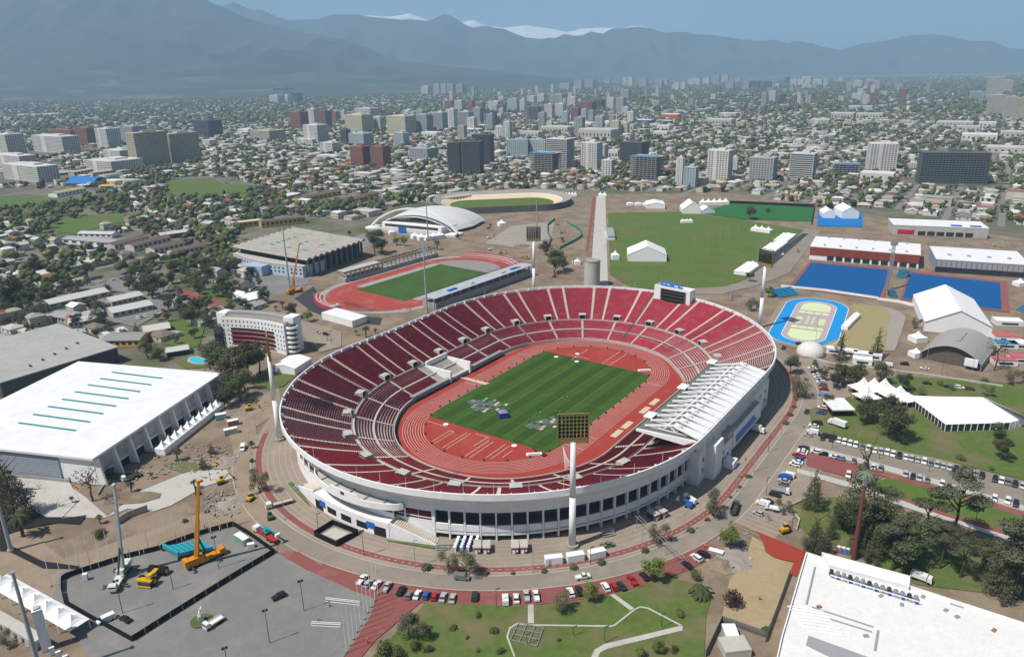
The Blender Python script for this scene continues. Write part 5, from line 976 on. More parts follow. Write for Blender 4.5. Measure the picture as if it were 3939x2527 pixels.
T_NEAR = [
 ((-1093,1694,57.8,47.2), 'w', 'white tower with dark side at the far left edge'), ((-1019,1740,94.7,36.6), 'w', 'long white slab tower right of the leftmost tower'), ((-1158,2031,72.0,32.6), 'b', 'brick red tower behind the long white slab at left'), ((-1045,1931,60.8,43.2), 'b', 'brick pink tower left of the plain white tower'),
 ((-961,1860,55.0,45.0), 'w', 'plain white tower left of the huge brown twin towers'), ((-961,1991,62.2,41.6), 'g', 'grey tower just behind the huge brown twin towers'), ((-672,1437,71.3,62.8), 'c', 'left of the huge brown twin towers'), ((-642,1513,67.1,54.6), 'c', 'right of the huge brown twin towers'),
 ((-823,2133,74.6,44.8), 'd', 'dark grey tower cluster behind the brown twin towers'), ((-779,1548,67.1,21.6), 'w', 'white five-storey block left of the brown twin towers'), ((-705,1369,94.1,18.8), 'w', 'white low block in front of the brown twin towers'), ((-945,1468,71.7,21.4), 'w', 'white low slab at left edge, the farther of two'), ((-780,1245,80.0,24.8), 'w', 'white low slab at left edge, the nearer of two'),
 ((-628,2343,55.4,53.0), 'b', 'leftmost brick red tower of the central cluster'), ((-631,2526,35.9,53.4), 'w', 'slim white tower between brick towers of central cluster'), ((-570,2416,46.2,51.2), 'b', 'second brick red tower of the central cluster'), ((-460,1851,58.6,44.6), 'w', 'white tower in front of the brick central towers'), ((-379,1640,44.4,20.8), 'w', 'white low terrace block before the blue-grey blocks'), ((-621,2001,88.6,23.2), 'e', 'long cream low block among trees left of the central cluster'),
 ((-418,2185,79.9,49.6), 'y', 'cream and yellow tower, left of a matching pair'), ((-371,2225,40.3,40.2), 'w', 'white tower between the two cream and yellow towers'), ((-285,2081,80.3,49.2), 'y', 'cream and yellow tower, right of a matching pair'), ((-228,2115,48.3,49.8), 'g', 'grey tower right of the cream and yellow pair'),
 ((-195,2235,44.1,49.4), 's', 'dark striped tower, left of a matching pair in centre'), ((-171,2372,37.6,51.4), 'w', 'white tower between the dark striped pair in centre'), ((-123,2272,46.7,48.2), 's', 'dark striped tower, right of a matching pair in centre'), ((-93,2446,33.8,50.8), 'g', 'slim grey tower right of the dark striped pair'), ((-53,2403,39.0,42.0), 'd', 'dark tower at the right end of the central row'), ((-26,2427,21.8,31.8), 'w', 'slim white tower at the right end of the central row'),
 ((-387,1836,25.2,34.6), 'd', 'dark blue block at left of the blue-grey blocks'), ((-338,1774,57.5,28.6), 'l', 'pale blue block in front of the cream and yellow towers'), ((-243,1755,36.3,30.0), 'l', 'smaller pale blue block before the cream towers'), ((-265,1374,37.9,35.6), 'b', 'left of the twin brick red towers'), ((-227,1358,36.3,36.4), 'b', 'right of the twin brick red towers'), ((-163,1470,57.0,20.8), 'g', 'low grey office block with green top right of twin brick towers'),
 ((-88,1251,25.3,51.0), 'd', 'tall dark tower, left of the dark trio in centre'), ((-58,1230,36.3,53.4), 'd', 'tall dark gridded tower, front right of the dark trio'), ((-45,1361,40.0,53.8), 'd', 'tall dark tower at the back of the dark trio'), ((18,1528,46.6,29.6), 'l', 'pale blue slab block right of the dark trio'), ((58,1520,39.0,29.4), 'l', 'pale blue slab block beside the red banner tower'), ((87,1290,48.8,49.4), 's', 'tall black and white striped tower behind the netted building'),
 ((60,1239,56.4,31.8), 'k', 'unfinished building with blue net in front of striped tower'), ((137,1264,35.3,44.6), 'w', 'stepped white tower right of the striped tower'), ((173,1438,28.0,25.6), 'w', 'white tower behind the stepped white tower'), ((152,1167,20.0,27.6), 'w', 'small white tower in front of the stepped white tower'), ((223,1361,52.7,35.4), 'd', 'dark wide tower behind the concrete frame building'), ((208,1144,54.5,33.8), 'k', 'concrete frame building with blue edge and yellow crane'),
 ((243,1080,11.0,39.0), 'w', 'white tower left of the blue-white one at right'), ((257,1071,21.0,26.4), 'l', 'blue and white tower near the green pitch'), ((311,1122,36.4,43.0), 'w', 'white tower with balconies right of the blue-white tower'), ((360,1213,10.4,23.0), 'w', 'narrow white block behind the balcony tower'), ((368,1099,39.5,34.2), 'g', 'grey dark-windowed tower with red banner'), ((433,1120,37.9,36.8), 's', 'white-striped tower with blank white end wall'),
 ((577,1181,44.0,42.8), 'w', 'white tower with zigzag black balconies on the right'), ((611,1046,89.1,42.0), 'd', 'very wide dark slab tower at right'), ((513,1157,43.5,16.0), 'k', 'low unfinished block left of the zigzag tower'), ((639,1198,12.0,11.0), 'w', 'small white block left of the very wide dark slab'),
 ((2250,3625,64.8,92.6), 'e', 'tallest beige tower at the right edge'), ((2592,4080,59.7,65.4), 'e', 'beige tower behind the tallest beige one'), ((1518,2423,49.4,60.8), 'e', 'beige tower row, left end at right edge'), ((1478,2289,29.4,61.4), 'e', 'beige tower row, middle at right edge'), ((1452,2197,30.0,61.8), 'c', 'shaded brown tower at the right edge of the beige row'), ((2032,3388,54.4,36.6), 'g', 'grey pierced building left of the beige towers')]
for g, st, lb in T_NEAR: tower(g, st, lb, ratio=(.3 if 'slab' in lb else (2.6 if st == 'c' and 'twin' in lb else .75)), rot=(math.radians(-16) if 'very wide' in lb or 'dark trio' in lb or 'zigzag' in lb else None))
T_MID = [((-548,3058,102.1,28.4), 'w'), ((-259,3516,50.8,33.8), 'b'), ((-199,3251,46.3,45.4), 'y'), ((-150,3233,26.7,44.0), 'b'), ((-105,3109,31.6,39.8), 'b'), ((-51,3198,60.4,40.8), 'w'), ((-25,2981,41.5,35.6), 'b'), ((26,3170,56.4,51.4), 'l'), ((62,3157,28.6,48.6), 'w'), ((90,2681,77.2,41.4), 'k'), ((143,2664,36.1,48.2), 'w'), ((184,2733,42.1,47.0), 'w'), ((172,3933,47.7,46.4), 'w'), ((247,3816,90.0,45.0), 'g'), ((290,3499,47.9,41.4), 'w'), ((302,2968,70.4,40.6), 'b'), ((376,3211,46.2,38.2), 'd'), ((415,3139,36.1,48.2), 'w'), ((474,3294,50.1,42.0), 'e'), ((121,3872,49.4,37.0), 'w'), ((-370,2908,40.6,28.0), 'w'), ((-319,2848,45.2,27.6), 'e'), ((-31,4305,34.8,26.2), 'w'),
 ((-1738,6118,162.9,61.2), 'd'), ((-1358,4624,86.9,46.4), 'w'), ((-1323,4710,66.9,43.2), 'w'), ((-1292,4802,79.3,52.4), 'd'), ((-3814,7310,264.5,60.4), 'w'), ((-3593,9202,106.6,50.6), 'w'),
 ((-594,5778,80.9,62.8), 'w'), ((-506,5724,66.6,76.8), 'e'), ((-454,5693,59.5,76.4), 'e'), ((-403,5662,65.2,76.0), 'g'), ((-347,5796,99.0,67.8), 'g'), ((644,4277,62.5,48.2), 'g')]
T_FAR = [((480,6435,113.5,49.8), 'e'), ((578,6360,83.9,76.4), 'g'), ((681,6519,113.9,72.8), 'g'), ((1028,8072,68.2,55.4), 'e'), ((1091,7297,50.6,77.6), 'w'), ((1092,6986,54.9,80.2), 'w'), ((1151,6650,71.7,79.8), 'g'), ((1180,6125,69.9,65.2), 'g'), ((1455,7283,72.3,56.2), 'g'), ((1222,5663,46.2,53.6), 'w'),
 ((1684,7059,125.8,54.4), 'w'), ((1907,7177,68.6,86.0), 'g'), ((2126,7703,83.3,79.0), 'e'), ((1537,5432,62.8,60.8), 'g'), ((1580,5216,59.2,58.4), 'g'), ((1778,5653,75.3,58.4), 'd'), ((1792,5436,66.4,56.2), 'd'), ((2021,5908,51.2,30.6), 'w'), ((2377,6698,40.7,63.2), 'd'), ((2187,6012,51.8,56.8), 'w'), ((2299,6175,59.0,53.0), 'w'), ((2413,6352,78.6,70.8), 'w'), ((2479,6287,77.0,48.6), 'w'), ((2615,6455,55.6,38.8), 'g'), ((2308,5440,58.8,42.2), 'b'), ((2421,5566,60.1,38.4), 'e'), ((2465,5528,59.3,47.6), 'w'), ((2451,5322,56.3,59.4), 'e'), ((2420,5146,40.8,57.6), 'e'), ((2456,4930,50.7,38.2), 'g'), ((1606,3599,43.2,31.2), 'w'), ((1900,7958,102.5,61.4), 'e'), ((1831,7254,74.5,62.2), 'w'), ((2222,7595,54.5,58.6), 'g'), ((3001,7099,33.3,45.0), 'w'), ((3173,6893,37.6,35.4), 'w'), ((511,9525,171.0,32.6), 'w'), ((1259,5636,38.1,58.2), 'w')]
rg = random.Random(9)
for k in range(85): az_ = rg.uniform(-.08, .5); dd = rg.uniform(3300, 6300); T_FAR.append(((dd * math.sin(az_), dd * math.cos(az_), rg.uniform(17, 30), rg.uniform(22, 62)), rg.choice('wwwegggdwb')))
for k in range(34): az_ = rg.uniform(-.22, .16); dd = rg.uniform(1900, 2900); T_MID.append(((dd * math.sin(az_), dd * math.cos(az_), rg.uniform(18, 32), rg.uniform(22, 48)), rg.choice('wwweggylb')))
for nm, lst in (('middle-distance cluster beyond the industrial roofs', T_MID), ('hazy skyline row', T_FAR)):
    cnt = {}
    for g, st in sorted(lst, key=lambda q: math.atan2(q[0][0], q[0][1])):
        k = cnt[st] = cnt.get(st, 0) + 1; tower(g, st, '%s %s tower from left in the %s' % (NTH[k - 1], CN[st], nm), group=nm, hut=nm[0] == 'm')
LOW = [((868,2153,56.3,15.2), 'w', 'low white terrace block left of four cream blocks'), ((959,2186,19.4,10.8), 'y', 'first of four small cream blocks before the warehouses'), ((1007,2172,26.5,10.8), 'y', 'second of four small cream blocks before the warehouses'), ((1039,2134,22.3,12.2), 'y', 'third of four small cream blocks before the warehouses'), ((1088,2121,29.2,10.6), 'y', 'fourth of four small cream blocks before the warehouses'), ((728,2561,67.8,13.6), 'w', 'long low white block among trees right of the industrial roofs'), ((-715,1847,34.5,15.0), 'w', 'small white block right of the brown twin towers'), ((-692,1879,23.6,9.4), 'y', 'small yellow block right of the brown twin towers'), ((-472,1846,66.6,12.2), 'w', 'low white podium before the white central tower')]
for g, st, lb in LOW: tower(g, st, lb, ratio=.8, hut=False)
# warehouses and large roofs
def shed(g, lb, wall, roof, rot=GROT, ratio=.6, rh=0.0):
    x, y, w, h = g; a0 = math.atan2(x, y); a = w / (abs(math.cos(rot + a0)) + ratio * abs(math.sin(rot + a0))); b = a * ratio; dp = (b * abs(math.cos(rot + a0)) + a * abs(math.sin(rot + a0))) / 2
    x += math.sin(a0) * dp; y += math.cos(a0) * dp; FOOT.append((x, y, max(a, b) * .62)); t = thing('warehouse', lb, 'warehouse', (x, y, 0), rot); MB().box(0, 0, 0, a, b, h).build('wall', wall, t)
    n = max(2, int(b / 14))
    for k in range(n): m_ = MB(); m_.gable(0, -b / 2 + b * (k + .5) / n, h, a, b / n * .98, .1, b / n * .12, 0, .2, 0, 0); m_.build('roof', roof, t)
    for k in range(max(3, int(a / 9))): MB().box(-a / 2 + a * (k + .5) / max(3, int(a / 9)), -b / 2 - .03, h * .35, 3.2, .2, h * .3).build('window', M_glass, t)
    return t
mzr = mat('zinc_sheet', (.47, .46, .44), .6, .12, .08, (.38, .36, .33), .55, .03); mwr = mat('white_sheet', (.62, .61, .58), .6, .1, .08, (.52, .5, .46), .58, .03)
SH = [((1038,2404,70.2,16.2), 'left of two wide pale warehouses on the right plain', 0), ((1105,2369,78.6,15.4), 'right of two wide pale warehouses on the right plain', 0), ((1309,2890,87.9,10.2), 'narrow pale warehouse behind the two wide ones', 0), ((614,2239,84.2,14.6), 'long pale warehouse among trees at centre right', 0), ((1181,2041,84.5,10.2), 'pale flat warehouse beyond the tree belt at right', 0), ((1226,1977,37.4,13.4), 'white office shed beside the pale flat warehouse at right', 1), ((1101,1845,49.2,14.2), 'wide earth-toned shed at right', 0), ((1012,1652,66.7,11.8), 'row shed with white vaults near the right edge', 1), ((1105,1685,47.7,13.6), 'gabled pale shed at the right edge', 0), ((915,1406,62.2,10.2), 'long brown-walled shed at right edge', 0),
      ((527,2509,66.5,16.4), 'orange-fronted warehouse in the industrial strip', 2), ((410,2035,38.6,15.6), 'white box warehouse in the industrial strip', 1), ((369,1859,41.1,14.0), 'white low box at near edge of the industrial strip', 1), ((422,2380,56.2,8.4), 'blue-sided shed in the industrial strip', 3), ((477,2339,38.0,8.2), 'small blue-sided shed below the orange warehouse', 3), ((216,1841,101.8,21.4), 'large pale multi-bay factory at centre', 0), ((322,2081,49.4,16.6), 'pale factory right of the large multi-bay one', 0), ((296,2220,81.5,15.0), 'pale factory behind the large multi-bay one', 1), ((59,1916,62.9,13.8), 'pale shed right of the dark trio', 0), ((133,2054,95.7,14.6), 'pale shed left of the large multi-bay factory', 0), ((231,2561,90.6,11.4), 'white shed behind the factories', 1), ((219,2269,84.1,10.0), 'white low shed between the factories', 1), ((-194,1971,57.8,13.0), 'cream shed below the dark striped pair', 1), ((-28,2220,54.9,8.0), 'pale flat shed behind the dark trio', 0), ((-96,2133,65.2,7.6), 'blue and pale shed below the central towers', 3), ((-756,2239,50.4,12.0), 'white pitched hall left of the cream block', 1), ((-2147,3470,57.5,13.4), 'first pale shed in a row of three at far left', 0), ((-2102,3477,61.5,12.2), 'second pale shed in a row of three at far left', 0), ((-2033,3487,98.1,12.2), 'third pale shed in a row of three at far left', 0), ((196,1422,22.3,16.8), 'white box shed behind the stepped white tower', 1), ((738,1201,18.8,8.8), 'low shed beside the wide dark slab tower', 0), ((532,1092,46.9,10.2), 'white vaulted sheds in front of the zigzag tower', 1)]
for g, lb, k in SH: shed(g, lb, (M_lconc, mwr, mat('orange_front', (.55, .10, .03), .7), mat('blue_side', (.03, .14, .33), .7))[k], mzr if k == 0 else mwr)
# school halls left of centre
def vault(a, b, depth, h, rh, lb, mr, mw, cat='hall', name='vaulted_hall'):
    t = thing(name, lb, cat, (*a, 0)); n_, d = perp(a, b); L = math.hypot(b[0] - a[0], b[1] - a[1]); n = 10; m_ = MB(); vs = []
    for dd in (0, depth):
        for k in range(n + 1): u = k / n; vs.append((a[0] + d.x * L * u + n_.x * dd, a[1] + d.y * L * u + n_.y * dd, h + rh * math.sin(math.pi * u)))
    m_.add(vs, [(k, k + 1, n + 2 + k, n + 1 + k) for k in range(n)]); m_.build('roof', mr, t, world=True); m_ = MB()
    for o_ in (0, n + 1): m_.add([(vs[o_ + k][0], vs[o_ + k][1], vs[o_ + k][2] - .05) for k in range(n + 1)] + [(vs[o_ + n][0], vs[o_ + n][1], 0), (vs[o_][0], vs[o_][1], 0)], [tuple(range(n + 3))])
    for k in (0, n): m_.add([(*vs[k][:2], 0), (*vs[n + 1 + k][:2], 0), vs[n + 1 + k], vs[k]], [(0, 1, 2, 3)])
    m_.build('wall', mw, t, world=True); FOOT.append((a[0] + d.x * L / 2 + n_.x * depth / 2, a[1] + d.y * L / 2 + n_.y * depth / 2, max(L, depth) * .6)); return t
vault((-656.7,1196.7), (-650.4,1235.5), 48, 4, 8, 'bright blue vaulted hall beside the school fields', mat('blue_vault', (.02, .17, .50), .6, .06, .3), mat('dark_gable2', (.08, .08, .09), .8))
def gablehouse(a, b, depth, h, rh, lb, mr, mw, cat='building', name='school_building', n=6, hip=0.):
    """gabled building: a-b is the long front wall"""
    n_, d = perp(a, b); L = math.hypot(b[0] - a[0], b[1] - a[1]); c = ((a[0] + b[0]) / 2 + n_.x * depth / 2, (a[1] + b[1]) / 2 + n_.y * depth / 2); t = thing(name, lb, cat, (*c, 0), math.atan2(d.y, d.x)); FOOT.append((*c, max(L, depth) * .55))
    m_ = MB(); m_.gable(0, 0, 0, L, depth, h, rh, 0, .6, 0, 0, hip); k = len(m_.f); w = MB(); w.v = m_.v; w.f = m_.f[:6]; w.m = [0] * 6; w.build('wall', mw, t); r = MB(); r.v = m_.v; r.f = m_.f[6:]; r.m = [0] * (k - 6); r.build('roof', mr, t)
    for i in range(n): MB().box(-L / 2 + L * (i + .5) / n, -depth / 2 - .02, h * .35, L / n * .55, .12, h * .4).build('window', M_glass, t)
    return t
m_brr = mat('brown_tile_roof', (.14, .105, .085), .9, .15, .4); m_zr = mat('pale_zinc_roof', (.50, .49, .46), .6, .1, .2); m_cw = mat('cream_wall', (.55, .48, .36), .9, .08, .2); m_yw = mat('yellow_wall', (.55, .38, .12), .9, .08, .2); m_gyr = mat('yellow_green_roof', (.38, .36, .15), .8, .1, .2)
gablehouse((-648.8,1083.6), (-634.2,1135.2), 16, 6, 1.5, 'school hall with yellow-green roof by the playing fields', m_gyr, M_white, n=8)
gablehouse((-628.2,1163.0), (-591.3,1165.7), 14, 4, 2, 'low school hall with orange and blue roof', mat('orange_roof', (.55, .33, .05), .8), M_blue)
gablehouse((-799.5,1338.5), (-774.9,1359.8), 14, 4, 1.5, 'long white shed with blue wall behind the blue vault', m_zr, M_blue); gablehouse((-758.0,1328.9), (-748.9,1375.7), 12, 7, .6, 'cream school block, left of a pair behind the blue vault', m_cw, m_cw); gablehouse((-718.0,1314.0), (-699.7,1349.0), 12, 7, .6, 'cream school block, right of a pair behind the blue vault', m_cw, m_cw)
for i, (p, q) in enumerate((((-389.3,725.9), (-373.4,766.8)), ((-368.1,721.1), (-348.9,761.2)), ((-340.3,703.9), (-318.6,742.1)), ((-314.9,690.3), (-291.9,724.0)))): gablehouse(p, q, 13, 6, 1.6, '%s of four parallel brown-roofed school blocks from left' % NTH[i], m_brr, mat('pink_white_wall', (.6, .5, .47), .9), n=8)
gablehouse((-462.7,764.4), (-398.7,739.3), 15, 5, 1.5, 'long grey-roofed shed left of the brown-roofed school blocks', mat('grey_tile_roof', (.33, .33, .32), .8), M_white); gablehouse((-463.6,795.9), (-423.4,788.7), 13, 4, 1.6, 'striped pale shed behind the grey-roofed shed', m_zr, M_white); gablehouse((-364.2,772.9), (-335.9,795.3), 15, 5, 1.5, 'pale-roofed shed behind the brown-roofed school blocks', m_zr, mat('dark_red_wall', (.2, .06, .05), .9))
gablehouse((-307.9,827.1), (-280.1,844.7), 10, 6, 1, 'yellow school wing with pale sails, left part', m_cw, m_yw); gablehouse((-276.6,828.1), (-233.7,852.7), 12, 7, 1, 'yellow and white school wing behind the wave-roofed gym', m_brr, m_yw, n=10)
gablehouse((-276.8,992.8), (-236.4,1059.9), 14, 6, 1.6, 'long brown-roofed yellow block, left of the two by velodrome road', m_brr, m_yw, n=9); gablehouse((-203.5,973.5), (-180.2,1034.4), 14, 6, 1.6, 'long brown-roofed block, right of the two by velodrome road', m_brr, m_yw, n=7); gablehouse((-306.6,1025.1), (-292.8,1054.0), 14, 4, 2, 'white-roofed shed left of the long brown-roofed blocks', M_wroof, M_white)
for i, (p, q, dp, r) in enumerate((((-341.4,530.2), (-313.4,563.4), 16, m_zr), ((-296.8,534.4), (-281.4,551.7), 14, m_zr), ((-281.9,506.5), (-262.0,525.2), 16, m_zr), ((-325.5,502.7), (-308.0,495.4), 14, M_grey), ((-301.8,485.9), (-285.8,492.5), 12, m_zr))): gablehouse(p, q, dp, 4, 1.6, ('long pale-roofed shed along the red wall, left of car yard', 'pale and green roofed shed beside the car yard', 'grey-roofed shed with cars in front, left of the residence', 'grey shed left of the dark cedar', 'pale shed behind the grey arena')[i], r, M_lconc)
gablehouse((-240.8,465.1), (-227.3,472.8), 14, 3.4, 2, 'single-storey house with pale roof on the residence lawn', m_zr, mat('maroon_wall', (.2, .05, .05), .9)); gablehouse((-259.1,446.1), (-235.3,446.1), 16, 4.5, 1.5, 'grey-roofed yellow building behind the grey arena', mat('grey_corrugated', (.26, .26, .25), .8), m_yw); gablehouse((-209.6,426.1), (-198.4,431.5), 9, 3.2, .8, 'low dark clubhouse behind the swimming pool', m_zr, M_dark)
t, P = hall('park_building', 'low white service building with pergola beside training bend', 'building', quad_from((-131.8,495.8), (-106.7,476.0), 13), 4.2, M_white, M_wroof, .2)
m_ = MB()
for k in range(13): a = (-121.7,511.4); m_.beam((a[0] + 2.0 * k, a[1] - 1.55 * k + 2, 5.3), (a[0] + 2.0 * k + 3, a[1] - 1.55 * k + 8, 5.3), .35, .35)
m_.build('pergola', M_dsteel, t, world=True)

# ------------------------------------------------------------------ green fields of the school grounds, pool
struct('school_field', [(-742.7,1101.2),(-624.9,1068.2),(-603.6,1029.7),(-613.1,986.2),(-651.9,959.1)], .02, M_lawn2)
struct('school_field', [(-583.6,1259.9),(-490.1,1259.1),(-455.3,1201.4),(-377.3,1160.4),(-365.6,1108.8),(-430.8,1045.6),(-479.3,1057.4),(-536.7,1166.1)], .02, M_lawn2)
struct('school_field', [(-548.0,874.9),(-545.4,924.5),(-480.0,942.0),(-432.0,898.9),(-467.3,867.1),(-473.6,811.6),(-509.1,830.2)], .02, M_lawn2)
struct('school_field', [(-561.6,843.1),(-529.3,832.1),(-508.1,814.8),(-514.1,786.1),(-523.9,780.0)], .02, M_lawn)
struct('residence_lawn', [(-243.8,497.8),(-229.2,498.5),(-208.6,483.5),(-197.2,444.0),(-202.5,441.7),(-224.2,450.7)], .03, M_lawn2)
struct('pool_lawn', [(-203.1,419.9),(-195.0,423.0),(-179.6,416.4),(-177.5,408.3),(-191.0,406.8)], .04, M_lawn2)
t = thing('swimming_pool', 'kidney-shaped turquoise swimming pool behind the white arena', 'pool', (*(-188.4,420.3), 0))
pp = [(-194.5,421.8),(-194.6,425.3),(-191.4,425.9),(-187.5,422.6),(-183.1,420.0),(-181.2,416.0),(-183.5,414.3),(-188.5,415.2),(-192.6,418.2)]
MB().prism(inset(pp, -1.2), .02, .25).build('coping', M_lconc, t, world=True); MB().sheet(pp, .3).build('water', mat('pool_water', (.05, .45, .52), .1, .05, .5), t, world=True)
struct('car_yard', [(-320.7,558.1),(-284.1,587.8),(-251.3,524.6),(-256.3,486.3),(-282.7,500.1)], .01, M_asph)
struct('west_street', [(-379.2,532.6),(-371.8,546.4),(-364.2,566.8),(-337.4,608.9),(-312.8,625.6),(-297.7,610.6),(-278.9,591.7),(-273.9,574.7),(-288.0,563.7),(-324.0,582.2),(-351.6,545.1),(-361.6,524.6),(-365.7,511.5)], .015, M_asph)
struct('red_path', [(-272.2,578.6),(-264.6,582.3),(-237.9,560.3),(-213.0,539.9),(-205.4,518.3),(-230.2,537.3),(-258.3,561.7)], .03, M_brick)
struct('gate_lawn', [(-266.9,586.6),(-262.2,590.5),(-215.3,558.8),(-215.9,541.9),(-236.8,560.3)], .035, M_lawn2)
struct('residence_drive', [(-226.8,548.1),(-124.4,478.5),(-112.3,466.3),(-106.6,439.1),(-117.7,429.7),(-140.7,467.9),(-183.4,513.6)], .02, M_pave)
struct('stadium_side_lawn', [(-148.9,384.8),(-136.0,402.9),(-122.1,393.7),(-125.6,377.7),(-132.5,372.3)], .03, M_lawn)
# ------------------------------------------------------------------ streets, houses and trees of the city
def pip(poly, X, Y):
    ins = np.zeros(len(X), bool); n = len(poly)
    for i in range(n):
        (x1, y1), (x2, y2) = poly[i], poly[(i + 1) % n]
        c = ((y1 > Y) != (y2 > Y)) & (X < (x2 - x1) * (Y - y1) / (y2 - y1 + 1e-9) + x1); ins ^= c
    return ins
KEEP = [[(-160.0,154.5),(-357.0,418.3),(-252.2,465.5),(-197.5,454.3),(-181.4,548.6),(-225.0,600.5),(-194.0,655.8),(-271.1,712.5),(-298.4,817.6),(-260.4,903.6),(-163.9,853.5),(-168.4,908.3),(-128.7,965.1),(-78.2,1028.4),(40.9,1092.1),(122.4,1049.5),(180.7,1042.2),(313.0,1010.7),(369.5,885.5),(432.0,873.0),(506.8,775.3),(567.4,696.2),(150.7,147.4)],
        [(-850.6,1206.3),(-604.5,1174.8),(-496.7,1013.1),(-472.1,925.5),(-489.7,823.8),(-580.0,894.7),(-645.8,901.2)], [(-591.3,1280.1),(-483.9,1281.0),(-356.9,1143.1),(-344.4,1060.2),(-421.0,1025.3),(-479.3,1039.1)], [(-581.1,922.4),(-524.2,976.5),(-447.1,952.6),(-460.7,787.8),(-499.0,791.2)],
        [(-364.8,638.5),(-315.8,681.5),(-212.0,562.1),(-210.9,489.3),(-252.2,465.5),(-304.3,534.6)], [(-462.7,764.4),(-489.8,844.3),(-431.3,807.7),(-395.8,843.5),(-341.1,814.6),(-285.6,714.3),(-310.6,681.6),(-386.0,716.5)], [(-311.6,819.6),(-292.5,884.8),(-232.0,878.7),(-217.2,818.5),(-295.5,795.3)]]
GA = math.radians(57); UX = np.array([math.cos(GA), math.sin(GA)]); UY = np.array([-math.sin(GA), math.cos(GA)])
def lots(ymin, ymax, lw, ld, bw, bd, st):
    """lot centres on a rotated street grid: blocks of bw x bd lots separated by streets st wide"""
    R = ymax * 1.25; pu, pv = bw * lw + st, bd * ld + st; u = np.arange(-R, R, pu); v = np.arange(-R, R, pv); out = []
    gu, gv = np.meshgrid(u, v)
    for i in range(bw):
        for j in range(bd): out.append(np.stack([gu + (i + .5) * lw, gv + (j + .5) * ld, np.full(gu.shape, j % 2)], -1).reshape(-1, 3))
    L = np.concatenate(out); P = L[:, :1] * UX + L[:, 1:2] * UY; d = np.hypot(P[:, 0], P[:, 1]); k = (P[:, 1] > 250) & (d >= ymin) & (d < ymax); P = P[k]; s = L[k, 2]
    k = inview(np.c_[P, np.zeros(len(P))], 40); P, s = P[k], s[k]
    for poly in KEEP: k = ~pip(poly, P[:, 0], P[:, 1]); P, s = P[k], s[k]
    if FOOT:
        F = np.array(FOOT)
        for x, y, r in F: k = np.hypot(P[:, 0] - x, P[:, 1] - y) > r; P, s = P[k], s[k]
    return P, s
mroofs = [mat('zinc_house_roof', (.50, .49, .46), .65, .1, .1, (.40, .38, .35), .55, .05), mat('brown_house_roof', (.20, .155, .125), .9, .15, .1), mat('rust_house_roof', (.30, .12, .08), .85, .15, .1), mat('tan_house_roof', (.40, .335, .26), .85, .12, .1), mat('grey_house_roof', (.30, .30, .30), .8, .12, .1), mat('white_house_roof', (.66, .65, .62), .6, .06, .1)]
mwalls = [mat('house_wall_cream', (.50, .45, .37), .9, .1, .1), mat('house_wall_white', (.60, .59, .56), .9, .1, .1), mat('house_wall_brick', (.30, .17, .12), .9, .1, .1)]
RNAME = ['pale zinc', 'dark brown', 'rust red', 'tan', 'slate grey', 'white']
P1, s1 = lots(380, 1500, 15, 20, 9, 2, 12); P2, s2 = lots(1500, 2900, 19, 25, 10, 2, 14); P3, s3 = lots(2900, 8200, 34, 42, 8, 3, 22); P4, s4 = lots(8200, 10500, 60, 75, 6, 3, 30)
HX = np.concatenate([P1, P2, P3, P4]); ZN = np.concatenate([np.zeros(len(P1)), np.ones(len(P2)), np.full(len(P3) + len(P4), 2)]).astype(int)
keep = RNG.random(len(HX)) < np.array([.9, .88, .85])[ZN]; HX, ZN = HX[keep], ZN[keep]
NH = len(HX); HX = HX + RNG.normal(0, 1.2, (NH, 2)); D_ = np.hypot(HX[:, 0], HX[:, 1]); az = np.arctan2(HX[:, 0], HX[:, 1])
patch = np.array([noise.noise((x / 260, y / 260, 2.2)) for x, y in HX])
bare = np.array([noise.noise((x / 300, y / 300, 7.7)) for x, y in HX])
W_ = RNG.uniform(9.5, 14.5, NH) * np.array([1, 1.2, 1.7])[ZN]; Dd = RNG.uniform(7.5, 11.5, NH) * np.array([1, 1.25, 1.7])[ZN]; Hh_ = RNG.uniform(2.6, 4.2, NH) + (RNG.random(NH) < .22) * 2.7; RHt = np.where(patch > .12, RNG.uniform(.3, 1.0, NH), RNG.uniform(1.2, 2.6, NH)); Rt = -math.radians(33) + (RNG.random(NH) < .45) * math.pi / 2 + RNG.normal(0, .05, NH)
dn = patch > .08; W_[dn] *= 1.2; Dd[dn] *= 1.35; big = (patch > .3) & (RNG.random(NH) < .16) & (D_ > 800); W_[big] *= 1.9; Dd[big] *= 1.5; Hh_[big] += 3; RHt[big] = .5
rp = RNG.random(NH); RI = np.where(patch > .1, np.select([rp < .46, rp < .72, rp < .80, rp < .95], [0, 5, 3, 4], 2), np.select([rp < .33, rp < .56, rp < .63, rp < .82, rp < .92], [0, 1, 2, 3, 4], 5)); WI = RNG.choice(3, NH, p=[.45, .4, .15])
order = np.argsort(D_); vis = inview(np.c_[HX, np.zeros(NH)], 5); near = [i for i in order if vis[i]][:290]; isnear = np.zeros(NH, bool); isnear[near] = True
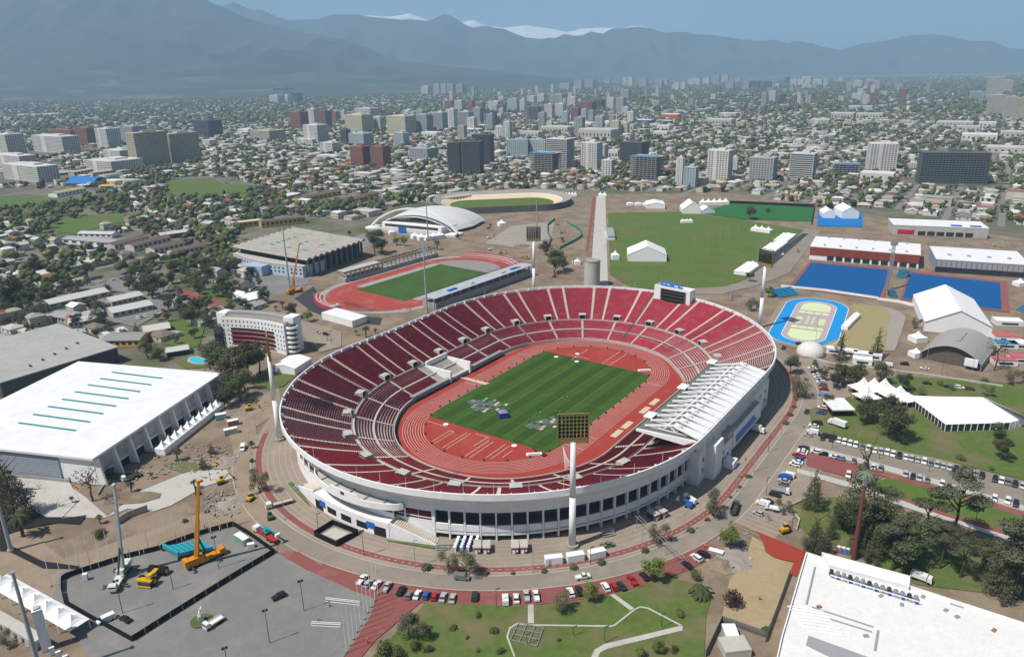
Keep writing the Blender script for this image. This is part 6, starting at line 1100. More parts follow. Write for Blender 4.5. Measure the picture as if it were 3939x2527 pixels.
LMK = [('white arena', (-200, 330)), ('grey arena', G_[1]), ('wave-roofed gym', cen([W0, W1, W2, W3])), ('brown-roofed school blocks', (-346.9,738.1)), ('velodrome', Vc), ('arched arena', C_), ('blue vaulted hall', (-674.0,1214.5)), ('brown twin towers', (-639.6,1432.2)), ('twin brick towers', (-244.7,1360.9)), ('green pitch', (306.8,876.9)), ('very wide dark slab tower', (611.7,1045.8)), ('zigzag tower', (576.5,1181.2)), ('far red-doored hall', (442.3,763.4)), ('water tank', (63.4,567.8)), ('car yard', (-279.3,533.3)), ('residence', (-174.2,469.8)), ('left school field', (-654.6,1023.9)), ('middle school field', (-440.5,1125.1)), ('netted unfinished building', (59.3,1239.1)), ('stepped white tower', (136.2,1264.2)), ('avenue gate', (122.6,992.6))]
RANK = {}
def wherelabel(x, y):
    k = min(LMK, key=lambda q: math.hypot(q[1][0] - x, q[1][1] - y)); dx, dy = x - k[1][0], y - k[1][1]; side = ('right' if dx > 0 else 'left') if abs(dx) > abs(dy) else ('far' if dy > 0 else 'near'); return k[0], side, math.hypot(dx, dy)
def rankedlabels(items, head):
    """items: (x, y, look); names each by look, landmark, side and how near it is"""
    G = {}
    for i, (x, y, look) in enumerate(items): n, sd, d = wherelabel(x, y); G.setdefault((look, n, sd), []).append((d, i))
    out = [None] * len(items)
    for (look, n, sd), L in G.items():
        for r, (d, i) in enumerate(sorted(L)): out[i] = ('%s %s nearest to the %s on its %s side' % (look, head, n, sd)) if r == 0 else ('%s %s, %s nearest to the %s on its %s side' % (look, head, NTH[r], n, sd))
    return out
hl = rankedlabels([(HX[i, 0], HX[i, 1], RNAME[RI[i]] + ('-roofed two-storey' if Hh_[i] > 5 else '-roofed')) for i in near], 'house')
hc = {}
for lb, i in zip(hl, near):
    t = thing('house', lb, 'house', (HX[i, 0], HX[i, 1], 0), Rt[i], 'houses round the sports park'); w, d, h, rh = W_[i], Dd[i], Hh_[i], RHt[i]
    m_ = MB(); m_.gable(0, 0, -.25, w, d, h + .25, rh, 0, .5, 0, 0, (d * .42 if (i % 3 == 0) else 0.)); wl = MB(); wl.v = m_.v; wl.f = m_.f[:6]; wl.m = [0] * 6; wl.build('wall', mwalls[WI[i]], t); r_ = MB(); r_.v = m_.v; r_.f = m_.f[6:]; r_.m = [0] * len(r_.f); r_.build('roof', mroofs[RI[i]], t)
    for sx, sy, rr_ in ((-.25, -.5, 0), (.25, -.5, 0), (.5, 0, 1)): MB().box(sx * w + (.02 if rr_ else 0), sy * d - (0 if rr_ else .02), 1.0, .12 if rr_ else 1.6, 1.6 if rr_ else .12, 1.2).build('window', M_glass, t)
    if i % 2: MB().gable(w * .3, d * .62, -.25, w * .5, d * .5, h * .8, .7, 0, .3, 0, 1).build('annex', [mwalls[WI[i]], mroofs[(RI[i] * 2 + 4) % 6 if i % 4 == 1 else 0]], t)
    if i % 3 == 1: MB().box(w * .22, d * .1, h, .7, .7, rh + .7).build('chimney', mwalls[2], t)
# everything farther: one mass of low houses
far = ~isnear; c, s = np.cos(Rt[far]), np.sin(Rt[far]); X, Y = HX[far, 0], HX[far, 1]; a, b, h, rh = W_[far] / 2, Dd[far] / 2, Hh_[far], RHt[far]; nf = far.sum(); o = .45
def corner(px, py, z): return np.stack([X + c * px - s * py, Y + s * px + c * py, z], -1)
V10 = np.stack([corner(-a, -b, 0 * a - .28), corner(a, -b, 0 * a - .28), corner(a, b, 0 * a - .28), corner(-a, b, 0 * a - .28), corner(-a, -b, h), corner(a, -b, h), corner(a, b, h), corner(-a, b, h), corner(-a - o, -b - o, h - .1), corner(a + o, -b - o, h - .1), corner(a + o, b + o, h - .1), corner(-a - o, b + o, h - .1), corner(-a - o, 0 * a, h + rh), corner(a + o, 0 * a, h + rh)], 1)
fq = np.array([(0, 1, 5, 4), (1, 2, 6, 5), (2, 3, 7, 6), (3, 0, 4, 7), (8, 9, 13, 12), (10, 11, 12, 13), (9, 10, 13, 13), (11, 8, 12, 12)]); ft = np.array([(0, 1, 5), (0, 5, 4), (1, 2, 6), (1, 6, 5), (2, 3, 7), (2, 7, 6), (3, 0, 4), (3, 4, 7), (8, 9, 13), (8, 13, 12), (10, 11, 12), (10, 12, 13), (9, 10, 13), (11, 8, 12)])
FF = (ft[None] + (np.arange(nf) * 14)[:, None, None]).reshape(-1, 3); MI = np.concatenate([np.repeat((WI[far] + 6)[:, None], 8, 1), np.repeat(RI[far][:, None], 4, 1), np.repeat((WI[far] + 6)[:, None], 2, 1)], 1).ravel()
ob = npmesh('low_houses', V10.reshape(-1, 3), FF, mroofs + mwalls, MI); tag(ob, 'dense low houses spreading to the foot of the mountains', 'houses', kind='stuff')
# streets of the grid
def streets(ymin, ymax, lw, ld, bw, bd, st, mbx, z):
    R = ymax * 1.25; pu, pv = bw * lw + st, bd * ld + st
    for axis, per, A, B in ((0, pu, UX, UY), (1, pv, UY, UX)):
        for u in np.arange(-R, R, per):
            base = A * (u - st / 2); ts = np.arange(-R, R, 60.); P = base[None] + ts[:, None] * B[None]; d = np.hypot(P[:, 0], P[:, 1]); k = (P[:, 1] > 250) & (d > ymin) & (d < ymax) & inview(np.c_[P, np.zeros(len(P))], 30)
            for poly in KEEP[:1]: k &= ~pip(poly, P[:, 0], P[:, 1])
            for p in P[k]: e = B * 30.1; n = A * (st * .28); mbx.add([(*(p - e - n), z), (*(p + e - n), z), (*(p + e + n), z), (*(p - e + n), z)], [(0, 1, 2, 3)] if axis == 0 else [(0, 3, 2, 1)])
mb = MB(); streets(380, 1500, 15, 20, 9, 2, 12, mb, -.24); streets(1500, 2900, 19, 25, 10, 2, 14, mb, -.22); tag(mb.build('streets', mat('street_asphalt', (.20, .195, .185), .9, .12, .2)), kind='structure')
# ------------------------------------------------------------------ tree crowns
M_leaf = [mat('leaf_dark', (.085, .10, .042), .8, .4, .5, (.055, .068, .03), .55, .2, rand=.3), mat('leaf_mid', (.11, .135, .045), .8, .4, .5, (.075, .095, .033), .55, .2, rand=.3), mat('leaf_bright', (.16, .20, .05), .8, .35, .5, (.11, .145, .038), .55, .2, rand=.25), mat('leaf_olive', (.15, .145, .085), .85, .35, .5, (.105, .10, .06), .55, .2, rand=.25), mat('leaf_bare', (.10, .08, .06), .9, .3, .5, rand=.2)]
M_bark = mat('bark', (.09, .065, .045), .95, .25, 2)
# far canopy: many small rough blobs
ico = np.array([(0, 0, 1)] + [(.894 * math.cos(2 * math.pi * k / 5), .894 * math.sin(2 * math.pi * k / 5), .447) for k in range(5)] + [(.894 * math.cos(2 * math.pi * (k + .5) / 5), .894 * math.sin(2 * math.pi * (k + .5) / 5), -.447) for k in range(5)] + [(0, 0, -1)])
icf = np.array([(0, 1 + k, 1 + (k + 1) % 5) for k in range(5)] + [(1 + k, 6 + k, 1 + (k + 1) % 5) for k in range(5)] + [(1 + (k + 1) % 5, 6 + k, 6 + (k + 1) % 5) for k in range(5)] + [(11, 6 + (k + 1) % 5, 6 + k) for k in range(5)])
tp_ = RNG.random(NH) < np.where(patch > .12, .4, 1.0); k1 = np.where(tp_)[0]; TX_ = HX[k1] + RNG.normal(0, 6.5, (len(k1), 2)) * np.array([1, 1.2, 1.8])[ZN[k1]][:, None]; TZ = ZN[k1]
k2 = np.where(RNG.random(NH) < np.where(bare < -.0, 1.0, .45))[0]; TX_ = np.concatenate([TX_, HX[k2] + RNG.normal(0, 9, (len(k2), 2)) * np.array([1, 1.2, 1.8])[ZN[k2]][:, None]]); TZ = np.concatenate([TZ, ZN[k2]])
# belts of trees round the school fields and along the streets
for poly, n in (([(-616.9,955.4),(-604.5,1174.8),(-673.1,1394.9),(-612.0,1417.1),(-465.3,1156.9),(-356.9,1143.1),(-308.8,1019.4),(-315.6,868.5),(-324.4,775.6),(-389.7,781.4),(-485.1,941.6),(-516.0,862.5),(-513.4,792.5)], 620), ([(-673.3,992.7),(-617.7,1055.1),(-547.4,840.9),(-547.2,795.5)], 110), ([(-301.4,773.6),(-294.4,805.7),(-234.6,628.9),(-259.3,616.5)], 80), ([(-341.5,636.8),(-306.5,697.7),(-212.0,562.1),(-210.9,489.3),(-260.5,501.6)], 90), ([(-451.0,644.9),(-408.1,705.9),(-317.4,535.4),(-357.0,498.0)], 120), ([(-338.6,766.5),(-315.6,868.5),(-284.9,935.3),(-255.1,903.1),(-289.6,805.2),(-234.6,628.9),(-263.1,616.8)], 150), ([(-291.4,921.2),(-194.0,1023.9),(-159.7,952.6),(-247.7,874.9)], 80), ([(-190.3,972.0),(-115.4,1112.1),(-79.5,1047.3),(-150.3,892.2)], 60)):
    q = np.array(poly); c_ = RNG.uniform(q.min(0), q.max(0), (n * 3, 2)); c_ = c_[pip(poly, c_[:, 0], c_[:, 1])][:n]
    for f in ([(-741.8,1099.8),(-644.7,1103.9),(-607.1,1025.5),(-656.0,965.6)], [(-563.3,1240.3),(-488.8,1255.5),(-377.0,1145.6),(-372.5,1111.1),(-445.3,1042.4),(-483.3,1069.1)], [(-547.5,891.5),(-479.5,941.0),(-455.5,923.8),(-479.7,822.8)], [(-320.7,558.1),(-284.1,587.8),(-251.3,524.6),(-256.3,486.3),(-282.7,500.1)]): c_ = c_[~pip(f, c_[:, 0], c_[:, 1])]
    TX_ = np.concatenate([TX_, c_]); TZ = np.concatenate([TZ, np.zeros(len(c_), int)])
for poly in (KEEP[0],): k = ~pip(poly, TX_[:, 0], TX_[:, 1]); TX_, TZ = TX_[k], TZ[k]
for x, y, r in FOOT: k = np.hypot(TX_[:, 0] - x, TX_[:, 1] - y) > r * .72; TX_, TZ = TX_[k], TZ[k]
TD = np.hypot(TX_[:, 0], TX_[:, 1]); tv = inview(np.c_[TX_, np.zeros(len(TX_))], 5); od = [i for i in np.argsort(TD) if tv[i]]; NEART = TX_[od[:170]]; fm = np.ones(len(TX_), bool); fm[od[:170]] = False; TX_, TZ, TD = TX_[fm], TZ[fm], TD[fm]
def treemass(P, Zn, name, label):
    n = len(P); h = RNG.uniform(4.5, 10.5, n) * np.array([1, 1.05, 1.35])[Zn]; nb = 3; VV, FF_, MM = [], [], []; kd = RNG.choice(4, n, p=[.42, .33, .1, .15])
    for b in range(nb):
        r = h * RNG.uniform(.26, .44, n) * np.array([1, 1.1, 1.5])[Zn]; off = RNG.normal(0, .24, (n, 3)) * h[:, None] * np.array([1, 1, .5]); off[:, 2] += h * RNG.uniform(.5, .75, n)
        J = 1 + RNG.normal(0, .24, (n, 12)); V = ico[None] * J[..., None] * (r[:, None, None] * np.array([1, 1, .9])); V = V + off[:, None, :]; V[..., 0] += P[:, 0][:, None]; V[..., 1] += P[:, 1][:, None]; V[..., 2] = np.maximum(V[..., 2], .2)
        VV.append(V.reshape(-1, 3)); FF_.append((icf[None] + ((np.arange(n) + b * n) * 12)[:, None, None]).reshape(-1, 3)); MM.append(np.repeat(kd, 20))
    return tag(npmesh(name, np.concatenate(VV), np.concatenate(FF_), M_leaf[:4], np.concatenate(MM)), label, 'trees', kind='stuff')
treemass(TX_, TZ, 'city_trees', 'dark green trees scattered between the houses of the whole city')
print('HOUSES', NH, 'TREES', len(TX_))

# ------------------------------------------------------------------ single trees: trunk with limbs, crown of leaf clumps
def leafcloud(seed, n, blobs, leaf, droop=0.):
    """crown of n small leaf faces spread through ellipsoid clumps (x, y, z, rx, rz); unit tree height 1"""
    g = np.random.default_rng(seed); B = np.array(blobs); w = B[:, 3] ** 2; k = g.choice(len(B), n, p=w / w.sum()); d = g.normal(size=(n, 3)); d /= np.linalg.norm(d, axis=1)[:, None]
    r = g.random(n) ** .4; c = B[k, :3] + d * r[:, None] * np.stack([B[k, 3], B[k, 3], B[k, 4]], -1)
    nrm = d + g.normal(0, .55, (n, 3)) + np.array([0, 0, .35]); nrm /= np.linalg.norm(nrm, axis=1)[:, None]; a = np.cross(nrm, g.normal(size=(n, 3))); a /= np.linalg.norm(a, axis=1)[:, None]; b = np.cross(nrm, a); s = leaf * g.uniform(.6, 1.4, n)[:, None]
    c[:, 2] -= droop * r * .06
    V = np.stack([c - a * s, c - b * s * .6, c + a * s, c + b * s * .6], 1); return V.reshape(-1, 3), np.arange(n * 4).reshape(n, 4)
def meshnp(name, V, F, m):
    o = npmesh(name, V, F, m); me = o.data; COL.objects.unlink(o); bpy.data.objects.remove(o); return me
def trunkmesh(name, h, r, limbs, seed):
    g = random.Random(seed); mb = MB(); p = (0, 0, 0); k = 4
    for i in range(k): q = (g.uniform(-.02, .02) * (i + 1), g.uniform(-.02, .02) * (i + 1), h * (i + 1) / k); mb.tube(p, q, r * (1 - .17 * i), r * (1 - .17 * (i + 1)), 7); p = q
    for i in range(limbs): a = 2 * math.pi * i / limbs + g.random(); z = h * g.uniform(.55, .95); mb.tube((0, 0, z), (math.cos(a) * .22, math.sin(a) * .22, z + .2), r * .45, r * .12, 5)
    me = bpy.data.meshes.new(name); me.from_pydata(mb.v, [], mb.f); me.materials.append(M_bark); return me
def blobs_round(seed, n=11, wide=.30, z0=.34, z1=.86):
    g = random.Random(seed); L = []
    for i in range(n): a = g.uniform(0, 6.28); rr_ = wide * g.random() ** .5; z = g.uniform(z0, z1); s = g.uniform(.11, .2) * (1.15 - .5 * abs(z - .6)); L.append((math.cos(a) * rr_, math.sin(a) * rr_, z, s, s * .85))
    return L
def blobs_cone(seed, tiers=9, wide=.26, flat=.25, gap=.0, z0=.14):
    g = random.Random(seed); L = []
    for t_ in range(tiers):
        z = z0 + (.97 - z0) * t_ / (tiers - 1); w = wide * (1 - (t_ / (tiers - 1)) ** 1.2) + .02
        for i in range(5 if t_ < tiers - 2 else 2):
            a = 2 * math.pi * (i + g.random() * .6) / 5; rr_ = w * g.uniform(.35, .95); L.append((math.cos(a) * rr_, math.sin(a) * rr_, z - rr_ * .12, max(.03, w * .48), max(.02, w * flat)))
    return L
KIND = {}
M_ced = mat('leaf_cedar', (.115, .122, .07), .85, .4, .5, (.075, .083, .046), .55, .2, rand=.25)
def addkind(k, lookname, crown_defs, leafm, trunk):
    KIND[k] = (lookname, [(meshnp('crown', *leafcloud(*c), leafm), tk) for c, tk in zip(crown_defs, trunk)])
tk = [trunkmesh('trunk', .45, .028, 6, i) for i in range(3)]; tkc = [trunkmesh('trunk', .93, .022, 5, 10 + i) for i in range(2)]; tku = [trunkmesh('trunk', .75, .024, 7, 20 + i) for i in range(2)]
addkind('b', 'dark broadleaf', [(i, 2800, blobs_round(i), .023) for i in (1, 2, 3)], M_leaf[0], tk)
addkind('m', 'green broadleaf', [(i, 2600, blobs_round(i), .023) for i in (4, 5, 6)], M_leaf[1], tk)
addkind('g', 'bright green', [(i, 2400, blobs_round(i, 10, .27), .023) for i in (7, 8)], M_leaf[2], tk)
addkind('o', 'olive-grey', [(i, 2000, blobs_round(i, 10, .28, .3), .021, 1) for i in (9, 10, 11)], M_leaf[3], tk)
addkind('c', 'dark conifer', [(12, 5000, blobs_cone(12, 10, .25), .013), (13, 5000, blobs_cone(13, 9, .29), .013)], M_ced, tkc)
addkind('a', 'thin araucaria', [(14, 2200, blobs_cone(14, 12, .2, .12), .014), (15, 2200, blobs_cone(15, 11, .19, .12), .014)], M_ced, tkc)
addkind('u', 'flat-topped cedar', [(16, 4200, [(x * 1.0, y * 1.0, z, r, .05) for x, y, z, r in ((0, 0, .95, .15), (.16, .08, .84, .16), (-.17, .03, .86, .16), (.05, -.2, .8, .15), (-.08, .2, .76, .15), (.2, -.12, .66, .13), (-.22, -.1, .62, .13), (.1, .2, .52, .11))], .013), (17, 4200, [(x, y, z, r, .05) for x, y, z, r in ((0, 0, .95, .12), (.14, -.05, .86, .14), (-.12, .1, .8, .15), (.02, -.17, .72, .15), (.18, .12, .64, .14), (-.2, -.06, .56, .13), (.03, .2, .48, .12))], .013)], M_ced, tku)
addkind('n', 'bare twiggy', [(18, 260, blobs_round(18, 8, .25), .022), (19, 260, blobs_round(19, 8, .25), .022)], M_leaf[4], tku)
addkind('s', 'low shrub', [(20, 500, [(0, 0, .45, .5, .45), (.3, .1, .4, .4, .38), (-.3, -.1, .4, .4, .38)], .07), (21, 500, [(0, 0, .5, .45, .45), (.25, -.2, .4, .42, .38), (-.25, .2, .35, .4, .34)], .07)], M_leaf[1], tk[:2])
addkind('r', 'reddish shrub', [(22, 500, [(0, 0, .5, .4, .45), (.2, .1, .4, .36, .38)], .06)], mat('leaf_red', (.07, .04, .035), .9, .3, .5), tk[:1])
# palms: trunk and arching fronds
def palmcrown(seed, n, m):
    g = random.Random(seed); mb = MB()
    for i in range(n):
        a = 2 * math.pi * i / n + g.uniform(-.15, .15); up = g.uniform(.1, 1.0); L = g.uniform(.3, .42); c, s = math.cos(a), math.sin(a); pts = []
        for k in range(5): t_ = k / 4; r = L * (t_ * (1 - .15 * t_)); z = .72 + L * (up * t_ - (1.0 + .3 * up) * t_ * t_ * .9); pts.append((r, z, .05 * (1 - abs(t_ - .4) * 1.3) + .004))
        vs = []
        for r, z, w in pts: vs += [(c * r - s * w, s * r + c * w, z - w * .5), (c * r, s * r, z), (c * r + s * w, s * r - c * w, z - w * .5)]
        mb.add(vs, [(3 * k, 3 * k + 1, 3 * k + 4, 3 * k + 3) for k in range(4)] + [(3 * k + 1, 3 * k + 2, 3 * k + 5, 3 * k + 4) for k in range(4)])
    me = bpy.data.meshes.new('fronds'); me.from_pydata(mb.v, [], mb.f); me.materials.append(m); return me
M_frond = mat('palm_frond', (.055, .07, .025), .7, .3, .6, rand=.2)
pt_ = MB(); pt_.tube((0, 0, 0), (0, 0, .4), .045, .04, 8); pt_.tube((0, 0, .4), (0, 0, .74), .04, .05, 8); ptm = bpy.data.meshes.new('trunk'); ptm.from_pydata(pt_.v, [], pt_.f); ptm.materials.append(M_bark)
pt2 = MB(); pt2.tube((0, 0, 0), (0, 0, .3), .12, .1, 8); pt2m = bpy.data.meshes.new('trunk'); pt2m.from_pydata(pt2.v, [], pt2.f); pt2m.materials.append(M_bark)
KIND['p'] = ('feather palm', [(palmcrown(31, 26, M_frond), ptm), (palmcrown(32, 24, M_frond), ptm)])
def lowpalm(seed):
    me = palmcrown(seed, 20, M_frond)
    for v in me.vertices: v.co = (v.co.x * 1.9, v.co.y * 1.9, (v.co.z - .72) * 1.9 + .35)
    return me
KIND['q'] = ('small low palm', [(lowpalm(33), pt2m), (lowpalm(34), pt2m)])
LMK += [('near facade', (-15, 236)), ('skating oval', Sc), ('long marquee', Mq[1]), ('grandstand building', LW(0, -103)), ('new white building', (108.0,199.4)), ('bottom-left gateway', (-153.6,199.9)), ('plaza statue', (-99.3,193.2)), ('garden path fork', (28.7,187.2)), ('sand court', (78.3,203.8)), ('north field marquee', (119.9,642.3)), ('swimming pool', (-188.4,420.3)), ('barrel hall', B0), ('white dome', (175.4,411.8)), ('pale garden path', (-151.2,266.2)), ('parked cars below the facade', (-20.1,202.4)), ('cedar grove', (136.5,229.5)), ('training track', (TX, TY))]
TREE_SPOTS = [('o',-104.0,268.3,11.8), ('c',-194.5,253.3,25.5), ('c',-208.4,268.2,19.5), ('p',-183.5,240.3,12.5), ('p',-171.2,281.5,6.3), ('p',-157.8,271.0,5.8), ('p',-149.4,296.6,7.8), ('p',-177.7,263.1,3.8), ('p',-158.9,248.1,4.5), ('p',-132.2,272.3,5.2), ('c',-134.8,288.3,7.1), ('c',-136.2,302.0,6.1), ('q',-120.5,254.6,2.0), ('q',-126.5,248.2,2.5), ('n',-170.2,264.5,16.9), ('o',-153.8,183.5,5.8), ('s',-155.0,238.9,3.7), ('s',-154.8,241.6,2.5), ('p',-154.1,281.8,3.2), ('o',-119.8,306.7,4.7), ('s',-115.7,294.1,2.1), ('s',-112.7,284.7,2.1), ('o',-22.9,214.5,9.4), ('o',-17.0,213.0,11.4), ('o',51.0,228.6,9.0), ('g',45.5,207.5,10.7), ('g',23.2,198.9,8.3), ('o',14.4,194.1,8.5), ('o',-32.6,183.2,11.0), ('o',-29.2,183.8,8.4), ('s',-39.2,176.5,5.1), ('g',34.8,173.8,4.8), ('g',40.5,175.9,5.4), ('q',-30.8,216.7,3.7), ('q',-10.5,213.4,2.6), ('q',-1.1,213.1,1.7), ('q',9.5,213.8,2.4), ('q',19.6,215.3,2.8), ('q',29.3,217.8,3.0), ('q',45.4,224.2,2.8), ('q',-19.6,187.1,2.8), ('q',-7.1,185.5,2.7), ('s',-26.5,177.9,2.6), ('s',-30.4,179.1,3.1), ('q',55.4,230.4,1.8), ('s',-35.0,175.9,4.1), ('s',50.4,191.0,2.7), ('s',-12.4,192.4,2.2), ('s',-15.2,182.9,1.1), ('s',-5.1,176.8,2.1), ('s',-11.8,177.5,1.3), ('s',12.2,181.2,1.3), ('s',45.5,176.0,2.1), ('g',75.5,224.2,11.3), ('o',74.9,245.2,12.3), ('o',101.8,245.8,7.1), ('c',114.0,248.8,17.3), ('c',125.4,235.2,33.8), ('c',103.8,221.7,15.2), ('b',119.6,228.3,16.9), ('c',113.1,229.8,8.6), ('b',125.6,228.1,18.6), ('u',134.9,234.9,17.2), ('u',126.0,211.2,20.5), ('b',129.5,209.6,17.1), ('u',143.9,224.2,22.9), ('u',154.2,225.5,30.7), ('u',146.5,206.8,15.4), ('c',155.1,198.0,26.4), ('u',157.8,195.9,29.7), ('b',137.3,216.3,19.1), ('u',142.0,211.5,17.8), ('u',154.3,208.1,13.3), ('c',121.5,216.0,13.0), ('b',119.5,235.4,9.6), ('c',118.5,220.0,14.9), ('b',166.8,206.2,18.6), ('u',156.2,205.1,13.2), ('c',106.9,219.6,10.9), ('b',127.7,219.7,12.6), ('c',134.3,221.2,16.0), ('q',96.7,273.4,2.7), ('q',90.8,265.5,1.9), ('q',85.0,258.1,1.5), ('q',72.1,242.7,2.0), ('q',64.4,235.8,3.0), ('q',59.6,200.4,6.8), ('r',67.3,194.4,7.0), ('q',74.8,183.8,2.9), ('b',207.3,283.5,10.5), ('s',190.7,284.2,3.1), ('o',172.5,299.1,7.4), ('o',151.4,192.8,3.2), ('s',59.5,208.7,3.9), ('s',198.7,275.4,2.3), ('n',94.2,240.8,3.7), ('b',169.6,320.6,14.3), ('b',178.0,322.5,14.0), ('b',172.8,302.4,18.3), ('b',166.0,318.5,12.5), ('o',169.7,305.3,14.2), ('a',187.7,400.8,18.6), ('a',210.5,404.1,18.3), ('b',153.0,382.6,11.6), ('o',146.3,351.6,14.3), ('b',175.0,365.0,13.1), ('b',181.3,363.1,13.7), ('b',195.3,367.2,12.6), ('b',201.9,356.2,10.5), ('o',208.3,350.0,6.7), ('b',156.2,340.8,6.7), ('b',188.1,570.7,8.3), ('g',189.0,527.5,10.0), ('o',166.5,496.8,10.8), ('n',265.2,381.8,19.6), ('o',262.1,362.1,9.3), ('o',269.9,363.7,8.5), ('o',241.1,348.5,7.5), ('o',259.0,453.3,7.7), ('g',169.5,390.8,5.6), ('b',167.1,373.5,7.4), ('n',171.7,381.3,5.9), ('b',168.4,361.9,8.9), ('b',217.7,303.3,7.8), ('o',172.9,504.6,6.3), ('q',143.8,347.7,2.0), ('q',139.7,339.4,2.3), ('q',134.7,330.6,3.0), ('q',129.5,321.5,3.0), ('s',225.1,362.9,3.2), ('s',227.9,357.2,3.2), ('s',250.0,365.6,3.3), ('b',265.3,823.3,16.6), ('b',297.6,859.3,6.6), ('b',-128.0,692.4,25.1), ('b',-120.1,688.9,16.3), ('p',-70.0,703.6,11.5), ('b',36.5,606.9,22.4), ('b',32.5,670.8,14.6), ('g',-112.1,727.6,10.7), ('g',-104.6,723.8,11.3), ('b',-168.1,776.5,6.0), ('p',-94.0,455.5,9.7), ('p',-89.1,462.1,4.9), ('p',-101.3,460.0,4.4), ('b',-53.3,752.1,5.9), ('o',-23.1,792.5,5.4), ('m',51.3,726.3,5.7), ('b',-21.1,807.7,4.7), ('b',44.4,618.1,9.9), ('b',-372.6,532.2,27.2), ('b',-370.5,539.1,18.8), ('o',-332.4,502.5,14.8), ('c',-283.1,489.3,21.9), ('b',-351.1,551.8,8.2), ('b',-275.0,553.2,20.8), ('b',-282.9,563.3,13.8), ('m',-258.2,596.7,11.4), ('b',-219.4,488.6,14.8), ('b',-230.2,503.3,10.5), ('b',-217.4,496.2,8.3), ('b',-239.0,496.9,7.5), ('m',-263.6,465.9,9.1), ('m',-254.9,465.4,6.1), ('c',-245.8,464.9,11.0), ('b',-206.1,459.9,8.0), ('g',-211.5,421.5,11.4), ('o',-220.5,424.3,13.2), ('o',-175.8,406.0,19.8), ('b',-165.1,394.8,21.9), ('o',-154.2,384.0,23.9), ('b',-147.5,387.7,22.4), ('b',-144.3,398.0,19.5), ('b',-150.7,362.9,16.6), ('b',-142.6,358.9,16.4), ('b',-148.7,352.2,11.5), ('o',-144.6,371.9,17.7), ('o',-182.4,429.5,12.5), ('g',-140.5,491.0,10.5), ('b',-184.2,536.2,12.7), ('m',-201.0,580.0,8.8), ('m',-259.2,619.3,9.3), ('m',-249.6,616.3,7.4), ('m',-238.1,610.9,6.2), ('m',-226.7,605.5,6.1), ('m',-215.3,595.9,6.0), ('g',-282.3,650.2,11.0), ('g',-292.5,653.6,9.1), ('g',-295.6,633.9,10.1), ('g',-277.5,657.6,10.5), ('g',-273.1,673.2,8.0), ('g',-267.7,683.8,9.5), ('g',-264.3,700.6,9.7), ('o',-319.7,573.7,9.3), ('n',-338.7,567.0,10.4), ('b',-411.1,632.7,17.7), ('b',-358.6,669.1,9.3), ('n',-202.1,514.7,6.4), ('o',-213.1,450.1,6.7), ('p',-165.6,519.2,8.6), ('b',-153.8,498.7,12.5), ('p',-169.8,516.1,5.4), ('n',-184.3,503.8,7.3), ('b',-359.8,619.6,14.9), ('b',-339.8,494.2,11.4), ('n',-117.9,450.1,6.7), ('m',-444.4,686.6,8.2), ('b',-298.4,488.7,9.2), ('b',-374.5,607.1,8.6), ('b',-398.5,595.7,9.6), ('m',-423.2,713.6,11.2), ('m',-397.3,711.5,8.4), ('m',-439.9,709.0,8.4)]
rt = random.Random(5); items = [(x, y, KIND[k][0]) for k, x, y, h in TREE_SPOTS] 
nt_ = [(rt.choice('bbbmmogb'), x, y, rt.uniform(6, 12)) for x, y in NEART]
items += [(x, y, KIND[k][0]) for k, x, y, h in nt_]; tl = rankedlabels(items, 'tree'); SPEC = dict(p='palm', q='palm', s='shrub', r='shrub')
for (k, x, y, h), lb in zip(TREE_SPOTS + nt_, tl):
    lk, var = KIND[k]; cr, tr = rt.choice(var); lb = lb.replace(' palm tree', ' palm').replace(' shrub tree', ' shrub').replace('conifer tree', 'conifer').replace('cedar tree', 'cedar').replace('araucaria tree', 'araucaria')
    t = thing('palm' if k in 'pq' else ('shrub' if k in 'sr' else 'tree'), lb, SPEC.get(k, 'tree'), (x, y, -.2 if y > 700 else 0), rt.uniform(0, 6.28), 'palms' if k in 'pq' else ('shrubs' if k in 'sr' else 'trees'))
    w = {'u': 1.0, 'c': .9, 'b': 1.05, 'a': 1.0}.get(k, 1.0) * rt.uniform(.92, 1.12); t.scale = (h * w, h * w, h)
    for nm, me in (('fronds' if k in 'pq' else 'crown', cr), ('trunk', tr)): o = bpy.data.objects.new(nm, me); COL.objects.link(o); o.parent = t

# ------------------------------------------------------------------ vehicles
M_tyre = mat('tyre', (.015, .015, .016), .9, .1, 2); M_cglass = mat('car_glass', (.015, .02, .026), .12, .1, 1, spec=.6)
PAINT = {k: mat('car_paint_' + k, c, .3, .03, 1, spec=.5) for k, c in dict(white=(.74, .74, .73), silver=(.42, .43, .44), grey=(.17, .175, .18), black=(.014, .014, .016), red=(.38, .015, .02), blue=(.02, .10, .34), green=(.02, .045, .035), beige=(.38, .34, .27), maroon=(.12, .015, .02), lightblue=(.2, .35, .5), olive=(.16, .17, .12)).items()}
def sideprism(mb, prof, w, inset=0., mi=0):
    n = len(prof); L = [(x, -w / 2, z) for x, z in prof] + [(x, w / 2, z) for x, z in prof]; mb.add(L, [tuple(range(n)), tuple(range(2 * n - 1, n - 1, -1))] + [(i, n + i, n + (i + 1) % n, (i + 1) % n)[::-1] for i in range(n)], mi)
def cabin(mb, base, top, wb, wt):
    """tapered glasshouse from base x-range to top x-range"""
    (x0, x1, z0), (x2, x3, z1) = base, top; mb.add([(x0, -wb / 2, z0), (x1, -wb / 2, z0), (x1, wb / 2, z0), (x0, wb / 2, z0), (x2, -wt / 2, z1), (x3, -wt / 2, z1), (x3, wt / 2, z1), (x2, wt / 2, z1)], [(0, 1, 5, 4), (1, 2, 6, 5), (2, 3, 7, 6), (3, 0, 4, 7), (4, 5, 6, 7)])
CARS = {}
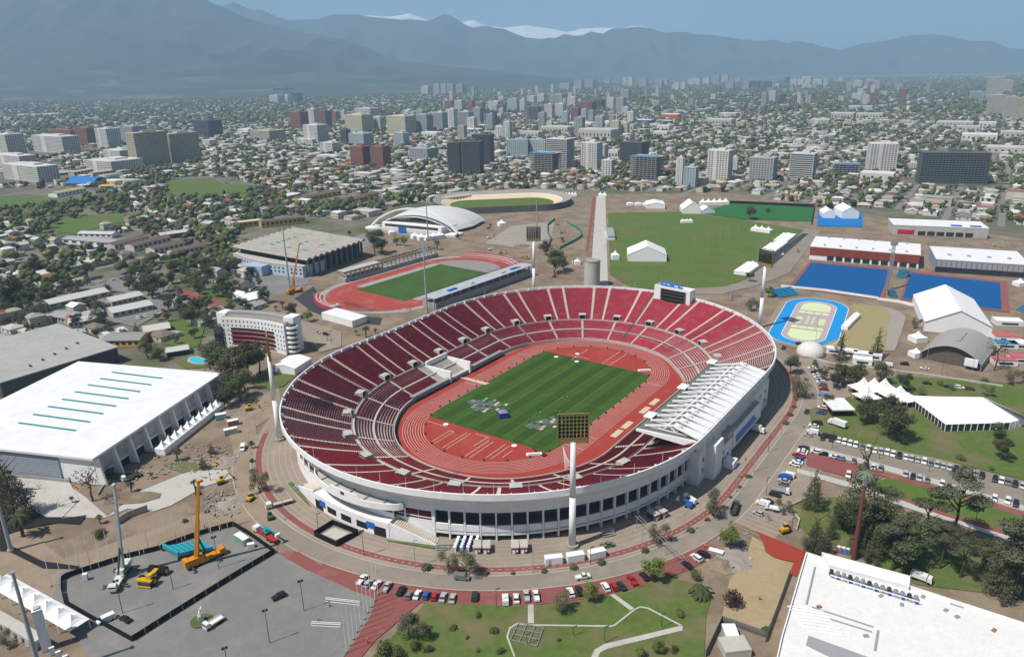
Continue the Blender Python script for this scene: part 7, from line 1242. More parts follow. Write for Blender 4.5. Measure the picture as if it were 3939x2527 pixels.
def proto(ty, L, w, body, cab, roofz, roofx, wheels, wr=.33):
    t = thing('car', 'prototype', 'car'); COL.objects.unlink(t)
    def bd(name, mb, m):
        o = mb.build(name, m); o.parent = t; COL.objects.unlink(o); return o
    mb = MB(); sideprism(mb, body, w); 
    for a in ((roofx[0], roofx[1]),): mb.box((a[0] + a[1]) / 2, 0, roofz - .04, a[1] - a[0], w * .8, .07)
    for x in (cab[0][1] - .02, cab[0][0] + .05): pass
    bd('body', mb, PAINT['white']); g = MB(); cabin(g, cab[0], cab[1], w * .96, w * .8); bd('windows', g, M_cglass)
    for x in wheels:
        for s_ in (-1, 1): q = MB(); q.tube((x, s_ * (w / 2 - .2), wr), (x, s_ * (w / 2 + .02), wr), wr, wr, 12); bd('wheel', q, M_tyre)
    q = MB(); [q.box(L / 2 - .06, s_ * w * .36, .62, .1, .36, .16) for s_ in (-1, 1)]; bd('headlights', q, mat('lamp_glass', (.6, .6, .58), .2))
    CARS[ty] = t
proto('hatch', 4.0, 1.7, [(-2, .3), (2, .3), (2, .7), (1.85, .85), (.9, .95), (-1.9, .98), (-2, .7)], ((-1.9, 1.0, .95), (-1.45, .25, 1.48)), 1.5, (-1.5, .3), (-1.25, 1.3), .31)
proto('sedan', 4.6, 1.78, [(-2.3, .3), (2.3, .3), (2.3, .68), (2.1, .82), (1.0, .94), (-1.4, .98), (-2.2, .95), (-2.3, .7)], ((-1.7, 1.1, .94), (-1.0, .3, 1.44)), 1.46, (-1.05, .35), (-1.4, 1.45), .32)
proto('suv', 4.6, 1.88, [(-2.3, .35), (2.3, .35), (2.3, .85), (2.15, 1.0), (1.1, 1.1), (-2.2, 1.15), (-2.3, .8)], ((-2.15, 1.25, 1.1), (-1.8, .45, 1.68)), 1.7, (-1.85, .5), (-1.4, 1.45), .37)
proto('pickup', 5.3, 1.85, [(-2.65, .4), (2.65, .4), (2.65, .9), (2.5, 1.02), (1.4, 1.1), (-.6, 1.15), (-.62, .75), (-2.55, .75), (-2.56, 1.12), (-2.65, 1.12)], ((-.55, 1.5, 1.1), (-.3, .75, 1.72)), 1.74, (-.32, .8), (-1.65, 1.7), .38)
for s_ in (-1, 1): q = MB(); q.box(-1.6, s_ * .88, .75, 2.0, .08, .38); o = q.build('bed_side', PAINT['white']); o.parent = CARS['pickup']; COL.objects.unlink(o)
proto('van', 5.2, 1.95, [(-2.6, .35), (2.6, .35), (2.6, .95), (2.3, 1.15), (1.6, 1.25), (1.2, 2.0), (.9, 2.1), (-2.55, 2.1), (-2.6, 1.9)], ((.6, 1.68, 1.24), (.5, 1.25, 1.95)), 2.1, (-2.5, .85), (-1.6, 1.7), .36)
CN2 = dict(hatch='hatchback', sedan='sedan', suv='SUV', pickup='pickup', van='van')
CAR_GROUPS = [('in the red brick parking strip below the near facade', [('pickup','white',-51.8,210.6,'R'), ('hatch','silver',-49.5,208.6,'R'), ('sedan','white',-46.5,207.8,'R'), ('pickup','silver',-42.9,206.6,'R'), ('suv','black',-37.9,204.5,'R'), ('hatch','grey',-35.0,202.4,'R'), ('sedan','white',-32.4,202.5,'R'), ('hatch','blue',-29.4,202.1,'R'), ('hatch','red',-26.7,201.5,'R'), ('sedan','silver',-23.9,201.1,'R'), ('sedan','silver',-20.8,200.4,'R'), ('suv','green',-13.7,201.1,'R'), ('van','white',-3.8,199.2,'R'), ('sedan','white',-0.3,199.8,'R'), ('pickup','silver',3.0,200.8,'R'), ('pickup','white',6.1,200.8,'R'), ('suv','white',17.4,202.1,'R'), ('suv','black',20.2,202.7,'R'), ('suv','white',29.0,204.4,'R'), ('hatch','red',31.8,204.6,'R'), ('sedan','green',34.2,205.1,'R'), ('pickup','red',38.2,207.6,'R'), ('sedan','black',42.6,209.6,'R')]),
 ('in the long row along the east lawn', [('sedan','black',140.3,305.4,-2.05), ('suv','black',143.6,304.1,-2.05), ('hatch','white',146.4,302.6,-2.06), ('suv','white',148.2,301.0,-2.07), ('suv','white',150.1,299.5,-2.08), ('suv','white',152.0,298.1,-2.08), ('hatch','grey',154.1,296.1,-2.08), ('suv','white',156.2,294.6,-2.09), ('sedan','white',158.2,292.9,-2.10), ('suv','silver',160.3,291.7,-2.11), ('suv','white',162.5,290.7,-2.11), ('suv','white',164.3,289.1,-2.12), ('suv','black',166.2,287.5,-2.12), ('hatch','white',168.3,286.1,-2.13), ('suv','silver',170.2,284.9,-2.14), ('hatch','silver',172.2,283.6,-2.14), ('suv','white',174.3,282.3,-2.15), ('hatch','grey',176.1,280.6,-2.15), ('suv','silver',178.2,279.4,-2.16), ('hatch','silver',180.0,278.1,-2.16), ('suv','silver',181.8,276.6,-2.17), ('suv','black',183.8,275.3,-2.18), ('suv','black',185.6,274.1,-2.18), ('hatch','silver',189.6,271.6,-2.19), ('suv','black',191.3,269.8,-2.20), ('suv','black',194.9,266.9,-2.21), ('suv','white',196.7,265.6,-2.22), ('suv','grey',198.6,264.4,-2.22), ('suv','black',200.4,262.8,-2.23), ('suv','silver',202.4,261.2,-2.23)]),
 ('in the short row on red paving near the cedars', [('suv','white',132.2,292.5,2.80), ('hatch','black',134.7,290.4,2.73), ('sedan','white',138.4,287.9,2.73), ('hatch','lightblue',140.3,286.6,2.61), ('hatch','grey',145.0,283.7,-2.08), ('suv','grey',148.7,280.5,-2.09), ('hatch','white',150.8,278.3,-2.10), ('suv','grey',153.2,276.9,-2.11), ('suv','white',137.8,272.5,-2.07), ('suv','silver',161.1,272.0,-2.13), ('sedan','black',163.4,270.5,-2.14), ('suv','silver',165.1,268.7,-2.14), ('hatch','grey',167.6,267.2,-2.15), ('suv','white',171.8,264.0,-2.17), ('hatch','grey',173.7,262.6,-2.17), ('suv','white',185.9,252.6,-2.21), ('suv','white',190.0,250.9,-2.22), ('suv','black',191.7,248.7,-2.23)]),
 ('in the column beside the curved east road', [('sedan','white',167.4,388.6,'R'), ('hatch','grey',177.0,387.5,'R'), ('sedan','black',166.8,382.8,'R'), ('hatch','white',166.1,379.1,'R'), ('sedan','white',165.5,375.3,'R'), ('hatch','silver',164.8,371.6,'R'), ('suv','white',164.3,368.3,'R'), ('suv','grey',163.9,364.9,'R'), ('suv','red',162.2,359.2,'R'), ('van','lightblue',159.3,352.9,'R'), ('suv','white',152.8,337.0,'R'), ('hatch','red',151.4,333.7,'R'), ('sedan','blue',149.8,331.6,'R'), ('suv','black',143.7,320.5,'R'), ('sedan','white',140.9,317.6,'R'), ('van','white',137.9,311.3,'R'), ('hatch','silver',134.9,308.4,'R'), ('suv','black',141.7,307.4,'R'), ('suv','black',144.5,305.9,'R'), ('suv','black',128.0,295.8,'R'), ('sedan','white',126.8,293.8,'R'), ('sedan','white',125.8,292.0,'R'), ('pickup','red',123.5,289.5,'R'), ('hatch','blue',122.4,286.4,'R'), ('sedan','white',121.0,284.0,'R'), ('suv','white',119.0,281.8,'R'), ('van','white',113.1,273.0,'R'), ('van','blue',111.0,271.3,'R'), ('sedan','silver',109.9,268.9,'R'), ('hatch','grey',108.8,266.2,'R'), ('suv','black',102.7,258.4,'R'), ('sedan','black',98.3,254.0,'R'), ('van','white',95.9,252.2,'R'), ('hatch','silver',92.0,245.7,'R'), ('suv','white',62.2,219.0,'R'), ('suv','black',65.2,220.9,'R'), ('sedan','black',58.1,215.2,'R')]),
 ('driving on the ring road', [('van','grey',-18.3,210.7,'T'), ('pickup','white',22.1,210.0,'T'), ('pickup','olive',32.5,227.2,'T'), ('sedan','black',143.4,333.0,-2.18), ('van','white',-123.6,306.1,-1.39)]),
 ('on the grey plaza', [('van','white',-128.9,193.4,-2.40), ('sedan','black',-122.9,193.5,2.63), ('suv','black',-77.4,202.9,-2.45)]),
 ('by the skating oval and dome', [('suv','maroon',174.6,427.5,0.09), ('sedan','black',163.0,421.6,-2.20), ('suv','red',239.5,648.2,1.06), ('pickup','white',244.5,657.0,1.07), ('sedan','black',219.2,364.7,-0.34), ('sedan','black',227.7,359.6,-0.41), ('suv','white',232.5,358.3,-0.41), ('suv','maroon',236.9,356.2,-0.41), ('sedan','white',228.5,385.1,2.68), ('suv','black',221.0,392.3,2.68), ('van','white',210.6,390.7,2.68)]),
 ('on the street and yard left of the residence', [('sedan','black',-366.1,545.2,0.93), ('sedan','white',-366.0,573.9,0.95), ('suv','silver',-359.9,575.1,0.97), ('suv','beige',-346.7,570.6,1.23), ('sedan','grey',-365.4,556.7,1.05), ('hatch','grey',-360.6,557.9,0.95), ('sedan','black',-376.2,560.1,-2.19), ('suv','white',-320.9,628.5,0.99), ('suv','black',-317.4,631.6,0.99), ('sedan','silver',-314.3,611.8,-0.49), ('suv','white',-310.8,606.1,-0.45), ('pickup','white',-305.1,592.2,-0.54), ('hatch','white',-333.6,610.9,0.83), ('suv','lightblue',-329.0,615.1,0.96), ('sedan','black',-262.2,561.8,-0.59), ('suv','black',-251.9,554.2,-0.59), ('suv','black',-245.5,549.2,-0.59), ('suv','white',-212.4,525.0,-0.59), ('hatch','red',-234.8,552.3,-0.48), ('suv','white',-263.3,503.5,-0.86), ('sedan','silver',-269.2,497.2,-0.69), ('hatch','grey',-261.1,505.3,-0.94), ('pickup','white',-254.6,515.7,-0.72), ('suv','red',-252.8,521.0,-0.64), ('suv','silver',-282.3,480.4,0.68), ('suv','black',-285.5,477.3,0.68), ('sedan','black',-276.9,473.7,1.01), ('suv','white',-290.5,528.2,-0.83), ('hatch','blue',-285.1,527.9,-0.78), ('hatch','white',-260.7,508.8,-0.78), ('sedan','maroon',-299.3,509.2,-0.75), ('pickup','silver',-128.0,465.7,-0.63), ('suv','black',-121.5,461.7,-0.67), ('suv','black',-135.4,451.0,-0.56)]),
 ('in the shaded car park above the residence', [('suv','white',-253.8,603.8,-1.28), ('sedan','white',-250.4,601.8,-1.28), ('suv','silver',-246.8,599.8,-1.29), ('hatch','white',-243.3,597.8,-1.29), ('sedan','black',-239.8,595.4,-1.30), ('suv','silver',-236.3,592.9,-1.30), ('suv','white',-232.9,590.5,-1.30), ('hatch','grey',-229.5,588.2,-1.31), ('suv','white',-216.2,578.0,-1.32), ('sedan','white',-213.1,576.1,-1.33), ('suv','silver',-209.7,573.9,-1.33), ('sedan','white',-206.4,571.6,-1.34)])]
for where, lst in CAR_GROUPS:
    cnt = {}; lst = sorted(lst, key=lambda q: math.atan2(q[2], q[3])); tot = {}
    for ty, col, *_ in lst: tot[(ty, col)] = tot.get((ty, col), 0) + 1
    for ty, col, x, y, a in lst:
        if a in ('R', 'T'):
            c_, s_ = math.cos(TH), math.sin(TH); lx, ly = c_ * (x - CX) + s_ * (y - CY), -s_ * (x - CX) + c_ * (y - CY); dx = lx - max(-40, min(40, lx)); a2 = math.atan2(ly, dx) + TH; a = a2 + math.pi if a == 'R' else a2 + math.pi / 2
        k = cnt[(ty, col)] = cnt.get((ty, col), 0) + 1; nm = '%s %s' % (dict(lightblue='light blue', green='dark green').get(col, col), CN2[ty]); lb = ('%s %s' % (nm, where)) if tot[(ty, col)] == 1 else '%s %s from left %s' % (NTH[k - 1], nm, where)
        dup(CARS[ty], (x, y, .1), a + rt.uniform(-.04, .04), lb, group='cars ' + where, mats={'body': PAINT[col], 'bed_side': PAINT[col]})
# trucks
def truck(x, y, a, lb, L=7.5, box=True, cab=PAINT['white'], load=PAINT['white'], h=2.4, tipper=False):
    t = thing('truck', lb, 'truck', (x, y, .05), a); MB().box(-L * .12, 0, .75, L, 1.1, .3).build('chassis', M_dsteel, t); m_ = MB(); sideprism(m_, [(L * .26, .7), (L * .5, .7), (L * .5, 1.5), (L * .46, 2.45), (L * .27, 2.5)], 2.2); m_.build('cab', cab, t)
    MB().box(L * .487, 0, 1.5, .12, 1.9, .75).build('windscreen', M_cglass, t)
    if box: MB().box(-L * .17, 0, 1.06, L * .8, 2.4, h).build('cargo_box', load, t)
    else:
        MB().box(-L * .17, 0, 1.06, L * .8, 2.3, .15).build('bed', load, t)
        for s_ in (-1, 1): MB().box(-L * .17, s_ * 1.1, 1.2, L * .8, .1, .4 if not tipper else 1.3).build('bed_side', load, t)
        if tipper:
            for xx in (-L * .57, L * .23): MB().box(xx, 0, 1.2, .12, 2.3, 1.3).build('bed_end', load, t)
    for xx in (-L * .42, -L * .26, L * .36):
        for s_ in (-1, 1): MB().tube((xx, s_ * .8, .5), (xx, s_ * 1.12, .5), .5, .5, 12).build('wheel', M_tyre, t)
    return t
def hd(p, q): return math.atan2(q[1] - p[1], q[0] - p[0])
truck(*(112.9,313.7), hd((110.8,315.6), (115.6,311.8)), 'white box truck parked beside the grandstand building'); truck(*(151.9,318.3), hd((153.9,315.3), (149.5,320.7)), 'white box truck on the east lawn below pavilion', 8)
truck(*(84.1,249.0), hd((81.6,244.1), (86.8,254.7)), 'dark green tipper truck on the red paving near cedars', 8, False, mat('green_cab', (.03, .14, .08), .5), M_dsteel, tipper=True); truck(*(105.8,260.5), hd((103.3,261.7), (108.7,259.2)), 'white flatbed truck among parked cars by the east road', 6.5, False, load=M_steel)
truck(*(98.1,248.5), hd((99.8,247.8), (96.5,249.4)), 'small white crew truck beside the round tree', 5, False); truck(*(-94.3,190.6), hd((-93.1,192.7), (-95.9,189.0)), 'white flatbed truck beside the plaza statue', 6, False); truck(*(-93.5,258.1), hd((-87.6,261.3), (-96.4,256.5)), 'white truck with long pale flatbed left of stadium entrance', 10, False, load=mat('pale_deck', (.5, .44, .36), .9))
truck(*(-162.9,281.2), hd((-160.3,283.5), (-164.8,278.9)), 'white truck with dark bed in the arena garden', 7, False, load=M_dsteel); truck(*(-130.1,522.1), hd((-139.4,517.6), (-123.9,521.7)), 'white flatbed truck on the training ground bend', 9, False); truck(*(133.1,205.4), hd((131.0,206.9), (134.9,203.5)), 'white van truck behind the new white building', 6, True, h=1.6)
t = truck(*(-92.9,237.8), hd((-85.3,231.4), (-99.4,243.5)), 'red low loader with white cab carrying a turquoise boom lift', 13, False, load=mat('loader_red', (.35, .03, .03), .6))
M_turq = mat('turquoise_paint', (.03, .30, .36), .5, .08, .5)
def boomlift(p, a, lb, m, L=9):
    t = thing('boom_lift', lb, 'lift', (*p, 0), a); MB().box(0, 0, .5, 2.6, 2, .9).build('chassis', m, t); MB().box(-.3, 0, 1.4, 2, 1.7, .9).build('turret', m, t); m_ = MB(); m_.beam((-1.5, 0, 2.4), (L - 2, 0, 2.9), .5, .55); m_.build('boom', m, t); MB().box(L - 1.5, 0, 2.0, 1.0, 1.8, 1.1).build('basket', M_white, t)
    for xx in (-1, 1):
        for s_ in (-1, 1): MB().tube((xx, s_ * .85, .45), (xx, s_ * 1.15, .45), .45, .45, 10).build('wheel', M_tyre, t)
    return t
bl = boomlift((-91.8,237.8), hd((-94.3,240.5), (-85.0,232.3)), 'turquoise boom lift lying on the red low loader', M_turq); bl.location.z = 1.1
boomlift((67.2,251.6), 2.6, 'blue boom lift under the near facade right end', M_blue, 6); boomlift((69.2,254.1), 2.3, 'white van-like lift beside the blue boom lift', M_white, 5)
def machine(p, a, lb, m, arm=True, name='excavator', sc=1.0):
    t = thing(name, lb, name.replace('_', ' '), (*p, 0), a); t.scale = (sc,) * 3
    for s_ in (-1, 1): MB().box(0, s_ * 1.0, 0, 3.2, .55, .8).build('track', M_tyre, t)
    MB().box(-.3, 0, .9, 2.8, 2.0, 1.0).build('body', m, t); MB().box(.5, .5, 1.9, 1.2, 1.0, 1.2).build('cab', M_cglass, t); MB().box(.5, .5, 3.1, 1.3, 1.1, .1).build('cab_roof', m, t)
    if arm: MB().beam((1, -.2, 1.6), (3.4, -.2, 3.8), .35, .45).build('boom', m, t); MB().beam((3.4, -.2, 3.8), (5.2, -.2, 1.6), .3, .35).build('dipper', m, t); MB().box(5.2, -.2, .7, .8, .9, .8).build('bucket', M_dsteel, t)
    else:
        MB().box(1.9, 0, .1, .15, 1.6, 2.2).build('fork_mast', M_dsteel, t)
    return t
M_yel = mat('machine_yellow', (.55, .33, .02), .5, .08, .5); M_org = mat('machine_orange', (.62, .23, .01), .45, .06, .5)
machine((-122.8,276.3), 0.6, 'yellow backhoe at the end of the pale garden path', M_yel); machine((-129.4,268.1), 2.2, 'small dark excavator in the bare garden', M_dsteel, True, sc=.7); machine((-106.1,262.5), 1.2, 'white and yellow forklift on the sandy drive', M_yel, False, 'forklift', .9); machine((-93.9,249.0), 2, 'dark green forklift beside the low loader', mat('forklift_green', (.05, .12, .06), .6), False, 'forklift', .9); machine((98.0,234.1), .3, 'yellow forklift on the striped paving near the sand court', M_yel, False, 'forklift')
for i, (p, a) in enumerate((((52.7,767.0), .5), ((51.9,812.5), 1.5), ((15.3,658.5), 2.6), ((-9.3,682.7), 0.2), ((35.8,595.6), 1.0), ((39.3,699.2), .2))): machine(p, a, ('yellow excavator at the top of the earthworks', 'small excavator high in the earthworks by the avenue', 'orange excavator by the training grandstand end', 'grey excavator near the curved red terrace', 'red excavator beside the big dark tree', 'yellow loader beside the green netting')[i], (M_yel, M_yel, M_org, M_yel, mat('machine_red', (.4, .04, .03), .5), M_yel)[i])
machine((261.9,666.1), 1.2, 'orange excavator left of the red hall', M_org, True, sc=.9); machine((-129.9,290.8), 1, 'small machine beside the rubble near white arena', M_yel, True, sc=.6); machine((-134.6,348.2), .4, 'yellow loader on the rubble right of the tent row', M_yel)
machine((-19.5,697.0), .2, 'white loader beside the dark pergola', M_white, True, sc=.9); machine((-21.4,749.3), .5, 'white articulated loader on the gravel yard', M_white, True, sc=1.1)
# mobile cranes, quarry truck and turquoise tarpaulin in the fenced work yard
def crane(p, a, lb, m, H, lean=(0, 0), boomm=None):
    lean = (math.cos(a) * lean[0] + math.sin(a) * lean[1], -math.sin(a) * lean[0] + math.cos(a) * lean[1])
    t = thing('mobile_crane', lb, 'crane', (*p, 0), a); MB().box(0, 0, .9, 13.5, 2.7, .9).build('carrier', m, t); m_ = MB(); sideprism(m_, [(5.2, 1.0), (7.4, 1.0), (7.5, 1.9), (7.1, 2.9), (5.3, 2.9)], 2.6); m_.build('cab', m, t); MB().box(7.38, 0, 1.95, .12, 2.2, .7).build('windscreen', M_cglass, t)
    MB().box(-3.2, 0, 1.8, 6.0, 2.6, 1.7).build('upper_body', m, t); MB().box(-6.2, 0, 1.9, 1.6, 3.2, 1.9).build('counterweight', m, t); MB().box(-1.5, 1.9, 1.9, 2.2, 1.1, 1.9).build('operator_cab', M_cglass, t)
    for k in range(4):
        z0, z1 = 2.8 + H * k / 4 * .96, 2.8 + H * (k + 1) / 4; f = lambda z: (-2.5 + lean[0] * (z - 2.8) / H, lean[1] * (z - 2.8) / H, z); MB().beam(f(z0), f(z1), 1.35 - .2 * k, 1.35 - .2 * k).build('boom_section', boomm or m, t)
    f = lambda z: (-2.5 + lean[0] * (z - 2.8) / H, lean[1] * (z - 2.8) / H, z); q = f(2.8 + H); MB().box(q[0] + .5, q[1], q[2] - .2, 2.0, 1.0, .8).build('boom_head', boomm or m, t); MB().beam((1, 0, 3), f(2.8 + H * .3), .5, .5).build('lift_ram', M_dsteel, t)
    for xx in (-5, 4):
        for s_ in (-1, 1): MB().box(xx, s_ * 2.6, .9, .5, 2.8, .4).build('outrigger', M_dsteel, t); MB().box(xx, s_ * 3.9, 0, .9, .9, .25).build('outrigger_pad', M_dsteel, t)
    for xx in (-5.5, -3.9, -2.3, 1.5, 3.1, 5.9):
        for s_ in (-1, 1): MB().tube((xx, s_ * .95, .6), (xx, s_ * 1.35, .6), .6, .6, 12).build('wheel', M_tyre, t)
    return t
crane((-134.2,213.6), hd((-134.9,219.0), (-133.5,206.3)), 'white mobile crane with raised grey boom in fenced yard', mat('crane_white', (.6, .61, .56), .5), 32.3, (3.4, 0), mat('boom_grey', (.40, .42, .40), .5))
crane((-109.3,223.0), hd((-113.8,219.2), (-103.8,228.6)), 'orange mobile crane with raised boom in fenced yard', M_org, 29.8, (5.2, 0))
crane((-169.2,563.6), hd((-174.3,558.0), (-165.7,571.4)), 'yellow mobile crane with raised boom beside the training bend', M_org, 35.9, (10, 0))
t = thing('quarry_truck', 'yellow haul truck chassis without tipper body in fenced yard', 'truck', (*(-123.2,214.4), 0), hd((-122.8,221.8), (-124.7,211.9)))
MB().box(1.2, 0, 1.6, 6.5, 1.6, 1.0).build('frame', M_yel, t); MB().box(4.4, 0, 2.4, 2.0, 5.6, .5).build('platform', M_yel, t); MB().box(3.6, 1.4, 2.9, 1.7, 1.8, 1.5).build('cab', M_yel, t); MB().box(5.0, 0, .7, .7, 4.4, 1.6).build('grille', M_dsteel, t); MB().box(5.5, 0, .4, .4, 5.0, .4).build('bumper', M_yel, t)
for x, ys in ((3.2, (-2.3, 2.3)), (-2.4, (-2.6, -1.4, 1.4, 2.6))):
    for y in ys: m_ = MB(); m_.tube((x, y - .5, 1.55), (x, y + .5, 1.55), 1.55, 1.55, 20); w_ = m_.build('wheel', M_tyre, t); m_ = MB(); m_.tube((x, y - .54, 1.55), (x, y + .54, 1.55), .75, .75, 14); m_.build('rim', M_yel, w_)
t = thing('turquoise_tipper_body', 'turquoise haul truck tipper body lying behind the orange crane', 'truck body', (*(-117.2,229.0), 0)); pa = [(-126.6,230.0),(-114.1,233.5),(-108.0,228.2),(-118.8,224.8)]
MB().prism(pa, 1.0, 1.9).build('floor', M_turq, t, world=True); MB().beam((*pa[0], 2.1), (*pa[3], 2.1), .8, 1.6).build('front_wall', M_turq, t, world=True); MB().beam((*pa[3], 2.0), (*pa[2], 2.0), .5, 1.2).build('side_wall', M_turq, t, world=True)
for k in range(7): f = k / 7; a, b = tuple(pa[0][i] * (1 - f) + pa[1][i] * f for i in (0, 1)), tuple(pa[3][i] * (1 - f) + pa[2][i] * f for i in (0, 1)); MB().beam((*a, 1.95), (*b, 1.95), .3, .2).build('rib', mat('dark_turquoise', (.015, .16, .2), .5), t, world=True)
for x, y in (pa[0], pa[2], pa[3]): MB().box(x, y, 0, 1, 1, 1).build('support_block', M_dsteel, t, world=True)
t = thing('black_hoarding', 'black cloth hoarding fence round the crane yard', 'fence', (*(-153.5,212.7), 0)); hp = [(-154.0,213.5),(-153.5,215.3),(-145.2,220.9),(-137.7,225.9),(-127.9,230.2),(-126.6,231.9),(-117.9,238.6),(-106.8,244.7),(-98.2,238.0),(-86.0,227.0),(-94.1,216.2),(-102.0,205.1),(-109.3,194.7),(-116.4,184.2),(-124.3,188.8),(-134.3,194.5),(-146.9,202.1),(-150.7,207.5)]
for a, b in zip(hp, hp[1:] + hp[:1]):
    L = math.hypot(b[0] - a[0], b[1] - a[1]); n = max(1, int(L / 4))
    for k in range(n): p, q = [(a[0] + (b[0] - a[0]) * f, a[1] + (b[1] - a[1]) * f) for f in (k / n, (k + .97) / n)]; MB().beam((*p, 1.1), (*q, 1.1), .12, 2.1).build('panel', M_black, t, world=True)

# ------------------------------------------------------------------ street furniture and small things
def lamp(p, h, lb, double=False, m=M_dsteel, group='lamp posts'):
    t = thing('lamp_post', lb, 'lamp post', (*p, 0), .5, group); m_ = MB(); m_.tube((0, 0, 0), (0, 0, h), .13, .08, 8); m_.build('pole', m, t)
    m_ = MB(); [m_.box(s_ * .5, 0, h - .2 - (k * .5), .7, .4, .25) for k in range(2) for s_ in (-1, 1)] if double else m_.box(.7, 0, h - .05, 1.5, .3, .15); m_.build('lamp_head', m, t); MB().box(0, 0, 0, .4, .4, .4).build('base', M_conc, t); return t
LP = [('d',-74.4,182.5,12.3), ('d',-125.5,197.0,12.6), ('d',-114.2,208.3,7.3), ('d',-67.7,196.5,11.7), ('d',-103.0,219.2,12.9), ('d',-84.0,173.8,6.6), ('d',-53.7,224.4,10.6), ('s',-34.8,217.7,10.5), ('s',5.6,213.6,10.5), ('s',25.4,217.3,6.9), ('s',44.1,224.0,9.3), ('s',-6.6,196.5,6.8), ('s',43.7,185.8,5.0), ('s',25.7,180.0,5.7), ('s',16.6,182.9,3.4), ('s',2.7,179.7,3.9), ('s',100.2,277.3,10.7), ('s',88.4,262.2,10.5), ('s',111.8,294.2,7.0), ('s',99.3,259.0,7.7), ('s',75.2,245.2,8.0), ('s',61.5,234.6,9.0), ('s',100.8,234.7,5.4), ('s',168.9,236.5,5.4), ('s',140.9,296.4,4.6), ('s',156.9,286.1,3.8), ('s',171.9,274.1,3.7), ('s',186.8,263.4,3.2), ('s',122.9,310.0,10.1), ('s',159.3,636.6,20.5), ('s',179.0,667.3,22.9), ('s',199.1,700.9,18.2), ('s',214.9,726.2,14.6), ('s',206.9,614.5,19.8), ('s',222.6,639.4,20.6), ('s',253.5,702.4,12.4), ('s',231.5,750.6,10.9), ('s',279.2,732.5,12.1), ('s',215.8,557.2,19.2), ('s',186.8,433.2,15.7), ('s',234.2,378.2,7.5), ('s',225.1,378.6,19.0), ('s',249.0,375.4,15.7), ('s',96.7,693.2,12.5), ('s',114.2,706.9,17.5), ('s',135.0,744.1,18.3), ('s',44.8,711.0,18.1), ('s',40.8,575.7,9.9), ('s',-32.5,757.2,19.1), ('s',-118.3,300.9,11.2), ('s',-128.2,278.8,6.8), ('s',-88.2,248.3,10.6), ('s',-73.5,240.3,7.4), ('s',-122.2,321.6,10.4), ('s',-149.9,362.0,5.3), ('s',-114.0,444.6,8.5), ('s',-370.6,567.2,8.7), ('s',-9.4,910.8,25.8), ('s',22.9,888.2,26.9), ('s',-59.4,921.2,16.6), ('s',-24.6,893.2,17.0)]
LL = rankedlabels([(x, y, 'twin-headed' if k == 'd' else 'slender') for k, x, y, h in LP], 'lamp post')
for (k, x, y, h), lb in zip(LP, LL): lamp((x, y), min(h, 24), lb, k == 'd', M_dsteel if k == 'd' or h < 9 else M_steel)
FP = [('f',-156.1,210.9,14.6), ('f',-154.5,214.1,13.7), ('f',-152.4,216.3,13.5), ('f',-149.9,217.9,13.8), ('f',-147.3,219.5,13.7), ('f',-144.8,221.3,13.6), ('f',-142.3,223.0,13.5), ('f',-137.0,226.1,13.6), ('f',-134.1,227.4,13.8), ('f',-131.5,229.0,13.6), ('f',-129.2,230.9,13.8), ('f',-126.6,233.0,13.9), ('f',-123.7,234.2,13.9), ('f',-121.3,235.9,13.4), ('f',-118.5,237.5,13.4), ('f',-113.4,240.1,13.5), ('f',-110.9,242.0,13.2), ('f',-108.5,243.6,13.0), ('f',-106.0,245.4,12.8), ('f',-50.4,177.8,15.1), ('f',-49.9,180.7,15.2), ('f',-49.3,183.3,15.3), ('f',-48.9,186.4,15.2), ('f',-48.3,189.1,15.1), ('f',-47.6,192.0,15.2), ('f',-47.1,194.9,15.1), ('f',-46.5,197.6,14.8), ('f',-45.8,200.5,14.8), ('f',-45.3,203.4,14.6)]
for i, (k, x, y, h) in enumerate(FP):
    n = i if i < 19 else i - 19; t = thing('flagpole', '%s white flagpole from %s' % (NTH[n], 'left in the curved row behind the black hoarding' if i < 19 else 'bottom in the row beside the red plaza paving'), 'flagpole', (x, y, 0), 0, 'flagpoles'); MB().tube((0, 0, 0), (0, 0, h), .13, .07, 8).build('pole', M_white, t); MB().tube((0, 0, 0), (0, 0, .35), .3, .3, 10).build('foot', M_dsteel, t); MB().tube((0, 0, h), (0, 0, h + .25), .14, .02, 8).build('finial', M_steel, t)
# tall slim floodlight masts of the training ground
for p, h, lb in (((-59.8,505.2), 50.3, 'tall slim floodlight mast behind the stadium left rim'), ((-177.4,579.6), 48.6, 'tall slim floodlight mast beside the yellow crane'), ((-82.9,744.6), 38, 'tall slim floodlight mast in front of the arched arena'), ((26.3,731.7), 40, 'tall slim floodlight mast behind the far stadium mast'), ((-135.5,170.2), 35.6, 'tall pale mast at the bottom left gateway'), ((-182.6,231.5), 24, 'tall pale mast at left edge beside the black sheeting')):
    t = thing('slim_mast', lb, 'floodlight', (*p, 0), -.7); MB().tube((0, 0, 0), (0, 0, h), .75, .4, 12).build('pole', mat('grey_mast', (.33, .37, .40), .5), t)
    m_ = MB(); [m_.box(-4 + c * 1.6, 0, h - 6 + r * 1.5, 1.1, .5, 1.0) for c in range(6) for r in range(4)] if h > 22 and 'behind the stadium' in lb else m_.box(0, 0, h, 1.4, .8, .5); m_.build('lamps', M_steel, t); MB().tube((0, 0, 0), (0, 0, .8), 1.2, 1.2, 12).build('footing', M_conc, t)
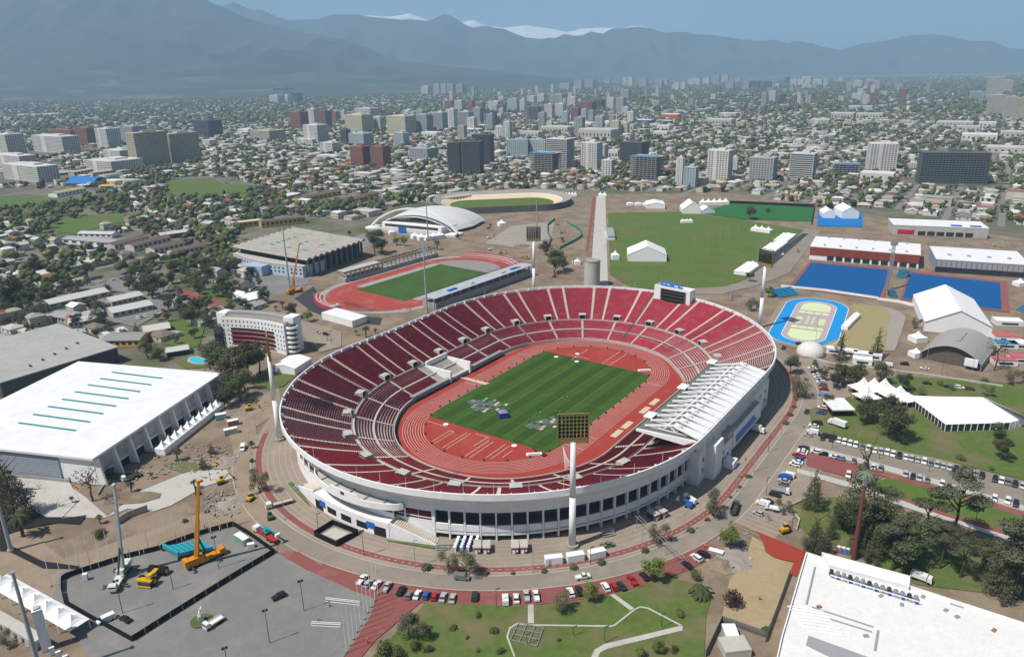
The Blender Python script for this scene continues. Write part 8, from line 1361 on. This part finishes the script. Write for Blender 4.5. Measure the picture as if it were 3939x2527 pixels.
# the palm-disguised telecom pole
t = thing('palm_mast', 'tall red-brown telecom pole disguised as a palm in the cedars', 'mast', (115.9, 217.5, 0)); MB().tube((0, 0, 0), (0, 0, 29), .85, .5, 14).build('pole', M_rust, t); MB().tube((0, 0, 29), (0, 0, 33), .7, .7, 10).build('antennas', M_steel, t)
o = bpy.data.objects.new('fronds', palmcrown(77, 22, mat('plastic_frond', (.14, .2, .13), .6))); COL.objects.link(o); o.parent = t; o.scale = (10, 10, 10); o.location = (0, 0, 26.2)
# statue on the plaza
t = thing('statue', 'white winged statue on a plinth in a small green bed', 'statue', (*(-98.8,192.5), 0)); MB().tube((0, 0, 0), (0, 0, .5), 3.2, 3.2, 20).build('hedge', M_leaf[1], t); MB().box(0, 0, .4, 1.8, 1.8, 2.0, .5, top=.85).build('plinth', M_lconc, t)
m_ = MB()
for a, b in zip([(0, .5), (.35, .42), (.8, .3), (1.4, .38), (1.8, .2), (2.05, .24), (2.4, .14)], [(.35, .42), (.8, .3), (1.4, .38), (1.8, .2), (2.05, .24), (2.4, .14), (2.5, .02)]): m_.tube((0, 0, 2.4 + a[0]), (0, 0, 2.4 + b[0]), a[1], b[1], 10)
m_.beam((0, .2, 3.9), (.2, 1.3, 4.7), .3, .3); m_.beam((0, -.2, 3.9), (.1, -1.0, 3.4), .26, .26); m_.build('figure', M_white, t, smooth=True)
# containers, kiosks and toilets near the facade
def container(p, a, lb, m, L=6.1, w=2.44, h=2.6, group=None, door=None):
    t = thing('container', lb, 'container', (*p, 0), a, group); MB().box(0, 0, .15, L, w, h).build('shell', m, t)
    for k in range(int(L / .5)):
        m_ = MB(); m_.box(-L / 2 + .25 + k * .5, 0, .3, .22, w + .1, h - .3); m_.build('rib', m, t)
    MB().box(0, 0, .15 + h, L + .1, w + .1, .1).build('roof', M_white, t); MB().box(L / 2 + .03, 0, .35, .08, w * .8, h - .4).build('door', door or M_steel, t); return t
ca = hd((9.7,216.6), (16.1,217.6))
container((12.8,218.5), ca, 'leftmost of three white containers below the near mast', M_white, group='white containers', door=M_blue); container((20.4,219.8), hd((17.6,218.3), (23.6,219.7)), 'middle of three white containers below the near mast', M_white, group='white containers'); container((28.0,221.4), hd((24.6,219.3), (31.3,221.5)), 'rightmost of three white containers below the near mast', M_white, group='white containers', door=mat('teal_box', (.05, .2, .2), .7))
M_redk = mat('kiosk_red', (.30, .02, .03), .6)
def kiosk(p, a, lb):
    t = thing('kiosk', lb, 'kiosk', (*p, 0), a, 'red and white kiosks'); MB().box(0, 0, 0, 2.6, 4.6, 2.5).build('shell', M_dsteel, t); MB().box(0, 0, 2.5, 2.8, 4.8, .35).build('roof', M_lconc, t); MB().box(0, -2.35, 1.9, 2.6, .15, .6).build('sign_band', M_redk, t); MB().box(-.5, -2.34, .1, 1.1, .12, 1.7).build('door', M_white, t); MB().box(.7, -2.36, 1.0, .6, .1, .7).build('window', M_white, t)
for p, lb in (((-13.7,226.6), 'first red and white kiosk from left before the near facade'), ((-10.5,226.4), 'second red and white kiosk from left before the near facade'), ((-0.4,226.2), 'third red and white kiosk from left before the near facade'), ((2.7,226.3), 'fourth red and white kiosk from left before the near facade'), ((52.1,244.6), 'nearer red and white kiosk by the right facade pillars'), ((55.2,246.4), 'farther red and white kiosk by the right facade pillars')): kiosk(p, 0.02 if p[0] < 20 else .6, lb)
def toilet(p, a, lb, m, group):
    t = thing('portable_toilet', lb, 'toilet', (*p, 0), a, group); MB().box(0, 0, 0, 1.1, 1.1, 2.1).build('cabin', m, t); MB().box(0, 0, 2.1, 1.15, 1.15, .25, 0, 0, .8).build('roof', M_white, t); MB().box(0, -.57, .1, .8, .06, 1.8).build('door', M_white, t)
tb = (-21.7,226.0); k = 0
for r in range(5):
    for c_ in range(4): toilet((tb[0] + c_ * 2.3 + r * .25, tb[1] + r * 1.45), .05, 'blue and white portable toilet, row %s column %s before the facade' % (NTH[r], NTH[c_]), M_blue, 'portable toilets before the facade')
for i, (dx, m) in enumerate(((0, mat('orange_plastic', (.55, .1, .03), .5)), (1.3, M_blue), (2.6, M_blue))): p = (112.6,221.8); toilet((p[0] + dx, p[1] - .5 * dx), .4, ('orange portable toilet behind the new white building', 'blue portable toilet beside the orange one', 'blue portable toilet farthest right of the orange one')[i], m, 'toilets by the cedars')
for i in range(6): p = (53.7,636.2); toilet((p[0] + (i % 3) * 3, p[1] + (i // 3) * 3), .1, 'blue toilet %s in the block right of the big dark tree' % NTH[i], M_turq, 'toilets by the avenue')
# scaffold bleachers, small black pen and other site pieces
for p, a, lb in (((-26.3,227.0), .02, 'small aluminium bleacher left of the toilets'), ((34.0,233.3), .3, 'small aluminium bleacher right of the near mast'), ((-87.4,269.4), 1.0, 'stack of aluminium bleachers at the left facade')):
    t = thing('bleacher', lb, 'bleacher', (*p, 0), a, 'bleachers')
    for k in range(4): MB().box(0, k * .8, .4 + k * .45, 5, .45, .12).build('plank', M_steel, t)
    m_ = MB(); [m_.beam((x, -.2, 0), (x, 2.9, 2.2), .08, .08) for x in (-2.3, 0, 2.3)]; [m_.beam((x, 2.6, 0), (x, 2.6, 2.2), .08, .08) for x in (-2.3, 0, 2.3)]; m_.build('frame', M_steel, t)
t = thing('black_pen', 'small black-fenced pen with a grey board beside the entrance', 'fence', (*(-66.9,237.0), 0)); q = [(-74.3,237.2),(-64.5,230.3),(-58.1,237.6),(-69.1,244.4)]
for a, b in zip(q[:3] + [q[3]], q[1:] + q[:1]): MB().beam((*a, 1.1), (*b, 1.1), .15, 2.2).build('panel', M_black, t, world=True)
MB().prism(inset(q, 3.2), .4, .8).build('board', M_lconc, t, world=True)
container((-99.8,234.0), hd((-103.5,238.1), (-97.4,233.1)), 'green site cabin inside the black hoarding', mat('cabin_green', (.22, .38, .26), .7)); container((-95.6,230.9), .3, 'small white generator beside the green cabin', M_white, 2.4, 1.4, 1.5); container((-145.3,338.7), .4, 'turquoise site cabin right of the white tent row', mat('pale_turquoise', (.25, .5, .52), .7), 5); container((-136.7,331.3), .5, 'red-roofed site cabin by the sandy drive', mat('rusty_red', (.35, .15, .1), .8), 5); container((-134.6,322.1), .5, 'dirty white site cabin by the sandy drive', M_lconc, 6); container((69.8,222.0), -.5, 'pale green rubble skip beside the bright green tree', mat('skip_green', (.25, .33, .28), .8), 5, 2, 1.2)
container((-146.2,214.0), .2, 'white toilet box at the left of the crane yard', M_white, 1.4, 1.2, 2.4); container((-210.4,288.9), .1, 'left white crate before the arena front', M_white, 7, 3, 2); container((-203.1,288.1), .1, 'right white crate before the arena front', M_white, 7, 3, 2)
# low garden walls, gateway and arena forecourt
struct('arena_forecourt', [(-222.9,288.2),(-189.3,281.0),(-175.9,264.9),(-175.9,252.7),(-182.1,252.9),(-206.6,268.2),(-212.3,271.6)], .05, M_lconc)
struct('dark_soil_bed', [(-203.3,257.6),(-190.2,258.2),(-175.3,251.7),(-167.1,253.9),(-166.5,247.6),(-175.9,248.8),(-185.8,245.4),(-190.0,241.8),(-184.4,234.5),(-167.3,224.8),(-152.4,221.5),(-151.6,219.9),(-164.9,220.7),(-183.3,231.1),(-186.4,231.2)], .04, mat('black_sheeting', (.022, .021, .022), .9, .2, .5))
struct('garden_island', [(-162.8,262.9),(-163.2,267.2),(-158.6,269.7),(-150.2,270.5),(-144.5,268.7),(-143.9,265.4),(-149.2,261.9),(-157.4,261.2)], .09, M_dirt)
def lowwall(pts, h, w, lb, m=M_lconc):
    t = thing('garden_wall', lb, 'wall', (*pts[0], 0))
    for a, b in zip(pts, pts[1:]): MB().beam((*a, h / 2), (*b, h / 2), w, h).build('segment', m, t, world=True)
    return t
lowwall([(-151.9,247.1),(-150.1,251.8),(-146.1,255.2),(-144.5,256.6)], 2.6, .5, 'curved grey garden wall right of the white crane boom', M_conc); lowwall([(-170.5,269.0),(-171.6,274.6),(-170.9,280.3)], .8, .3, 'low curb left of the first garden palm'); lowwall([(-220.9,285.1),(-205.5,282.8),(-188.3,279.2)], 1.6, .4, 'long grey ramp wall before the arena front', M_conc); lowwall([(-188.1,279.8),(-186.5,289.3),(-180.8,287.8)], 2.2, .4, 'curved concrete ramp wall at the arena corner', M_conc)
lowwall([(104.9,250.1),(116.3,256.8)], .9, .4, 'grey curb wall at the corner of the cedar lawn'); lowwall([(100.9,246.3),(105.7,244.7),(106.1,241.4),(102.7,235.0)], .9, .4, 'curved grey wall round the cedar lawn')
lowwall([(207.0,553.8),(235.4,540.1),(264.5,517.8)], 1.8, .6, 'white retaining wall along the near side of left hockey pitch', M_white); lowwall([(263.6,516.1),(275.2,508.3),(286.2,490.9)], 1.8, .6, 'white retaining wall between oval and right hockey pitch', M_white); lowwall([(169.0,409.8),(181.5,395.6),(208.6,384.6),(230.6,374.3),(256.1,359.6)], .8, .8, 'long pale kerb wall along the east park road', M_lconc)
lowwall([(159.0,519.4),(162.0,531.8),(170.8,531.2),(179.4,525.2)], 1.8, .4, 'S-shaped grey wall right of the scoreboard', M_grey)
# serpentine green net in the earthworks
t = thing('green_net_fence', 'winding green mesh fence through the earthworks', 'fence', (*(48.5,695.4), 0)); q = [(46.5,695.6),(56.9,716.2),(66.8,734.8),(72.6,751.2),(73.5,776.0),(69.4,799.0),(64.6,815.3),(64.0,827.6)]
for a, b in zip(q, q[1:]): MB().beam((*a, 1.2), (*b, 1.2), .8, 2.4).build('mesh', mat('green_mesh', (.02, .22, .13), .8), t, world=True)
t = thing('green_net_fence', 'short green mesh fence at the left side of the earthworks', 'fence', (*(37.2,724.3), 0)); q = [(37.6,717.9),(40.7,737.1),(39.0,771.9),(40.9,809.6),(50.5,841.5)]
for a, b in zip(q, q[1:]): MB().beam((*a, 1.2), (*b, 1.2), .5, 2.4).build('mesh', MATS['green_mesh'], t, world=True)
# gateway at bottom left
t = thing('gateway', 'white gateway with tall square pylon at bottom left corner', 'gate', (*(-142.0,180.9), 0)); p = (-140.9,182.0); MB().box(*p, 0, 2.6, 2.6, 14.5, .6).build('pylon', M_white, t, world=True); MB().box(*p, 14.5, 1.6, 1.6, .5, .6).build('pylon_cap', M_lconc, t, world=True)
a, b = (-165.6,194.3), (-141.6,180.9); MB().beam((*a, 4.2), (*b, 4.2), 3.4, .8).build('lintel', M_lconc, t, world=True)
for k in range(7): f = (k + .3) / 7; MB().box(a[0] + (b[0] - a[0]) * f, a[1] + (b[1] - a[1]) * f, 0, .9, 2.6, 3.9, .2).build('pier', M_white, t, world=True)
for i, pq in enumerate(((-137.7,179.6), (-134.8,177.8), (-131.7,176.1))): MB().box(*pq, 0, 1.4, .7, 2.6, .6).build('turnstile', M_white, t, world=True)
# white steel goal frames on plaza, lawn frame
def frame3(p, lb, segs, m=M_white, r=.12):
    t = thing('steel_frame', lb, 'frame', (*p, 0))
    for a, b in segs: MB().beam(a, b, r * 2, r * 2).build('tube', m, t, world=True)
g = [(0.3,188.9),(7.9,186.5),(5.6,178.9),(-2.2,181.6)]; L_ = lambda a, b, f: tuple(a[i] + (b[i] - a[i]) * f for i in (0, 1)); sg = []
for k in range(4): f = k / 3; sg += [((*L_(g[0], g[1], f), .4), (*L_(g[3], g[2], f), .4)), ((*L_(g[0], g[3], f), .4), (*L_(g[1], g[2], f), .4))]
frame3(g[0], 'square grid frame of grey tubes lying on the lawn', sg, M_steel, .1)
for pa, pb, h, lb in (((-63.7,189.7), (-54.5,188.8), 1.0, 'near white truss beam lying on the plaza'), ((-61.8,200.8), (-50.4,198.7), 1.0, 'far white truss beam lying on the plaza')): frame3(pa, lb, [((*pa, h), (*pb, h)), ((pa[0], pa[1] + .7, h), (pb[0], pb[1] + .7, h)), ((*pa, .1), (*pb, .1)), ((*pa, 0), (*pa, h)), ((*pb, 0), (*pb, h))], M_white, .08)
q0, q1 = (42.9,242.5), (55.8,213.3); sg = [((q0[0], q0[1], 4.6), (q1[0], q1[1], 4.6)), ((q0[0] + 1, q0[1] + .8, 4.6), (q1[0] + 1, q1[1] + .8, 4.6))]
for k in range(8): f = k / 7; x, y = L_(q0, q1, f); sg += [((x, y, 0), (x, y, 4.6)), ((x, y, 4.6), (x + 1, y + .8, 4.6))]
frame3(q0, 'long aluminium truss walkway frame over the ring road', sg, M_steel, .08)
# things on the pitch
def platform(c0, a, lb, n, deck):
    t = thing('stage_platform', lb, 'platform', (*c0, .15), a); m_ = MB()
    for i in range(n):
        for j in range(3):
            if (i + j) % 4: [m_.box(-n + i * 2.1 + dx, -3 + j * 2.6, .2, .14, 2.4, .25) for dx in (-.9, 0, .9)]; m_.box(-n + i * 2.1, -3 + j * 2.6, .3, 2.0, .14, .2)
    m_.build('frame', M_steel, t)
    for k in range(7): MB().box(-5 + k * 2.2, -4.6 + (k % 3) * 3.1 - (k % 2) * 1.8, .3, 2.0, 1.5, .12, .1 * k).build('deck_panel', deck, t)
M_ply = mat('plywood', (.60, .48, .34), .8, .08, .6)
platform((-13.0,347.0), .6, 'left stage platform of grey frames on the pitch', 7, M_ply); platform((14.5,326.4), .6, 'right stage platform with plywood decks on the pitch', 8, M_ply); platform((-19.0,352.5), .6, 'small stack of grey frames at left on the pitch', 3, M_steel)
t = thing('blue_crate', 'blue cube-shaped cover standing on the pitch', 'crate', (*(-5.3,334.3), .15), .3); MB().box(0, 0, 0, 4.4, 4.4, 3.0).build('cover', mat('royal_blue', (.03, .06, .30), .7), t); MB().box(0, 0, 3.0, 4.4, 4.4, .9, 0, 0, .15).build('top', mat('mauve_top', (.25, .2, .42), .7), t)
t = thing('plywood_walkway', 'plywood walkway across the track at the tunnel', 'walkway', (*(-21.6,378.6), .2)); q = [(-29.3,385.0),(-25.8,384.9),(-12.6,376.2),(-15.2,374.4)]; MB().prism(q, .2, .4).build('boards', M_ply, t, world=True)
for p, lb in (((73.9,390.7), 'white judges panel at the far right corner of pitch'), ((8.7,295.7), 'white hammer cage panel at the near corner of pitch')): t = thing('panel', lb, 'panel', (*p, .15), .1); MB().box(0, 0, 0, 7, 2.2, .5).build('slab', M_white, t); MB().box(0, -.6, .5, 5.4, .6, .2).build('rail', M_grey, t)
t = thing('green_tarp', 'dark green tarpaulin at the near corner of the pitch', 'tarpaulin', (*(11.6,297.5), .15)); q = [(8.2,301.0),(14.6,294.8),(13.0,293.2),(9.7,296.9)]; MB().prism(q, .18, .5).build('sheet', mat('tarp_green', (.012, .03, .014), .7), t, world=True)
for i, (x, y) in enumerate(((49, 10), (49, 24), (-56, 22), (-56, -18), (60, 16))): t = thing('throwing_circle', 'white round throwing circle, %s one on the red infield' % ('far right', 'far left', 'near left', 'near right', 'farthest')[i], 'circle', (*LW(x, y), .2)); MB().tube((0, 0, 0), (0, 0, .06), 1.3, 1.3, 20).build('disc', M_white, t)
for i in range(44):
    f = i / 44; s_ = f * 4; x, y = [(lambda u: (-42 + 84 * u, 37.2)), (lambda u: (42 + 36 * math.cos(math.pi / 2 - math.pi * u), 36 * math.sin(math.pi / 2 - math.pi * u))), (lambda u: (42 - 84 * u, -37.2)), (lambda u: (-42 - 36 * math.cos(math.pi / 2 - math.pi * u), -36 * math.sin(math.pi / 2 - math.pi * u)))][int(s_)](s_ % 1)
    t = thing('loudspeaker', NTH[i % 11] + ' small black loudspeaker along the ' + ('left straight', 'far bend', 'right straight', 'near bend')[i // 11] + ' of the track', 'loudspeaker', (*LW(x, y), .15), 0, 'loudspeakers round the pitch'); MB().box(0, 0, 0, .7, .7, .8).build('box', M_black, t); MB().box(0, -.36, .1, .5, .06, .6).build('grille', M_dsteel, t)
# people
def personmesh():
    pts = [((0, 0, .95), .15), ((0, 0, 1.2), .15), ((0, 0, 1.42), .16), ((0, 0, 1.53), .07), ((0, .02, 1.66), .105), ((0, .02, 1.76), .09), ((.2, 0, 1.42), .075), ((.27, .02, 1.15), .055), ((.28, .12, .92), .045), ((-.2, 0, 1.42), .075), ((-.27, .02, 1.15), .055), ((-.26, .14, .92), .045), ((.1, 0, .88), .1), ((.12, .03, .48), .075), ((.13, 0, .08), .055), ((.13, .14, .04), .05), ((-.1, 0, .88), .1), ((-.13, -.05, .48), .075), ((-.15, -.1, .08), .055), ((-.15, .04, .04), .05)]
    ed = [(0, 1), (1, 2), (2, 3), (3, 4), (4, 5), (2, 6), (6, 7), (7, 8), (2, 9), (9, 10), (10, 11), (0, 12), (12, 13), (13, 14), (14, 15), (0, 16), (16, 17), (17, 18), (18, 19)]
    me = bpy.data.meshes.new('body'); me.from_pydata([p for p, r in pts], ed, []); ob = bpy.data.objects.new('body', me); COL.objects.link(ob); md = ob.modifiers.new('s', 'SKIN'); ly = me.skin_vertices[0].data
    for i, (p, r) in enumerate(pts): ly[i].radius = (r, r * .85); ly[i].use_root = i == 0
    bpy.context.view_layer.update(); m2 = bpy.data.meshes.new_from_object(ob.evaluated_get(bpy.context.evaluated_depsgraph_get())); bpy.data.objects.remove(ob)
    mats = [mat('skin', (.35, .2, .13), .7), mat('hi_vis', (.50, .55, .06), .8), mat('work_trousers', (.03, .04, .07), .9), mat('hard_hat', (.65, .65, .62), .4)]
    m2.materials.clear()
    for m in mats: m2.materials.append(m)
    for p in m2.polygons: z = p.center.z; p.material_index = 3 if z > 1.72 else (0 if z > 1.5 or (abs(p.center.x) > .2 and z < 1.05 and z > .85) else (1 if z > .93 else 2))
    return m2
PM = personmesh(); PM2 = PM.copy(); PM2.materials[1] = mat('orange_jacket', (.6, .12, .03), .8)
PP = [((27.8,354.2), 'worker in yellow vest standing alone on the pitch'), ((7.3,329.0), 'worker left of the right stage platform'), ((11.1,335.2), 'worker behind the right stage platform'), ((13.3,336.7), 'worker walking at far side of right platform'), ((21.0,337.2), 'worker right of the right stage platform'), ((22.8,336.8), 'farthest right worker by the right platform'), ((-2.2,341.2), 'worker carrying a board near the blue crate'), ((-20.4,379.6), 'worker on the plywood walkway'), ((-138.6,226.3), 'person in orange beside the black hoarding'), ((-117.2,243.6), 'person in red near the maroon sign in the garden'), ((-115.6,272.6), 'person walking on the sandy drive'), ((71.0,241.6), 'worker in orange beside a small palm on striped paving'), ((77.2,197.5), 'worker in red and white on the sand court'), ((99.6,287.1), 'person in red on the red paving band'), ((93.6,272.9), 'worker in yellow on the striped paving'), ((66.7,225.4), 'person in dark clothes beside the skip'), ((-44.9,181.6), 'person walking on the red plaza paving'), ((-44.1,300.4), 'person in red at the edge of the track'), ((-59.8,198.0), 'person by the far truss beam'), ((-61.9,191.5), 'person by the near truss beam'), ((136.0,317.5), 'person crossing the curved east road'), ((147.6,311.2), 'person beside the white box truck on the lawn'), ((-163.0,369.7), 'worker on the right corner of the white arena roof')]
for i, (p, lb) in enumerate(PP):
    z = 13.2 if 'arena roof' in lb else .12; t = thing('person', lb, 'person', (*p, z), rt.uniform(0, 6.28), 'people'); o = bpy.data.objects.new('body', PM2 if ('orange' in lb or 'red' in lb) else PM); COL.objects.link(o); o.parent = t
# heaps of rubble and pallets
def heap(p, r, h, lb, m):
    t = thing('rubble_heap', lb, 'heap', (*p, 0)); m_ = MB(); n = 12; vs = [(0, 0, h)]; g_ = random.Random(int(abs(p[0]) * 7))
    for j in range(1, 4):
        for k in range(n): a = 2 * math.pi * k / n; q = r * j / 3 * g_.uniform(.75, 1.2); vs.append((q * math.cos(a), q * math.sin(a), max(0, h * (1 - j / 3) + g_.uniform(-.15, .3)) if j < 3 else 0))
    m_.add(vs, [(0, 1 + k, 1 + (k + 1) % n) for k in range(n)] + [(1 + j * n + k, 1 + (j + 1) * n + k, 1 + (j + 1) * n + (k + 1) % n, 1 + j * n + (k + 1) % n) for j in range(2) for k in range(n)]); m_.build('mound', m, t)
    for k in range(9): MB().box(g_.uniform(-r, r) * .8, g_.uniform(-r, r) * .8, 0, g_.uniform(.5, 1.4), g_.uniform(.4, 1), g_.uniform(.3, 1.0), g_.random() * 3).build('block', M_lconc if k % 2 else M_grey, t)
for p, r, h, lb, m in (((-113.5,260.7), 5, 1.0, 'grey pallets and rubble beside the curved flagpole row', M_gravel), ((-127.2,294.5), 6, 1.2, 'rubble and pallets right of the garden palms', M_gravel), ((-138.4,371.6), 7, 2, 'earth and rubble heap right of the dark trees', M_dirt), ((75.7,218.9), 7, 1.0, 'pale gravel heap beside the sand court', M_gravel), ((69.9,215.6), 5, 1.4, 'brown earth heap at left of the sand court', M_dirt), ((-216.6,287.9), 8, .8, 'rubble in front of the arena at left edge', M_lconc), ((11.1,710.8), 9, 2.2, 'earth mound at the gravel yard corner', M_dirt), ((-1.4,668.0), 8, 2, 'brown earth mound by the curved terrace', M_dirt), ((-76.0,511.9), 5, 1, 'grey spoil heap by the training bend', M_gravel), ((421.2,687.8), 10, 1.2, 'rubble strip between the far hall and grey hall', M_dirt), ((453.7,676.0), 9, 1.2, 'rubble strip at right between the halls', M_dirt)): heap(p, r, h, lb, m)

# loose site debris: planks, blocks and pallets nobody could count
mb = MB(); rd_ = random.Random(4)
for poly, n in (([(-179.5,280.6),(-156.2,313.0),(-129.1,309.2),(-119.7,275.0),(-146.3,287.8),(-155.8,276.3)], 150), ([(-128.3,269.7),(-113.0,269.2),(-105.5,250.3),(-119.4,250.8)], 80), ([(-160.0,367.9),(-136.6,378.2),(-124.4,350.3),(-134.4,326.6),(-142.9,333.1)], 110), ([(29.3,718.6),(75.5,798.4),(57.7,580.8),(25.9,583.1)], 110), ([(-15.3,728.9),(30.7,688.1),(25.8,634.3),(6.2,651.2)], 70), ([(397.2,705.5),(487.5,697.6),(468.8,668.9),(384.2,676.0)], 90), ([(-226.9,294.5),(-210.5,290.2),(-186.5,267.4),(-206.6,268.2)], 70), ([(72.1,231.6),(86.5,236.5),(78.0,210.4),(67.6,210.7)], 50)):
    q = np.array(poly); lo, hi = q.min(0), q.max(0)
    for k in range(int(n * 1.8)):
        x, y = rd_.uniform(lo[0], hi[0]), rd_.uniform(lo[1], hi[1])
        if pip(poly, np.array([x]), np.array([y]))[0]: mb.box(x, y, -.1, rd_.uniform(.3, 1.8), rd_.uniform(.2, .7), rd_.uniform(.2, .6), rd_.random() * 3, rd_.choice((0, 0, 1, 2, 2, 3)))
tag(mb.build('building_debris', [M_conc, M_gravel, M_grey, M_rust]), 'scattered planks, blocks and pallets on the bare earth', 'debris', kind='stuff')
